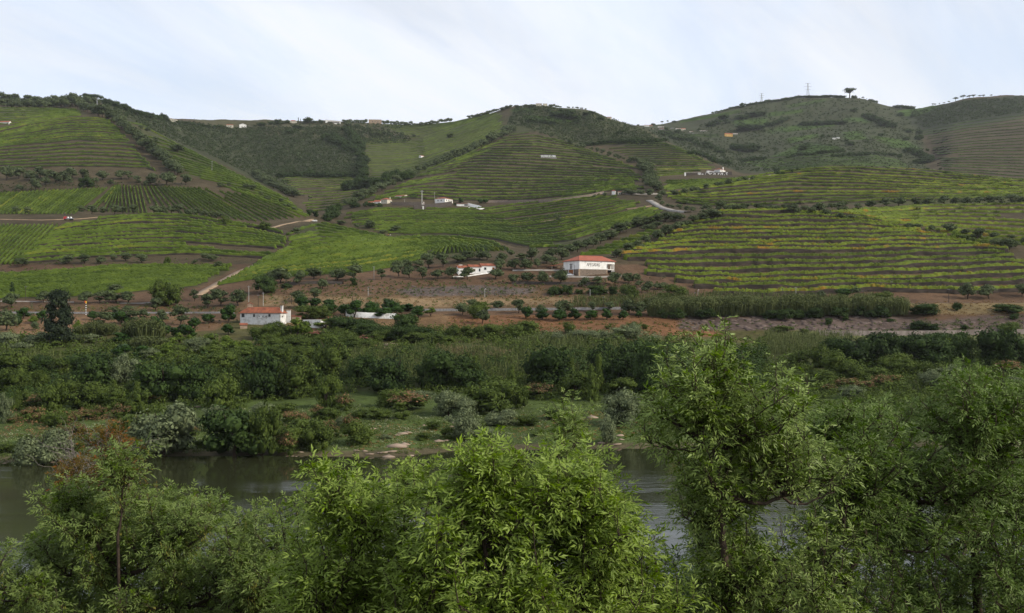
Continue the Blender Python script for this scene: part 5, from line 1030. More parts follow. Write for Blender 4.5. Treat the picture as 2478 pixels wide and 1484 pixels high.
def roof_mesh(W, D, H, rh, kind, ov=0.35, shift=0.0):
    b = MB(); t = 0.18
    x0, x1, y0, y1 = -ov, W+ov, -ov, D+ov
    if kind == 'hip':
        k = min(W, D)/2+ov
        if W >= D: r0, r1 = (x0+k, D/2), (x1-k, D/2)
        else: r0, r1 = (W/2, y0+k), (W/2, y1-k)
        vs = [(x0,y0,H),(x1,y0,H),(x1,y1,H),(x0,y1,H),(x0,y0,H+t),(x1,y0,H+t),(x1,y1,H+t),(x0,y1,H+t),(*r0,H+rh),(*r1,H+rh)]
        fs = [(3,2,1,0),(0,1,5,4),(1,2,6,5),(2,3,7,6),(3,0,4,7)]
        fs += [(4,5,9,8),(5,6,9),(6,7,8,9),(7,4,8)] if W >= D else [(4,5,8),(5,6,9,8),(6,7,9),(7,4,8,9)]
        b.add(vs, fs)
    elif kind == 'gable':
        ym = D/2
        vs = [(x0,y0,H-t*.3),(x1,y0,H-t*.3),(x1,ym,H+rh),(x0,ym,H+rh),(x0,y1,H-t*.3),(x1,y1,H-t*.3)]
        vs += [(a, c, z+t) for a, c, z in vs]
        fs = [(6,7,8,9),(9,8,11,10),(1,0,3,2),(2,3,4,5),(0,1,7,6),(4,10,11,5),(0,6,9,3),(3,9,10,4),(1,2,8,7),(2,5,11,8)]
        b.add(vs, fs)
    elif kind == 'gabley':
        xm = W/2
        vs = [(x0,y0,H-t*.3),(x0,y1,H-t*.3),(xm,y1,H+rh),(xm,y0,H+rh),(x1,y0,H-t*.3),(x1,y1,H-t*.3)]
        vs += [(a, c, z+t) for a, c, z in vs]
        fs = [(6,9,8,7),(9,10,11,8),(0,1,2,3),(3,2,5,4),(0,6,7,1),(4,5,11,10),(0,3,9,6),(3,4,10,9),(1,7,8,2),(2,8,11,5)]
        b.add(vs, fs)
    elif kind == 'shed':
        vs = [(x0,y0,H),(x1,y0,H),(x1,y1,H+rh),(x0,y1,H+rh)]; vs += [(a, c, z+t) for a, c, z in vs]
        b.add(vs, [(4,5,6,7),(3,2,1,0),(0,1,5,4),(1,2,6,5),(2,3,7,6),(3,0,4,7)])
    elif kind == 'shedx':
        vs = [(x0,y0,H+rh),(x1,y0,H),(x1,y1,H),(x0,y1,H+rh)]; vs += [(a, c, z+t) for a, c, z in vs]
        b.add(vs, [(4,5,6,7),(3,2,1,0),(0,1,5,4),(1,2,6,5),(2,3,7,6),(3,0,4,7)])
    else: b.box(x0, x1, y0, y1, H, H+t*1.2)
    return b
def walls_mesh(W, D, H, rh, kind, foot=3.0):
    b = MB(); b.box(0, W, 0, D, -foot, H)
    if kind == 'gable': b.add([(0,0,H),(0,D,H),(0,D/2,H+rh-.02),(W,0,H),(W,D,H),(W,D/2,H+rh-.02)], [(0,2,1),(3,4,5),(0,3,5,2),(1,2,5,4)])
    if kind == 'gabley': b.add([(0,0,H),(W,0,H),(W/2,0,H+rh-.02),(0,D,H),(W,D,H),(W/2,D,H+rh-.02)], [(0,1,2),(3,5,4),(0,2,5,3),(1,4,5,2)])
    if kind == 'shed': b.add([(0,0,H),(W,0,H),(W,D,H),(0,D,H),(W,D,H+rh-.02),(0,D,H+rh-.02)], [(0,1,4,5),(1,2,4),(0,5,3),(2,3,5,4)])
    if kind == 'shedx': b.add([(0,0,H),(W,0,H),(W,D,H),(0,D,H),(0,0,H+rh-.02),(0,D,H+rh-.02)], [(0,1,4),(2,3,5),(4,1,2,5),(0,4,5,3)])
    return b
def house(name, label, u, v, wa, da, ha, rot, kind='hip', ra=4, wall='white', roof='tile', wins=(), doors=(), chims=(), group=None, cat='house', real=None):
    """nearest base corner seen at (u, v); apparent front width, side width, eave height and roof rise in photo units; rot in degrees"""
    g = ground(u, v); s = g[1]/F; th = R(rot)
    if real: W, D, H, rh = real
    else: W = wa*s/max(0.2, math.cos(th)); D = da*s/max(0.35, abs(math.sin(th))) if da else W*0.6; H = ha*s; rh = ra*s
    dx, dy = (0, 0) if rot >= 0 else (-W*math.cos(th), -W*math.sin(th))
    r = empty(name, (g[0]+dx, g[1]+dy, g[2]), th); tag(r, label, cat, group)
    walls_mesh(W, D, H, rh, kind).build('wall', M[wall], r)
    rf = None
    if roof: rf = roof_mesh(W, D, H, rh, kind, ov=min(0.4, 0.04*W+.1)).build('roof', M[roof], r)
    for f, x, z, w_, h in wins:
        if f == 'F': window_part(r, f, x*W, z*H, w_*W, h*H, W, D)
        else: window_part(r, f, x*D, z*H, w_*D, h*H, W, D)
    for f, x, w_, h in doors: window_part(r, f, (x*W if f == 'F' else x*D), 0.02, (w_*W if f == 'F' else w_*D), h*H, W, D, True)
    for x, y, cw, z1 in chims:
        b = MB(); b.box(x*W-cw/2, x*W+cw/2, y*D-cw/2, y*D+cw/2, H*.8, H+rh+z1); b.box(x*W-cw*.62, x*W+cw*.62, y*D-cw*.62, y*D+cw*.62, H+rh+z1, H+rh+z1+cw*.2)
        b.build('chimney', M[wall], rf or r)
    return r, W, D, H, rh

# winery with the big name ------------------------------------------------
g = ground(1402, 668.5); gx0, gy0, gz0 = g
th = math.atan2(7.5, 13.5)
wy = empty('winery', (gx0, gy0, gz0), th); tag(wy, 'white winery with red roof, stone ground floor and large name on its wall', 'winery')
ks = gy0/455.0
def sc(p): return [(a*ks, b_*ks) for a, b_ in p]
HB, HE = 3.3*ks, 7.15*ks
main = sc([(0,0),(15.4,0),(15.4,4.2),(18.6,4.2),(20.6,6.5),(20.4,10.5),(18.6,13.8),(0,13.8)])
rim = [(15.4,0),(17.6,.12),(19.6,.7),(21.2,1.9),(22.3,3.6),(22.6,6),(22.0,9),(20.8,11.8),(19,13.8)]
base = MB(); base.prism(main, -3, HB); base.build('stone_base', M['stone'], wy)
up_ = MB(); up_.prism([(x*0.9965+0.02, y*0.9965-0.04 if y < 1 else y) for x, y in main], HB+0.003, HE); up_.build('upper_wall', M['white'], wy)
b = MB(); rr = sc(rim); rin = [(x-(x-9*ks)/13*0.35, y+(0.3 if i < 4 else 0)) for i, (x, y) in enumerate(rr)]
for (x0, y0), (x1, y1), (a0, b0), (a1, b1) in zip(rr, rr[1:], rin, rin[1:]):
    b.add([(x0,y0,HE-1.25*ks),(x1,y1,HE-1.25*ks),(a1,b1,HE-1.25*ks),(a0,b0,HE-1.25*ks),(x0,y0,HE),(x1,y1,HE),(a1,b1,HE),(a0,b0,HE)], [(0,3,2,1),(4,5,6,7),(0,1,5,4),(2,3,7,6)])
b.build('porch_fascia', M['white'], wy)
b = MB(); b.prism(sc([(15.45,0.1)]+[(x-.3, y+.1) for x, y in rim[1:]]+[(15.45,13.7)]), HB-.15*ks, HB+.12*ks); b.build('balcony_floor', M['white'], wy)
for x, y in ((18.9,0.9),(21.6,3.3),(22.0,6.6)):
    b = MB(); b.box(x*ks-.16, x*ks+.16, y*ks-.16, y*ks+.16, -2, HE-1.2*ks); b.build('column', M['white'], wy)
b = MB(); b.box(0-.45, .35, -.14, .5, -3, HB); b.build('corner_stones', M['ruin'], wy)
b = MB(); b.box(15.4*ks-.3, 15.4*ks+.25, -.12, .6, -3, HB); b.build('corner_stones', M['ruin'], wy)
# roof
ev = sc([(-.5,-.5),(15.4,-.5),(17.8,-.35),(20,.2),(21.8,1.5),(22.9,3.3),(23.1,6),(22.5,9.3),(21.2,12.2),(19.2,14.3),(-.5,14.3)])
rid = [(4.4*ks,6.9*ks,HE+2.75*ks),(17.6*ks,6.9*ks,HE+2.7*ks)]
vs = [(x, y, HE) for x, y in ev]+[(x, y, HE+.22) for x, y in ev]+rid; n = len(ev)
fs = [tuple(range(n-1, -1, -1))]+[(i, (i+1) % n, n+(i+1) % n, n+i) for i in range(n)]
fs += [(n+0, n+1, 2*n+1, 2*n), (n+n-1, n+0, 2*n)]+[(n+i, n+i+1, 2*n+1) for i in range(1, n-2)]+[(n+n-2, n+n-1, 2*n, 2*n+1)]
b = MB(); b.add(vs, fs); rfo = b.build('roof', M['tile'], wy)
b = MB(); b.tube([(ev[0][0], ev[0][1], HE+.25), rid[0]], .13*ks, 5); b.tube([rid[0], rid[1]], .13*ks, 5); b.build('ridge_tiles', M['tile'], rfo)
# openings
def op(nm, x0, x1, z0, z1, y, mat, parent=wy):
    b = MB(); b.box(x0*ks, x1*ks, y*ks-.06, y*ks-.01, z0*ks, z1*ks); return b.build(nm, mat, parent)
fr = op('balcony_door', 16.4, 17.4, 3.45, 5.7, 4.2, M['glass']); op('window', 18.0, 18.55, 4.2, 5.6, 4.2, M['glass'])
op('door', 15.9, 17.3, 0, 2.5, 4.2, M['door']); op('garage_door', 17.5, 18.55, 0, 2.6, 4.2, M['door'])
# left face: door, slit emblem
b = MB(); b.box(-.07, -.01, 5.2*ks, 9.0*ks, 0, 3.1*ks); b.build('door', M['door'], wy)
b = MB(); b.box(-.1, -.01, 4.9*ks, 5.15*ks, 0, 3.2*ks); b.box(-.1, -.01, 9.05*ks, 9.3*ks, 0, 3.2*ks); b.build('door_frame', M['white'], wy)
b = MB()
for z0, z1, y0, y1 in ((5.75,5.95,5.6,8.2),(5.55,5.75,6.1,8.3),(3.5,5.4,7.6,7.85),(3.5,5.4,6.3,6.55),(3.5,5.4,6.95,7.15),(5.0,5.15,6.2,8.0),(4.5,4.62,6.2,8.0),(4.0,4.12,6.2,8.0)): b.box(-.09, -.045, y0*ks, y1*ks, z0*ks, z1*ks)
b.build('wall_emblem', M['ink'], wy)
for x in (3.0, 11.8): b = MB(); b.box(x*ks, (x+.5)*ks, -.32, -.045, 6.6*ks, 6.75*ks); b.build('wall_lamp', M['steel'], wy)
hh_ = 1.30*ks
write(wy, 'APEGADAS', 4.1*ks, -.045, 4.8*ks, hh_, .125*ks, M['ink'], serif=True, wf=0.90)
b = MB(); b.tube([(-1.2*ks, 2.4*ks, -1), (-1.2*ks, 2.4*ks, 5.4*ks)], .08*ks, 6); o = b.build('utility_pole', M['woodpole'], None, (gx0, gy0, gz0), th); tag(o, 'thin dark pole against the shaded wall of the winery', 'pole')
# lean-to behind its left end
ap = empty('open_shed', (gx0-6.76*ks-5.6*ks, gy0+12*ks+1.5, gz0+3.0*ks), R(20)); tag(ap, 'open lean-to with sloping red roof at the back of the winery', 'shed')
roof_mesh(6*ks, 4*ks, 2.2*ks, 1.2*ks, 'shedx', .3).build('roof', M['oldtile'], ap).scale = (-1, 1, 1)
bpy.data.objects['roof' if False else ap.children[0].name].location = (6*ks, 0, 0)
for x in (.2, 5.6):
    b = MB(); b.box(x*ks, x*ks+.2, .1, .3, -3, 2.3*ks); b.build('post', M['concrete'], ap)
b = MB(); b.box(0.3, 5.8*ks, 3.6*ks, 3.8*ks, -3, 2.1*ks); b.build('back_wall', M['ruin'], ap)

# car beside the winery, and the car on the track ---------------------------
def car(label, loc, rz, paint):
    r = empty('parked_car', loc, rz); tag(r, label, 'car')
    prof = [(-2.1,.35),(-2.12,.75),(-1.95,.98),(-1.75,1.38),(-.6,1.46),(.35,1.36),(.95,.98),(1.9,.84),(2.1,.62),(2.1,.35)]
    b = MB(); n = len(prof); vs = [(x, -.82 if z < 1.1 else -.66, z) for x, z in prof]+[(x, .82 if z < 1.1 else .66, z) for x, z in prof]
    b.add(vs, [tuple(range(n)), tuple(range(2*n-1, n-1, -1))]+[(i, n+i, n+(i+1) % n, (i+1) % n) for i in range(n)]); b.build('body', paint, r)
    for sy in (-1, 1):
        b = MB(); q = [(-1.72,1.02),(-1.6,1.32),(-.55,1.39),(.3,1.3),(.8,1.02)]
        b.add([(x, sy*(.80 if z < 1.1 else .70), z) for x, z in q]+[(x, sy*(.84 if z < 1.1 else .72), z) for x, z in q], [(0,1,2,3,4),(9,8,7,6,5)]+[(i, 5+i, 5+(i+1) % 5, (i+1) % 5) for i in range(5)]); b.build('side_window', M['glass'], r)
        for x in (-1.3, 1.3):
            b = MB(); b.tube([(x, sy*.62, .32), (x, sy*.86, .32)], .32, 12); wh = b.build('wheel', M['rubber'], r); b = MB(); b.tube([(x, sy*.85, .32), (x, sy*.875, .32)], .19, 10); b.build('rim', M['silver'], wh)
    b = MB(); b.add([(.42,-.6,1.34),(.42,.6,1.34),(.98,.7,.99),(.98,-.7,.99),(.46,-.6,1.38),(.46,.6,1.38),(1.02,.7,1.03),(1.02,-.7,1.03)], [(4,5,6,7),(0,3,2,1),(0,1,5,4),(2,3,7,6)]); b.build('windscreen', M['glass'], r)
    return r
car('silver hatchback parked by the orange door at the shaded end of the winery', (gx0-4.6*ks, gy0+1.0, gz0+.05), R(12), M['silver'])
g = ground(761, 537.5); car('silver car parked at the end of the dirt track on the left spur', up(g, .3), R(200), M['carwhite'])
# red truck with two tanks ---------------------------------------------------
g = ground(166, 533.5); tr = empty('red_truck', up(g, .1), R(184)); tag(tr, 'red flatbed truck carrying two white tanks on the dirt road', 'truck')
b = MB(); b.prism([(1.5,-1.05),(3.2,-1.05),(3.2,1.05),(1.5,1.05)], .7, 1.6); b.add([(1.5,-1.0,1.6),(3.15,-1.0,1.6),(3.15,1.0,1.6),(1.5,1.0,1.6),(1.5,-.95,2.5),(2.7,-.95,2.5),(2.7,.95,2.5),(1.5,.95,2.5)], [(4,5,6,7),(0,1,5,4),(1,2,6,5),(2,3,7,6),(3,0,4,7)]); b.build('cab', M['red'], tr)
b = MB(); b.add([(2.76,-.85,2.4),(2.76,.85,2.4),(3.17,.9,1.7),(3.17,-.9,1.7)], [(0,1,2,3)]); b.build('windscreen', M['glass'], tr)
b = MB(); b.box(-3.3, 1.4, -1.1, 1.1, .95, 1.15); b.box(-3.3, 1.4, -1.1, -1.04, 1.15, 1.4); b.box(-3.3, 1.4, 1.04, 1.1, 1.15, 1.4); b.build('flatbed', M['steel'], tr)
b = MB(); b.box(-3.1, 3.0, -.45, .45, .55, .94); b.build('chassis', M['black'], tr)
for x in (-2.2, -1.2, 2.3):
    for sy in (-1, 1): b = MB(); b.tube([(x, sy*.75, .48), (x, sy*1.05, .48)], .46, 12); b.build('wheel', M['rubber'], tr)
for i, x in enumerate((.35, -1.6)):
    c_, s_ = math.cos(R(184)), math.sin(R(184)); b = MB(); b.box(-.6, .6, -.55, .55, 0, .12); b.tube([(0,0,.13),(0,0,.3),(0,0,1.05),(0,0,1.2)], [.55,.62,.62,.3], 14); 
    o = b.build('white_tank', M['shirt'], None, (g[0]+c_*x, g[1]+s_*x, g[2]+.1+1.16), R(184)); tag(o, 'white water tank on the red truck, %s the cab' % ('nearer' if i == 0 else 'farther from'), 'tank')
# people -----------------------------------------------------------------------
def person(label, u, v, top, bottom, pose=0.0, hat=None):
    g = ground(u, v); r = empty('person', up(g), R(20+pose*40)); tag(r, label, 'person')
    J = [(0,0,.92),(0,.0,1.15),(0,.01,1.38),(0,.02,1.5),(0,.03,1.62),(0,.04,1.74), (.10,0,.86),(.12,.06,.48),(.12,0,.06),(.12,.14,.03), (-.10,0,.86),(-.12,.10,.48),(-.13,-.04,.06),(-.13,.10,.03), (.19,0,1.42),(.26,.08,1.16),(.24,.28,1.0),(.23,.36,.96),(-.19,0,1.42),(-.27,.06,1.16),(-.24,.26,1.02),(-.23,.34,.98)]
    E = [(0,1),(1,2),(2,3),(3,4),(4,5),(0,6),(6,7),(7,8),(8,9),(0,10),(10,11),(11,12),(12,13),(2,14),(14,15),(15,16),(16,17),(2,18),(18,19),(19,20),(20,21)]
    rad = [.15,.14,.16,.06,.10,.08,.10,.07,.05,.04,.10,.07,.05,.04,.07,.05,.04,.03,.07,.05,.04,.03]
    me = bpy.data.meshes.new('body'); me.from_pydata(J, E, []); o = link('body', me, r); me.materials.append(M['skin'])
    sk = o.modifiers.new('skin', 'SKIN')
    if len(me.skin_vertices):
        for i, q in enumerate(me.skin_vertices[0].data): q.radius = (rad[i], rad[i]); q.use_root = (i == 0)
    o.modifiers.new('sub', 'SUBSURF').levels = 1
    b = MB(); b.tube([(0,0,.93),(0,.0,1.15),(0,.01,1.36),(0,.02,1.47)], [.175,.165,.19,.10], 10); b.tube([(.15,0,1.42),(.27,.08,1.16)], [.095,.075], 8); b.tube([(-.15,0,1.42),(-.28,.06,1.16)], [.095,.075], 8); b.build('shirt', M[top], r)
    b = MB(); b.tube([(.08,0,.96),(.12,.06,.48),(.12,0,.1)], [.13,.09,.07], 8); b.tube([(-.08,0,.96),(-.12,.10,.48),(-.13,-.04,.1)], [.13,.09,.07], 8); b.build('trousers', M[bottom], r)
    if hat: b = MB(); b.tube([(0,.04,1.70),(0,.04,1.72),(0,.04,1.73),(0,.04,1.82)], [.2,.2,.11,.09], 10); b.build('hat', M[hat], r)
person('worker in white shirt standing among vines left of the bright mound', 944.5, 572.5, 'shirt', 'jeans', .3)
person('worker in orange top beside the white shirted one among vines', 939.5, 571.5, 'orangecloth', 'jeans', .8)
person('worker with white hat bending at vines above the red truck', 157, 521.0, 'jeans', 'jeans', .1, 'shirt')
person('worker in dark clothes at the top of the ramp above the truck', 173, 521.5, 'jeans', 'jeans', .6)

# old farmhouse ---------------------------------------------------------------
def q4(px, py): return (556.6+px*0.12207, 726+py*0.12207)
r, W, D, H, rh = house('old_farmhouse', 'long whitewashed old farmhouse with red hipped roof and name panel', *q4(1000, 520), 106, 10, 31, -16, 'hip', 15, 'oldwhite', 'oldtile',
   wins=[('F',.075,.70,.065,.26),('F',.35,.72,.045,.20),('F',.73,.74,.045,.20),('R',.35,.70,.10,.24)], cat='house', chims=[(.985,.35,.75,.4)])
sg = empty('name_panel', (0,0,0)); sg.parent = r; sg.location = (0.405*W, -.012, .63*H)
b = MB(); pw, ph = .262*W, .215*H; b.box(0, pw, -.05, 0, 0, ph); b.build('panel_face', M['white'], sg)
b = MB(); t_ = .07; b.box(-t_, pw+t_, -.07, 0.0, -t_, 0).box(-t_, pw+t_, -.07, 0.0, ph, ph+t_).box(-t_, 0, -.07, 0, 0, ph).box(pw, pw+t_, -.07, 0, 0, ph); b.build('panel_border', M['ink'], sg)
bb = MB()
x = pw*.05
for txt, k_ in (('Q', 1.05), ('TA', .62)):
    for ch in txt:
        l_ = letter_mesh(ch, ph*.62*k_, .09); bb.add([(a+x, b_-.052, c+ph*(.2 if k_ > 1 else .42)) for a, b_, c in l_.v], l_.f); x += ph*.62*k_*.95
x = pw*.56
for ch in 'VELHA':
    l_ = letter_mesh(ch, ph*.66, .09, wf=.72); bb.add([(a+x, b_-.052, c+ph*.16) for a, b_, c in l_.v], l_.f); x += ph*.66*.62
bb.build('lettering', M['ink'], sg)
house('farm_annex', 'peeling white stone annex behind the old farmhouse gable', *q4(1120, 450), 9, 5, 30, 8, 'flat', 1, 'oldwhite', 'ruin', cat='outbuilding')
r2, *_ = house('ruined_chimney_stack', 'grey ruined stone stack with red cap left of the old farmhouse', *q4(345, 240), 12, 4, 19, 10, 'gabley', 3, 'ruin', 'oldtile', cat='ruin')
house('lean_to_shed', 'low rubble shed with red tiled roof below the old farmhouse', *q4(200, 575), 16, 6, 9, 15, 'shed', 4, 'ruin', 'oldtile', cat='shed')
house('roofless_house', 'roofless white house overgrown by shrubs right of the old farmhouse', *q4(1790, 560), 46, 11, 20, -18, 'shedx', 0.1, 'oldwhite', None, cat='ruin')
house('roofless_stone_wing', 'rough stone wing beside the overgrown roofless house', *q4(1225, 420), 22, 8, 11, 10, 'shed', 2, 'ruin', 'oldtile', cat='ruin')
house('low_outbuilding', 'low white outbuilding with long red roof right of the roofless house', *q4(1960, 500), 44, 10, 11, 8, 'shed', 8, 'oldwhite', 'oldtile', wins=[('F',.3,.35,.08,.4)], cat='outbuilding')
# cottage ------------------------------------------------------------------------
def q3(px, py): return (1083+px*0.05371, 617.1+py*0.05371)
th3 = 14
r, W, D, H, rh = house('stepped_cottage', 'small white cottage in three stepped parts with red roofs above the olives', *q3(490, 900), 26, 10, 17, th3, 'gable', 5.5, 'white', 'oldtile', wins=[('F',.55,.25,.2,.35)], chims=[(.35,.8,1.3,.3)], cat='cottage')
s3 = W/26*math.cos(R(th3))
for k_, (x0, wf_, z_, nm) in enumerate(((26.0, 29, 2.6, 0), (55, 34, 5.8, 1))):
    W2 = wf_*s3/math.cos(R(th3)); x_ = x0*s3/math.cos(R(th3)); cc = empty('wing', (x_, 0.0, z_*s3)); cc.parent = r
    walls_mesh(W2, D, H, rh, 'gable', 4).build('wall', M['white'], cc); roof_mesh(W2, D, H, rh, 'gable', .3).build('roof', M['oldtile'], cc)
    def wp(xf, zf, w_, h_, mat, sh=None):
        b = MB(); b.box(xf*W2-w_*W2/2, xf*W2+w_*W2/2, -.08, -.005, zf*H, (zf+h_)*H); b.build('window', mat, cc)
        if sh:
            for sx in (-1, 1): q = MB(); a_ = xf*W2+sx*w_*W2*.5; c_ = xf*W2+sx*w_*W2*1.0; q.box(min(a_, c_), max(a_, c_), -.14, -.085, zf*H, (zf+h_)*H); q.build('shutter', M['door'], cc)
    if nm == 0: wp(.40, .42, .10, .30, M['glass'], True); wp(.86, .36, .12, .42, M['glass'])
    else: wp(.28, .42, .15, .34, M['glass']); wp(.86, .40, .15, .38, M['door'])

# terrace farm and the white farmhouse ----------------------------------------------
def q1(px, py): return (877.3+px*0.12696, 447.7+py*0.12696)
r, W, D, H, rh = house('white_farmhouse', 'white two storey farmhouse with orange hipped roof on the mound', *q1(1570, 375), 25.4, 17.1, 15, -30, 'hip', 5, 'white', 'tile',
    wins=[('F',.32,.62,.08,.18),('F',.64,.62,.08,.18),('R',.2,.62,.07,.22),('R',.42,.62,.07,.22),('R',.64,.62,.07,.22),('R',.86,.62,.07,.22)], chims=[(.13,.3,1.0,-.9)])
house('farmhouse_wing', 'low white wing sloping down from the left of the farmhouse', *q1(1372, 383), 13, 6, 1.5, -22, 'shedx', .1, 'white', 'tile', cat='house wing')
r, W, D, H, rh = house('long_farm_building', 'long white farm building with windows, highest of the terrace farm', *q1(795, 262), 25, 9, 7, -30, 'gable', 3, 'white', 'oldtile', wins=[('F',.15,.25,.05,.4),('F',.42,.25,.05,.4),('F',.72,.25,.05,.4),('R',.7,.1,.2,.4)])
house('cream_farm_house', 'cream house with orange hipped roof in the middle of the terrace farm', *q1(470, 358), 16.5, 9.5, 10.5, -32, 'hip', 5, 'cream', 'tile', wins=[('F',.2,.55,.08,.2),('F',.65,.55,.08,.2),('R',.8,.1,.3,.5)], chims=[(.9,.7,.9,.3)])
house('low_farm_shed', 'low white shed with orange roof left of the cream farm house', *q1(335, 352), 17, 6, 4.2, -20, 'gable', 4.5, 'white', 'tile', wins=[('F',.25,.1,.06,.5)], cat='shed')
house('low_farm_store', 'lowest long store with brown roof at the left of the terrace farm', *q1(200, 362), 22, 5, 3.5, -16, 'gable', 3.2, 'white', 'oldtile', cat='shed')
house('white_cell', 'small plain white hut in front of the dark retaining wall', *q1(1112, 470), 7, 2, 8, 6, 'flat', 1, 'white', 'white', cat='hut')
house('chimneyed_hut', 'little white hut with tall chimney left of the farmhouse', *q1(1125, 392), 7, 3, 4, 6, 'shedx', 1.5, 'white', 'tile', chims=[(.75,.5,.8,1.2)], cat='hut')
house('orange_roof_store', 'low store with orange roof left of the white farmhouse', *q1(905, 386), 5, 3, 3, 8, 'gable', 1, 'white', 'tile', cat='hut')
house('white_garage_wing', 'flat white garage wing with dark opening right of the farmhouse', *q1(1795, 402), 27, 5, 5.4, 5, 'flat', .5, 'white', 'tile', wins=[('F',.83,.2,.28,.5)], cat='garage')
# small houses -------------------------------------------------------------------
def q7(px, py): return (1452+px*0.0781, 447.7+py*0.0781)
house('white_tower', 'small white tower with red roof beside two cypresses', *q7(470, 300), 8, 2.5, 9, -15, 'hip', 3, 'white', 'tile', cat='tower')
house('cream_roadside_house', 'cream house with arches behind cypresses at the road bend', *q7(560, 305), 13, 3, 7, 8, 'shed', 1.5, 'cream', 'tile', wins=[('F',.3,.2,.25,.45),('F',.68,.2,.2,.45)])
house('grey_shed', 'grey shed left of the small white tower', *q7(95, 305), 8, 2, 5, 5, 'shed', 1, 'grey', 'concrete', cat='shed')
for k_, (x, y, h_) in enumerate(((497, 300, 11), (540, 315, 13))): plant('cypress', *q7(x, y), 3.2, h_, 'slim cypress beside the small white tower, %s one' % ('left' if k_ == 0 else 'right'), 'cypresses beside the small white tower')
house('field_hut', 'white hut with red roof standing alone on the far green slope', 1019, 382, 5.5, 8, 5, -35, 'gabley', 1.5, 'white', 'tile', cat='hut')
house('edge_house', 'white house with red roof cut by the left edge', 22, 301, 30, 3, 5.5, -8, 'gable', 3, 'white', 'tile', wins=[('F',.9,.2,.05,.5)])
def kh(name, label, c, x, y, w_, h_, rot, kind, ra, wall, roof, side=2.5, wins=(), cat='house', group=None, chims=()):
    u, v = kc(c, x, y); return house(name, label, u, v, w_*.2528, side, h_*.2528, rot, kind, ra, wall, roof, wins, (), chims, group, cat)
kh('roofless_manor', 'large roofless stone ruin standing on the central skyline', 1, 1078, 368, 122, 38, 6, 'flat', .4, 'ruin', None, 4, [('F',.3,.4,.04,.2),('F',.5,.4,.04,.2),('F',.72,.4,.04,.2)], 'ruin')
kh('long_white_shed', 'long low white shed left of the skyline ruin', 1, 665, 364, 140, 20, 8, 'shedx', 2.5, 'white', 'grey', 3, [('F',.55,.3,.7,.25)], 'shed')
kh('hip_roof_house', 'small house with low hipped roof beside the skyline cypresses', 1, 322, 364, 64, 18, 5, 'hip', 3, 'cream', 'oldtile', 3)
kh('skyline_gable_house', 'white gabled house on the left part of the skyline', 0, 2290, 412, 64, 32, 14, 'gabley', 3, 'white', 'grey', 4, [('F',.4,.3,.08,.25),('F',.75,.3,.08,.25)])
kh('skyline_cottage', 'pale cottage left of the white gabled skyline house', 0, 2168, 405, 58, 22, 8, 'gable', 2, 'cream', 'oldtile', 3, [('F',.3,.3,.1,.35),('F',.7,.3,.1,.35)])
kh('sloping_brown_house', 'brown roofed house among trees where the left skyline descends', 0, 1625, 346, 65, 16, 10, 'shedx', 3, 'cream', 'oldtile', 3, [('F',.4,.3,.08,.35),('F',.7,.3,.08,.35)])
kh('hilltop_twin_house', 'larger twin house on the middle hilltop with three windows', 2, 232, 205, 54, 26, 4, 'gable', 1.2, 'cream', 'oldtile', 3, [('F',.25,.5,.09,.22),('F',.5,.5,.09,.22),('F',.75,.5,.09,.22)])
kh('hilltop_twin_house', 'smaller twin house on the middle hilltop at right', 2, 300, 200, 38, 20, 4, 'gable', 1, 'cream', 'oldtile', 3)
kh('hilltop_box_house', 'small grey box house farther right on the middle hilltop', 2, 655, 232, 26, 14, 4, 'flat', .4, 'grey', 'grey', 2)
kh('hilltop_white_hut', 'tiny white hut left of the hilltop twin houses', 2, 98, 216, 16, 7, 4, 'shed', 1, 'white', 'grey', 2, (), 'hut')
kh('descending_house', 'small brown house where the middle hilltop descends', 2, 915, 322, 38, 12, 4, 'gable', 1.5, 'cream', 'oldtile', 2)
def q2(px, py): return (1548.8+px*0.1172, 284.4+py*0.1172)
VL = [('white house with dark roof, leftmost of the far village',92,186,100,34,'white','oldtile'),('brown house beside the leftmost white village house',200,186,62,34,'ruin','oldtile'),('white terraced house in the left part of the far village',376,206,122,24,'white','oldtile'),
      ('low grey house under the white terraced village house',398,252,100,26,'grey','tile'),('grey house behind the dark tree in the far village',640,236,74,22,'grey','grey'),('white house left of the cream village house',745,246,104,26,'white','oldtile'),
      ('tall cream house in the middle of the far village',857,270,86,50,'cream','tile'),('long low white house in the right part of the village',1030,306,124,22,'white','tile'),('left of three small white village houses in a row',1242,284,66,20,'white','tile'),
      ('middle of three small white village houses in a row',1318,284,30,20,'white','tile'),('right of three small white village houses in a row',1356,284,40,20,'white','tile'),('white house with orange roof right of the yellow house',1928,346,90,22,'white','tile'),
      ('tiny white house alone above the yellow house',1962,246,34,12,'white','tile'),('long low brown roofed sheds at the left of the village',195,236,170,12,'ruin','tile'),('grey stone wall house below the long white village house',1090,332,130,14,'grey','grey')]
for lb, x, y, w_, h_, wl_, rf_ in VL:
    u, v = q2(x, y); s_ = 4.2/max(h_*.1172, 4.2)
    house('village_house', lb, u, v, w_*.1172, 2.0, h_*.1172*.72, 5, 'gable', h_*.1172*.3, wl_, rf_, [('F',.3,.3,.08,.3),('F',.7,.3,.08,.3)] if w_ > 60 else (), group=None)
u, v = q2(1760, 392); house('yellow_house', 'yellow house with red roof on the far hillside', u, v, 18.5, 3, 6.2, 6, 'gable', 2.4, 'ochre', 'tile', [('F',.2,.45,.07,.2),('F',.5,.45,.07,.2),('F',.8,.45,.07,.2)])
kh('copse_hut', 'white hut half hidden in the copse on the far hill', 2, 2230, 592, 26, 9, 4, 'shed', 1, 'white', 'grey', 2, (), 'hut')
kh('far_cottage', 'white cottage under trees on the far right hill', 3, 622, 522, 40, 14, 4, 'gable', 1, 'white', 'grey', 2)
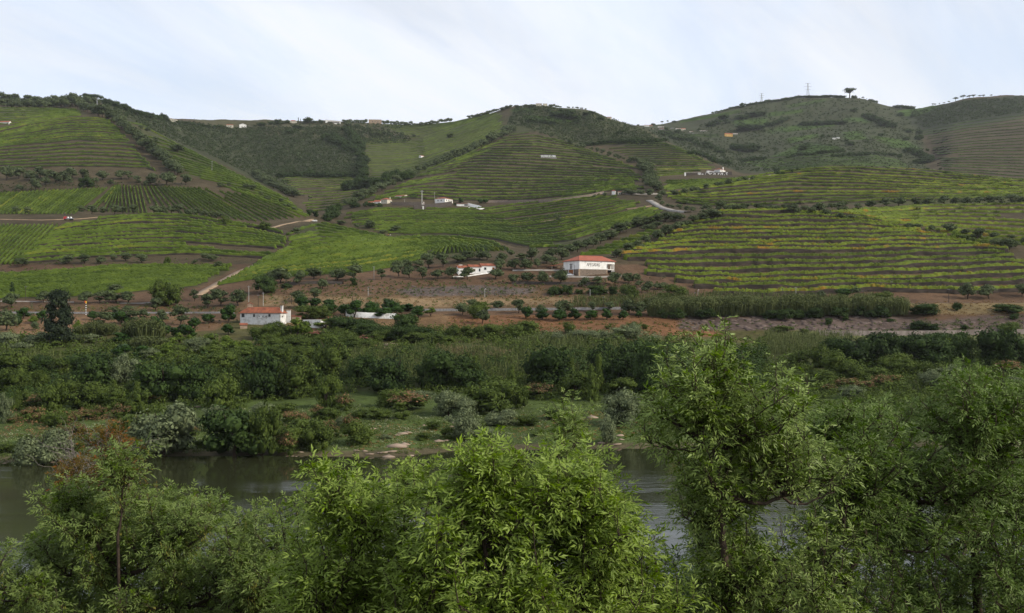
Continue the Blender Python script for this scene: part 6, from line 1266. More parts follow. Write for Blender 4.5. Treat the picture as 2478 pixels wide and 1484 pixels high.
kh('far_cottage', 'smaller white cottage right of its twin on the far right hill', 3, 662, 516, 26, 14, 4, 'gable', 1, 'white', 'grey', 2)
# lettered wall and its house ------------------------------------------------------
def q5(px, py): return (1633.5+px*0.08545, 381.2+py*0.08545)
g0 = ground(*q5(265, 528)); g1 = ground(*q5(1610, 515)); s5 = g0[1]/F
# the wall runs straight between its ends
p0 = Vector(g0)+Vector((0,0,2.0*s5)); p1 = Vector(((q5(1610,515)[0]-CU)*s5*1.01, g0[1]*1.01, g0[2]+3.2*s5)); wl_ = (p1-p0); LW = math.hypot(wl_.x, wl_.y)
sw = empty('lettered_wall', p0, math.atan2(wl_.y, wl_.x)); tag(sw, 'long dark stone wall carrying white script lettering across the vineyard', 'wall')
b = MB(); hl, hr = 6.0*s5, 12.0*s5
b.add([(0,0,-6),(LW,0,-6),(LW,0,hr),(LW*.36,0,hl*1.15),(0,0,hl),(0,1,-6),(LW,1,-6),(LW,1,hr),(LW*.36,1,hl*1.15),(0,1,hl)], [(0,1,2,3,4),(9,8,7,6,5),(4,3,8,9),(3,2,7,8),(1,6,7,2),(0,4,9,5)]); b.build('stonework', M['darkstone'], sw)
b = MB(); b.add([(0,-.1,hl),(LW*.36,-.1,hl*1.15),(LW*.36,1.1,hl*1.15),(0,1.1,hl),(0,-.1,hl+.5),(LW*.36,-.1,hl*1.15+.5),(LW*.36,1.1,hl*1.15+.5),(0,1.1,hl+.5)], [(4,5,6,7),(0,3,2,1),(0,1,5,4),(1,2,6,5),(2,3,7,6),(3,0,4,7)]); b.build('coping', M['concrete'], sw)
for ch, xa, xb, yb, yt in (('p',665,750,532,445),('e',775,838,530,450),('i',872,922,526,440),('x',965,1075,526,440),('o',1125,1200,520,432),('t',1255,1325,514,425),('a',1345,1435,508,415),('s',1478,1580,506,395)):
    hL = (yb-yt)*.08545*s5; wf_ = (xb-xa)/(yb-yt)/(.8)
    zb = ((528-yb)*.08545)*s5-.6*s5
    l_ = letter_mesh(ch, hL, 1.15*s5, wf=wf_); o = MB(); o.add([(x_+(.16*z_), y_, z_) for x_, y_, z_ in l_.v], l_.f); o.build('letter', M['paint'], sw, ((xa-265)*.08545*s5, -.02, zb))
g = g1; yy = p0.y+9
def on(px, wa, da, ha, rot, kind, ra, wall, roof, name, label, zup, wins=(), chims=(), cat='house', dy=9):
    global g
    u = q5(px, 0)[0]; th_ = R(rot); W = wa*s5/math.cos(th_); D = da*s5/max(.3, abs(math.sin(th_))); x = (u-CU)*s5*(p0.y+dy)/p0.y
    dx, dyy = (0, 0) if rot >= 0 else (-W*math.cos(th_), -W*math.sin(th_))
    r = empty(name, (x+dx, p0.y+dy+dyy, p0.z+zup*s5), th_); tag(r, label, cat); H = ha*s5; rh = ra*s5
    walls_mesh(W, D, H, rh, kind, 6).build('wall', M[wall], r); rf = roof_mesh(W, D, H, rh, kind, .4).build('roof', M[roof], r)
    for f, xx, z, w_, h in wins: window_part(r, f, xx*(W if f == 'F' else D), z*H, w_*(W if f == 'F' else D), h*H, W, D)
    for cx, cy, cw, z1 in chims: b = MB(); b.box(cx*W-cw/2, cx*W+cw/2, cy*D-cw/2, cy*D+cw/2, H*.9, H+rh+z1); b.build('chimney', M[wall], rf)
on(1285, 13, 17, 7.5, -38, 'hip', 4.0, 'white', 'oldtile', 'white_wall_house', 'white house with dark red hipped roof behind the lettered wall', 9.5, [('F',.3,.4,.1,.25),('F',.6,.4,.1,.25),('R',.2,.45,.08,.25),('R',.45,.45,.08,.25)], [(.8,.75,1.2,1.6)])
on(915, 18, 3, 5, 6, 'shedx', 2.5, 'white', 'tile', 'white_open_shed', 'white shed with sloping roof left of the lettered wall house', 8.5, [('F',.5,.05,.4,.5)], cat='shed', dy=12)
o = MB(); o.box(0, .9*s5*4, 0, 2, -4, 2.6*s5); oo = o.build('white_gate_pier', M['white'], None, (p0.x, p0.y-.2, p0.z+hl-1)); tag(oo, 'small white block on the left end of the lettered wall', 'pier')
# hillside lettering ------------------------------------------------------------------
g = ground(1309, 382.0); s_ = g[1]/F; hs = empty('hillside_lettering', up(g, .4), R(2)); tag(hs, 'white free-standing capital letters on the pyramid shaped vineyard hill', 'sign')
write(hs, 'VALBOM DE CIMA', 0, -1.5, 0.3, 4.6*s_, 0.95*s_, M['paint'], wf=.745)
b = MB(); b.box(-.3, 38.5*s_, -.9, -.6, -1.5, .35); b.build('footing', M['concrete'], hs)

# ------------------------------------------------------------------ walls, tracks and roads
def drape(name, pts, wm, mat, label=None, cat=None, kind=None, h=0.15, n=None, yoff=0.0):
    n = n or max(4, int(sum(math.hypot(a[0]-b_[0], a[1]-b_[1]) for a, b_ in zip(pts, pts[1:]))/6)); p = resample(pts, n)
    P = np.array([ground(u, v) for u, v in p]); P[:, 1] += yoff
    for _ in range(2): P[1:-1] = .25*P[:-2]+.5*P[1:-1]+.25*P[2:]
    T = np.gradient(P, axis=0); T[:, 2] = 0; T /= np.maximum(np.linalg.norm(T, axis=1, keepdims=True), 1e-6); Bk = np.stack([-T[:, 1], T[:, 0], 0*T[:, 0]], 1)
    A = P-Bk*wm/2; B_ = P+Bk*wm/2
    zt = np.maximum(np.array([zat(*a[:2]) for a in A]), np.array([zat(*a[:2]) for a in B_]))
    if wm > 1.5: zt = .5*(zt+P[:, 2])
    A[:, 2] = zt+h; B_[:, 2] = zt+h; A2 = A.copy(); A2[:, 2] = np.minimum(P[:, 2], zt)-2.5; B2 = B_.copy(); B2[:, 2] -= 2.5+h
    V = np.concatenate([A2, A, B_, B2]); F_ = []
    for k in range(3): i0 = np.arange(n-1)+k*n; F_.append(np.stack([i0, i0+1, i0+1+n, i0+n], 1))
    me = mesh(name, V, np.concatenate(F_), M[mat]); o = link(name, me); tag(o, label, cat, None, kind); return o
drape('railway_track', [(-200,757.5),(0,757),(230,758),(570,757)], 3, 'ballast', kind='structure', h=.3)
drape('railway_track', [(1000,752),(1100,751),(1240,750),(1400,748.5),(1580,746),(1700,742)], 3, 'ballast', kind='structure', h=.5)
for i, pl in enumerate(([(-60,730),(0,730),(100,731),(180,732)], [(290,735),(345,735),(375,732)])):
    drape('road_edge_wall', pl, .5, 'concrete', 'low white wall along the upper road, %s part' % ('left' if i == 0 else 'right'), 'wall', None, .35)
drape('dirt_path', [(478,716),(500,702),(540,680),(580,658),(640,634)], 4, 'track', kind='structure', h=.25)
drape('dirt_path', [(222,704),(250,680),(272,655)], 2.2, 'track', kind='structure', h=.2)
drape('dirt_path', [(645,556),(680,545),(715,538),(755,532)], 3, 'track', kind='structure', h=.25)
drape('dirt_road', [(-60,530),(0,531),(100,533),(180,531),(260,524),(330,519),(500,526),(560,537),(640,552)], 2.4, 'track', kind='structure', h=.1)
drape('pale_road', [(1571,486),(1582,491),(1590,498),(1606,505),(1632,511),(1664,514)], 5, 'concrete', kind='structure', h=.5)
drape('pale_road', [(1513,470),(1560,471),(1640,468),(1700,457),(1760,442),(1800,436),(1860,425),(1895,419)], 4.5, 'concrete', kind='structure', h=.4)
drape('terrace_road_wall', [(1170,491),(1239,491),(1340,489),(1420,478),(1460,469)], 1.2, 'stone', 'long brown terrace wall right of the white farmhouse', 'wall', None, 2.2)
drape('hill_road', [(1300,540),(1360,530),(1450,515),(1540,504),(1575,499)], 4, 'track', kind='structure', h=.2)
drape('dark_retaining_wall', [q1(560, 392), q1(800, 398), q1(1110, 390)], 1, 'darkstone', 'dark stone wall below the terrace farm', 'wall', None, 3.0)
drape('farmhouse_retaining_wall', [q1(975, 478), q1(1170, 466), q1(1350, 448), q1(1500, 430), q1(1700, 405)], 1, 'darkstone', 'tall dark stone wall holding up the white farmhouse', 'wall', None, 4.2)
drape('white_sloping_wall', [q1(2010, 400), q1(2120, 425), q1(2260, 462)], .6, 'white', 'white wall sloping down right of the garage wing', 'wall', None, 2.6)
drape('white_low_wall', [q1(2025, 440), q1(2120, 458), q1(2230, 472), q1(2400, 452)], .6, 'white', 'low white wall in front of the sloping white wall', 'wall', None, .9)
drape('yard_wall', [q3(200, 1000), q3(800, 985), q3(1150, 930), q3(1860, 830)], .5, 'white', 'low white yard wall in front of the stepped cottage', 'wall', None, .35)
drape('winery_yard_wall', [(1240,656),(1300,655),(1362,656)], .6, 'concrete', 'long low pale wall left of the winery', 'wall', None, .5)
drape('winery_yard', [(1330,669),(1366,669.5),(1400,670),(1440,670.5),(1500,668)], 3, 'concrete', kind='structure', h=.12)
drape('grove_wall', [(838,766),(880,769),(960,772)], .8, 'oldwhite', 'grey whitewashed wall in front of the orange grove', 'wall', None, 2.0)
drape('retaining_wall', [(1980,812),(2080,812),(2200,812),(2320,811),(2425,808),(2600,808)], .8, 'dimwall', 'long grey concrete wall at the foot of the rock slope', 'wall', None, 1.7)
drape('olive_terrace_wall', [(690,690),(760,687),(830,688)], 1, 'darkstone', 'dark stone wall on the bank above the old farmhouse', 'wall', None, 1.2)
drape('olive_terrace_wall', [(1239,687),(1340,688),(1450,688)], 1, 'darkstone', 'dark stone wall on the bank below the winery', 'wall', None, .9)

# rock slabs over the embankment
RS = random.Random(8)
def rock_mesh(seed, flat=0.4):
    rg = np.random.RandomState(seed); V, F_ = blobs(np.array([[0,0,0]]), np.array([[.5,.5]]), 1.0); V = V*(1+.28*rg.normal(size=V.shape)); V[:, 2] *= flat; return mesh('rock', V, F_, M['rock'])
RK = [rock_mesh(i) for i in range(6)]
k_ = 0; RKL = {}
for c, x, y, w_, wh in ((9,1400,1045,90,'in the meadow above the river edge'),(9,1345,1060,70,'in the meadow above the river edge'),(9,1450,1035,70,'in the meadow above the river edge'),(9,1345,1165,170,'at the river edge'),(9,1420,1145,90,'at the river edge'),(9,1270,1268,95,'in the water by the bank'),(9,1300,1215,90,'at the river edge'),(9,1220,1225,90,'at the river edge'),(9,1090,1240,70,'at the river edge'),
                     (9,1480,1255,60,'in the water by the bank'),(9,1610,965,40,'alone in the meadow'),(9,1110,1000,90,'in the meadow above the river edge'),(9,1820,1110,70,'at the river edge'),(9,1750,1118,80,'at the river edge'),(9,1900,940,50,'alone in the meadow'),(9,1870,975,60,'alone in the meadow'),(9,420,1222,45,'at the river edge'),(9,350,1262,35,'at the river edge'),(9,300,1265,40,'at the river edge'),(9,385,1265,35,'at the river edge'),(9,960,1205,50,'at the river edge'),(9,1040,1210,50,'at the river edge'),
                     (10,1010,1145,80,'right of the sapling'),(10,1030,1062,80,'right of the sapling'),(10,1045,1100,50,'right of the sapling'),(10,770,890,110,'right of the sapling'),(10,860,1135,70,'right of the sapling'),(8,40,1330,60,'at the left bank'),(8,120,1345,70,'at the left bank'),(8,500,1325,60,'at the left bank'),(8,560,1285,50,'at the left bank'),(8,1860,790,110,'among the left thicket'),(9,1290,195,130,'below the old farmhouse'),(9,1240,230,110,'below the old farmhouse')):
    u, v = kc(c, x, y); g = ground(u, v); s_ = g[1]/F; o = link('river_rock', RS.choice(RK), None, up(g, .05), RS.random()*.6, (w_*.2528*s_*1.5, w_*.2528*s_*.9, w_*.2528*s_*.9)); k_ += 1
    RKL.setdefault(wh, []).append((u, o, w_))
for wh, l in RKL.items():
    l.sort(key=lambda t: t[0])
    for i, (u, o, w_) in enumerate(l): tag(o, '%s pale brown rock slab %s%s' % ('broad' if w_ > 80 else 'small', wh, '' if len(l) == 1 else ', %s from the left' % nth(i)), 'rock', 'pale rock slabs '+wh)
# slabs of the slope
rgr = np.random.RandomState(4); V = []; F_ = []; n = 0
bv, bf = blobs(np.array([[0,0,0]]), np.array([[.5,.5]]), 1.0)
for i in range(640):
    if i < 420: u = rgr.uniform(1640, 2560); v = rgr.uniform(764, 800)
    else: u = rgr.uniform(880, 1640); v = rgr.uniform(690, 716)
    if u > 2160 and v < 778+4*rgr.rand(): continue
    g = ground(u, v); s_ = g[1]/F; sz = s_*(rgr.uniform(6, 26) if i < 420 else rgr.uniform(4, 14)); a = rgr.uniform(-.3, .3)
    q = bv*(1+.2*rgr.normal(size=bv.shape))*np.array([sz, sz*.7, sz*.16]); q = np.stack([q[:, 0], q[:, 1], q[:, 2]+q[:, 1]*.42+q[:, 0]*a*.3], 1)+g; V.append(q); F_.append(bf+n); n += len(q)
tag(link('rock_slope', mesh('rock_slope', np.concatenate(V), np.concatenate(F_), M['rock2'] if 'rock2' in M else noisy('mauve_rock', (0.04,0.028,0.024), (0.135,0.10,0.087), 0.35, 0.95, 0.5, 8))), 'cracked mauve rock facing below the cane hedge', None, None, 'stuff')

# ------------------------------------------------------------------ poles, pylons, signal
def pole(u, v, vt, label, mat='pole', r=0.0, lamp=False, cross=True, group=None):
    g = ground(u, v); s_ = g[1]/F; h = (v-vt)*s_; r = r or max(.13, .42*s_)
    p = empty('utility_pole', up(g, -.3), 0); tag(p, label, 'pole', group)
    b = MB(); b.tube([(0,0,-.5),(0,0,h)], [r, r*.7], 8); b.build('shaft', M[mat], p)
    if lamp: b = MB(); b.tube([(0,0,h*.98),(.5*h*.12,0,h*1.01),(h*.11,0,h*1.0)], r*.7, 6); b.box(h*.06, h*.16, -r, r, h*.985, h*1.015); b.build('lamp_head', M['shirt'], p)
    elif cross: b = MB(); b.box(-h*.09, h*.09, -r*.5, r*.5, h*.93, h*.93+r); b.build('crossarm', M['steel'], p)
for a in ((1021,506,460,'tallest pale pole left of the white farmhouse','pole',.5,False,True),(1051.5,486,464.5,'pale pole rising behind the white farmhouse','pole'),(979,498,481,'short pale pole in front of the terrace farm','pole'),
          (905,676.5,643,'pale pole on the bank between the olive trees','pole'),(775,671,645,'dark pole on the bank left of the pale one','woodpole'),(891,715.5,694,'pale pole below the rock face','pole'),
          (1173,721,698,'street lamp pole on the bank under the cottage','pole',0,True),(1428,721,699,'pale pole on the bank under the winery','pole'),(1461,749,716,'dark pole beside the railway under the winery','woodpole'),
          (1149,728,715,'short dark pole beside the railway under the cottage','woodpole'),(853,730,715,'short dark pole above the orange grove','woodpole'),(705,736,714,'dark pole left of the orange grove','woodpole'),
          (637,741,706,'pale pole behind the old farmhouse','pole'),(625,743,711,'dark pole behind the old farmhouse','woodpole'),(602,731,690,'tall pale pole on the upper road left of the old farmhouse','pole'),
          (1689,719,700,'street lamp at the left end of the cane hedge','pole',0,True),(1682,733,706,'dark pole at the left end of the cane hedge','woodpole'),(1926,728,693,'pale pole above the middle of the cane hedge','pole'),
          (1893,728,697,'dark pole above the cane hedge','woodpole'),(2157,706,679,'dark pole on the lower terraces','woodpole'),(2296,732,697,'dark pole above the right embankment','woodpole'),(2089,720,702,'short dark post right of the cane hedge','woodpole'),
          (62,730,690,'thin pole in the lower field at far left','woodpole'),(410,714,682,'dark pole behind the twin tree group','woodpole'),(513,413.5,389,'pale pole on the bright slope','pole'),
          (60,250,240,'leftmost thin pole on the left skyline','woodpole'),(197,239,229,'second thin pole on the left skyline','woodpole'),(281,247,226+10,'thin pole right of the left hilltop','woodpole'),(470,297,287,'thin pole on the skyline by the shed','woodpole'),
          (2157-60,700,688,'thin post among the lower terraces','woodpole')): pole(*a)
def pylon(u, v, vt, label, arms=3, wpx=5):
    g = ground(u, v); s_ = g[1]/F; h = (v-vt)*s_; w_ = wpx*s_; t = max(.14, .20*s_)
    p = empty('lattice_pylon', up(g, -1), 0); tag(p, label, 'pylon'); b = MB()
    for sx in (-1, 1):
        for sy in (-1, 1): b.tube([(sx*w_/2, sy*w_/2, -1), (sx*w_*.16, sy*w_*.16, h*.55), (sx*w_*.08, sy*w_*.08, h*.95)], t, 4)
    n = 9
    for i in range(n):
        z0 = h*.95*i/n; z1 = h*.95*(i+1)/n; f = lambda z: (w_/2+(w_*.16-w_/2)*min(1, z/(h*.55)))*(1 if z < h*.55 else max(.45, 1-(z-h*.55)/(h*.8)))
        for sy in (-1, 1): b.tube([(-f(z0), sy*f(z0), z0), (f(z1), sy*f(z1), z1)], t*.6, 4); b.tube([(f(z0), sy*f(z0), z0), (-f(z1), sy*f(z1), z1)], t*.6, 4)
    b.build('lattice', M['steel'], p)
    for k in range(arms):
        z = h*(.93-.13*k*1.5); L_ = w_*(.55+.22*(1 if k == 1 else 0))*1.5; b = MB(); b.tube([(-L_, 0, z), (0, 0, z+t*3), (L_, 0, z)], t*.8, 4); b.tube([(-L_, 0, z), (L_, 0, z)], t*.6, 4); b.build('crossarm', M['steel'], p)
pylon(235, 272, 233, 'grey lattice pylon before trees on the left hilltop', 1, 5)
pylon(1843, 246, 221, 'left of the two pylons on the far right skyline', 3, 6)
pylon(1955, 234, 196, 'right and taller of the two pylons on the far right skyline', 3, 9)
g = ground(208, 762); s_ = g[1]/F; sp = empty('striped_signal', up(g, 0), 0); tag(sp, 'black and white striped signal post with red and yellow arm by the railway', 'signal')
h = 34*s_
for i in range(11): b = MB(); b.tube([(0,0,h*.85*i/11),(0,0,h*.85*(i+1)/11)], .14, 8); b.build('stripe', M['black'] if i % 2 else M['shirt'], sp)
b = MB(); b.box(-.05-.35, -.05, -.16, -.1, h*.84, h); b.build('red_plate', M['signred'], sp); b = MB(); b.box(-.05, .38, -.16, -.1, h*.80, h*.98); b.build('yellow_plate', M['yellow'], sp)

build_trees()

# ------------------------------------------------------------------ foreground ash and willow trees on the near bank
def px3(u, v, y): return np.array([(u-CU)/F*y, y, CH-(v-CV)/F*y])
def unit(a): return a/np.maximum(np.linalg.norm(a, axis=-1, keepdims=True), 1e-9)
def leaflet_arrays(O, D_, U, L_, ll, pairs, rng, wid=0.27, droop=0.35):
    """pinnate leaves: every leaf is a rachis with paired lance-shaped leaflets, each folded along its midrib"""
    n = len(O); D_ = unit(D_); S = unit(np.cross(D_, U)); U = unit(np.cross(S, D_)); Vs = []; 
    slots = [(t, s_) for t in np.linspace(0.30, 0.88, pairs) for s_ in (-1, 1)]+[(1.0, 0)]
    for t, s_ in slots:
        pos = O+D_*(L_*t)[:, None]; pos[:, 2] -= droop*L_*t*t
        a = 0.95-0.35*t if s_ else 0.0
        d = unit(D_*math.cos(a)+S*(s_*math.sin(a))+rng.normal(size=(n, 3))*0.16+np.array([0,0,-1])*(0.22*t+.08)); l_ = ll*(0.72+0.42*rng.rand(n))*(1.0 if s_ else 1.15)
        nn = unit(U+rng.normal(size=(n, 3))*0.30); w_ = unit(np.cross(d, nn))*(l_*wid*0.5)[:, None]; nn = unit(np.cross(w_, d))
        m1 = pos+d*(l_*.42)[:, None]; lift = nn*(l_*0.055)[:, None]
        Vs.append(np.stack([pos, m1-w_+lift, pos+d*l_[:, None]-np.array([0,0,1])*(l_*.10)[:, None], m1+w_+lift], 1))
    V = np.concatenate(Vs).reshape(-1, 3); q = np.arange(len(V)//4)*4
    Ft = np.concatenate([np.stack([q, q+1, q+2], 1), np.stack([q, q+2, q+3], 1)])
    rk = np.stack([O, O+D_*(L_*.5)[:, None]-np.array([0,0,1])*(droop*L_*.25)[:, None], O+D_*L_[:, None]-np.array([0,0,1])*(droop*L_)[:, None]], 1)
    return V, Ft, rk
def thin_tubes(paths, r0, r1):
    """three-sided twigs along polylines (n,k,3)"""
    n, k, _ = paths.shape; T = unit(np.gradient(paths, axis=1)); A = unit(np.cross(T, np.array([.3,.2,.93]))); B_ = np.cross(T, A); V = []
    r0 = np.broadcast_to(r0, (n,)); r1 = np.broadcast_to(r1, (n,)); tt = np.linspace(0, 1, k)[None, :]; r = (r0[:, None]*(1-tt)+r1[:, None]*tt)[..., None]
    for j in range(3): a = 2.094*j; V.append(paths+(A*math.cos(a)+B_*math.sin(a))*r)
    V = np.stack(V, 2).reshape(-1, 3); F_ = []
    base = (np.arange(n)*k*3)[:, None]
    for i in range(k-1):
        for j in range(3): F_.append(np.concatenate([base+i*3+j, base+i*3+(j+1) % 3, base+(i+1)*3+(j+1) % 3, base+(i+1)*3+j], 1))
    return V, np.concatenate(F_)
def curve(a, b, up_, n=6, wob=0.0, rng=None):
    a = np.asarray(a, float); b = np.asarray(b, float); d = np.linalg.norm(b-a); t = np.linspace(0, 1, n)[:, None]
    c = a*.5+b*.5+np.array([0, 0, -up_*d]); p = a*(1-t)**2+2*c*t*(1-t)+b*t*t
    if wob: p[1:-1] += rng.normal(size=(n-2, 3))*wob*d
    return p
def sample_poly(poly, n, rng, topbias=0.0):
    p = np.array(poly, float); lo = p.min(0); hi = p.max(0); out = []
    # spread the points: best of several candidates
    while len(out) < n:
        best = None; bd = -1
        for _ in range(5):
            while True:
                u = rng.uniform(lo[0], hi[0]); v = rng.uniform(lo[1], hi[1])
                if inpoly(np.array([u]), np.array([v]), poly)[0]: break
            d = min([(u-a)**2+(v-b_)**2 for a, b_ in out[-160:]] or [1e9])
            if d > bd: bd = d; best = (u, v)
        out.append(best)
    return out
FG_SEED = [0]; DENS = 1.0; RISE = 0.15
def ash(name, label, base, fork, regions, leafmat_, leafl=0.085, pairs=4, nlimb=8, trunk_r=0.10, seeds=0.0, cat='tree', wood='bark', leafk=1.0, big=140, twigleaf=1.0, spread=0.36, tiplen=1.0, sprigs=0, extra=None, leader=0.12):
    """trunk, limbs to the parts of the crown, twigs and compound leaves; regions = (photo outline, shoots, near, far)"""
    FG_SEED[0] += 1; rng = np.random.RandomState(100+FG_SEED[0])
    r = empty(name, tuple(base), 0); tag(r, label, cat); B0 = np.array(base, float); Fk = np.array(fork, float)
    tips = []
    for ri, (poly, n, y0, y1) in enumerate(regions):
        for u, v in sample_poly(poly, max(4, int(n*DENS)), rng):
            y_ = rng.uniform(y0, y1); tips.append(px3(u, v+0.19*F/y_*(RISE if ri == 0 else .35), y_))
    pl0 = regions[0][0]; us_ = [q[0] for q in pl0]; vt = lambda u: min([a[1]+(b_[1]-a[1])*(u-a[0])/(b_[0]-a[0]) for a, b_ in zip(pl0, pl0[1:]+pl0[:1]) if min(a[0], b_[0]) <= u <= max(a[0], b_[0]) and a[0] != b_[0]] or [min(q[1] for q in pl0)])
    for k in range(sprigs):
        u = rng.uniform(min(us_)+8, max(us_)-8); y_ = rng.uniform(regions[0][2], regions[0][3]); tips.append(px3(u, vt(u)+rng.uniform(20, 45), y_))
    for e_ in (extra or []): tips.append(px3(*e_))
    tips = np.array(tips); LD = leader*(.6+.8*rng.rand(len(tips))); tips[:, 2] -= LD
    tr = curve(B0, Fk, 0.0, 7, .02, rng); 
    top = tips[np.argmax(tips[:, 2])]
    lead = curve(Fk, Fk*.5+top*.5, .05, 8, .03, rng); trunkp = np.concatenate([tr, lead[1:]])
    b = MB(); rr_ = np.linspace(trunk_r, trunk_r*.22, len(trunkp)); b.tube(trunkp-B0, list(rr_), 8); b.build('trunk', M[wood], r, smooth=True)
    # limb heads by farthest-point choice
    heads = [int(rng.randint(len(tips)))]
    for _ in range(nlimb-1):
        d = np.min([np.linalg.norm(tips-tips[h], axis=1) for h in heads], axis=0); heads.append(int(np.argmax(d*rng.uniform(.7, 1, len(d)))))
    nodes = [trunkp[-1], trunkp[-4]]; lb = []
    for h in heads:
        tgt = tips[h]; cand = trunkp[(trunkp[:, 2] < tgt[2]-.1)]; st = cand[np.argmin(np.linalg.norm(cand-tgt, axis=1))] if len(cand) else Fk
        end = st*.25+tgt*.75-np.array([0, 0, .12*np.linalg.norm(tgt-st)]); p = curve(st, end, .10, 8, .03, rng); lb.append((p, trunk_r*.5))
        for q in p[2:]: nodes.append(q)
    for p, r0 in lb:
        b = MB(); b.tube(p-B0, list(np.linspace(r0, r0*.30, len(p))), 6); b.build('limb', M[wood], r, smooth=True)
    nodes = np.array(nodes)
    brs = []; shoots = []
    for ti, t in enumerate(tips):
        dz = t[2]-nodes[:, 2]; d = np.linalg.norm(nodes-t, axis=1)+np.where(dz < .12, 1.2, 0); k = int(np.argmin(d)); st = nodes[k]
        p = curve(st, t, .16, 8, .035, rng); brs.append(p)
        e_ = p[-1]; dr = unit(p[-1]-p[-3]); L_ = np.linalg.norm(np.diff(p, axis=0), axis=1).sum()
        sh = min(tiplen, L_*.9)/L_; k0 = max(1, int(8*(1-sh)))
        shoots.append((p[k0:], dr))
        q = np.stack([t, t+np.array([rng.normal()*.06, rng.normal()*.06, .5])*LD[ti], t+np.array([rng.normal()*.12, rng.normal()*.12, 1.0])*LD[ti]]); shoots.append((np.array([q[0], (q[0]+q[1])/2, q[1], q[2]]), unit(q[2]-q[1])))
        # side shoots
        ns = rng.randint(5, 8)
        for j in range(ns):
            i = rng.randint(k0, 7); f = rng.rand(); o = p[i]*(1-f)+p[i+1]*f if i < 7 else p[i]
            az = rng.rand()*6.283; sd = unit(np.array([math.cos(az), math.sin(az), .55+.5*rng.rand()])+dr*.5)
            ln = spread*(.5+.8*rng.rand())*(1.35-.95*(i/7.0)); q = curve(o, o+sd*ln, .12, 4, .03, rng); shoots.append((q, unit(q[-1]-q[-2])))
    P = np.stack(brs); V, F_ = thin_tubes(P-B0, .016*trunk_r/.1+.004, .004)
    P2 = [np.stack([s_[0][0], s_[0][len(s_[0])//2], s_[0][-1]]) for s_ in shoots]; V2, F2 = thin_tubes(np.stack(P2)-B0, .0065, .0025)
    # leaves in opposite pairs along the shoots, a rosette at each end
    O = []; D_ = []
    for q, dr in shoots:
        seg = np.linalg.norm(np.diff(q, axis=0), axis=1); L_ = seg.sum(); m = max(2, int(L_/0.062*leafk)); cum = np.concatenate([[0], np.cumsum(seg)])
        for j in range(m):
            s_ = L_*(1-j/m*.92); i = min(len(seg)-1, int(np.searchsorted(cum, s_))-1); i = max(i, 0); f = (s_-cum[i])/max(seg[i], 1e-6); o = q[i]+(q[i+1]-q[i])*min(f, 1); ax = unit(q[i+1]-q[i])
            side = unit(np.cross(ax, rng.normal(size=3))); tw = .25+.55*j/m
            for sg_ in (-1, 1):
                if rng.rand() < .12: continue
                O.append(o); D_.append(unit(ax*(1-tw)+side*sg_*.9+np.array([0,0,.15])+rng.normal(size=3)*.18))
    O = np.array(O); D_ = np.array(D_); n = len(O)
    U = unit(np.array([0,0,1.0])+rng.normal(size=(n, 3))*.42+np.array([.15,-.30,0]))
    L_ = leafl*(1.7+1.0*rng.rand(n)); ll = leafl*(0.85+.3*rng.rand(n))
    # the biggest-looking leaves stand alone, the others are joined
    dist = np.linalg.norm(O-np.array([0,0,CH]), axis=1); uu = O[:, 0]/O[:, 1]*F+CU; vv = CV-(O[:, 2]-CH)/O[:, 1]*F
    vis = (uu > 0) & (uu < 2478) & (vv < 1484) & (vv > 0); sc_ = np.where(vis, dist, 1e6)+rng.rand(n)*1.5; order = np.argsort(sc_); solo = order[:big]; rest_ = order[big:]
    Vl, Fl, rk = leaflet_arrays(O[rest_]-B0, D_[rest_], U[rest_], L_[rest_], ll[rest_], pairs, rng)
    o = link('foliage', mesh('foliage', Vl, Fl, M[leafmat_]), r); o['kind'] = 'stuff'
    Vr, Fr = thin_tubes(rk, .0022, .001)
    Vt, Ft = joinarr([(V, F_), (V2, F2), (Vr, Fr)]); o = link('twigs', mesh('twigs', Vt, Ft, M[wood]), r); o['kind'] = 'stuff'
    protos = []
    for k in range(4):
        a = np.array([[0.,0,0]]); vq, fq, rq = leaflet_arrays(a, np.array([[1.,0,0]]), np.array([[0,0,1.]]), np.array([leafl*2.2]), np.array([leafl*1.02]), pairs, rng); vt, ft = thin_tubes(rq, .0022, .001); tq = np.concatenate([ft[:, [0,1,2]], ft[:, [0,2,3]]])
        protos.append(mesh('leaf', np.concatenate([vq, vt]), np.concatenate([fq, tq+len(vq)]), M[leafmat_]))
    from mathutils import Matrix
    for i in solo:
        x = Vector(D_[i]).normalized(); z = Vector(U[i]); y = z.cross(x).normalized(); z = x.cross(y)
        m = Matrix(((x.x,y.x,z.x),(x.y,y.y,z.y),(x.z,y.z,z.z))).to_4x4(); m.translation = Vector(O[i]-B0); o = link('leaf', protos[i % 4], r); o.matrix_local = m
    if seeds:
        m = int(n*seeds); idx = rng.randint(n, size=m//14+1); S_ = []
        for i in idx:
            c = O[i]-B0+np.array([0,0,-.05]); k = 14; pp = c+rng.normal(size=(k, 3))*np.array([.035,.035,.045]); S_.append(pp)
        S_ = np.concatenate(S_); k = len(S_); dd = unit(np.array([0,0,-1])+rng.normal(size=(k, 3))*.25); ww = unit(np.cross(dd, rng.normal(size=(k, 3))))*.005
        V = np.stack([S_, S_+dd*.02-ww, S_+dd*.045, S_+dd*.02+ww], 1).reshape(-1, 3); o = link('seed_keys', mesh('seed_keys', V, np.arange(len(V)).reshape(-1, 4), M['l_seed']), r); o['kind'] = 'stuff'
    return n
def foot(x, y): return (x, y, nearz(x, y)-.3)
T_ = 0
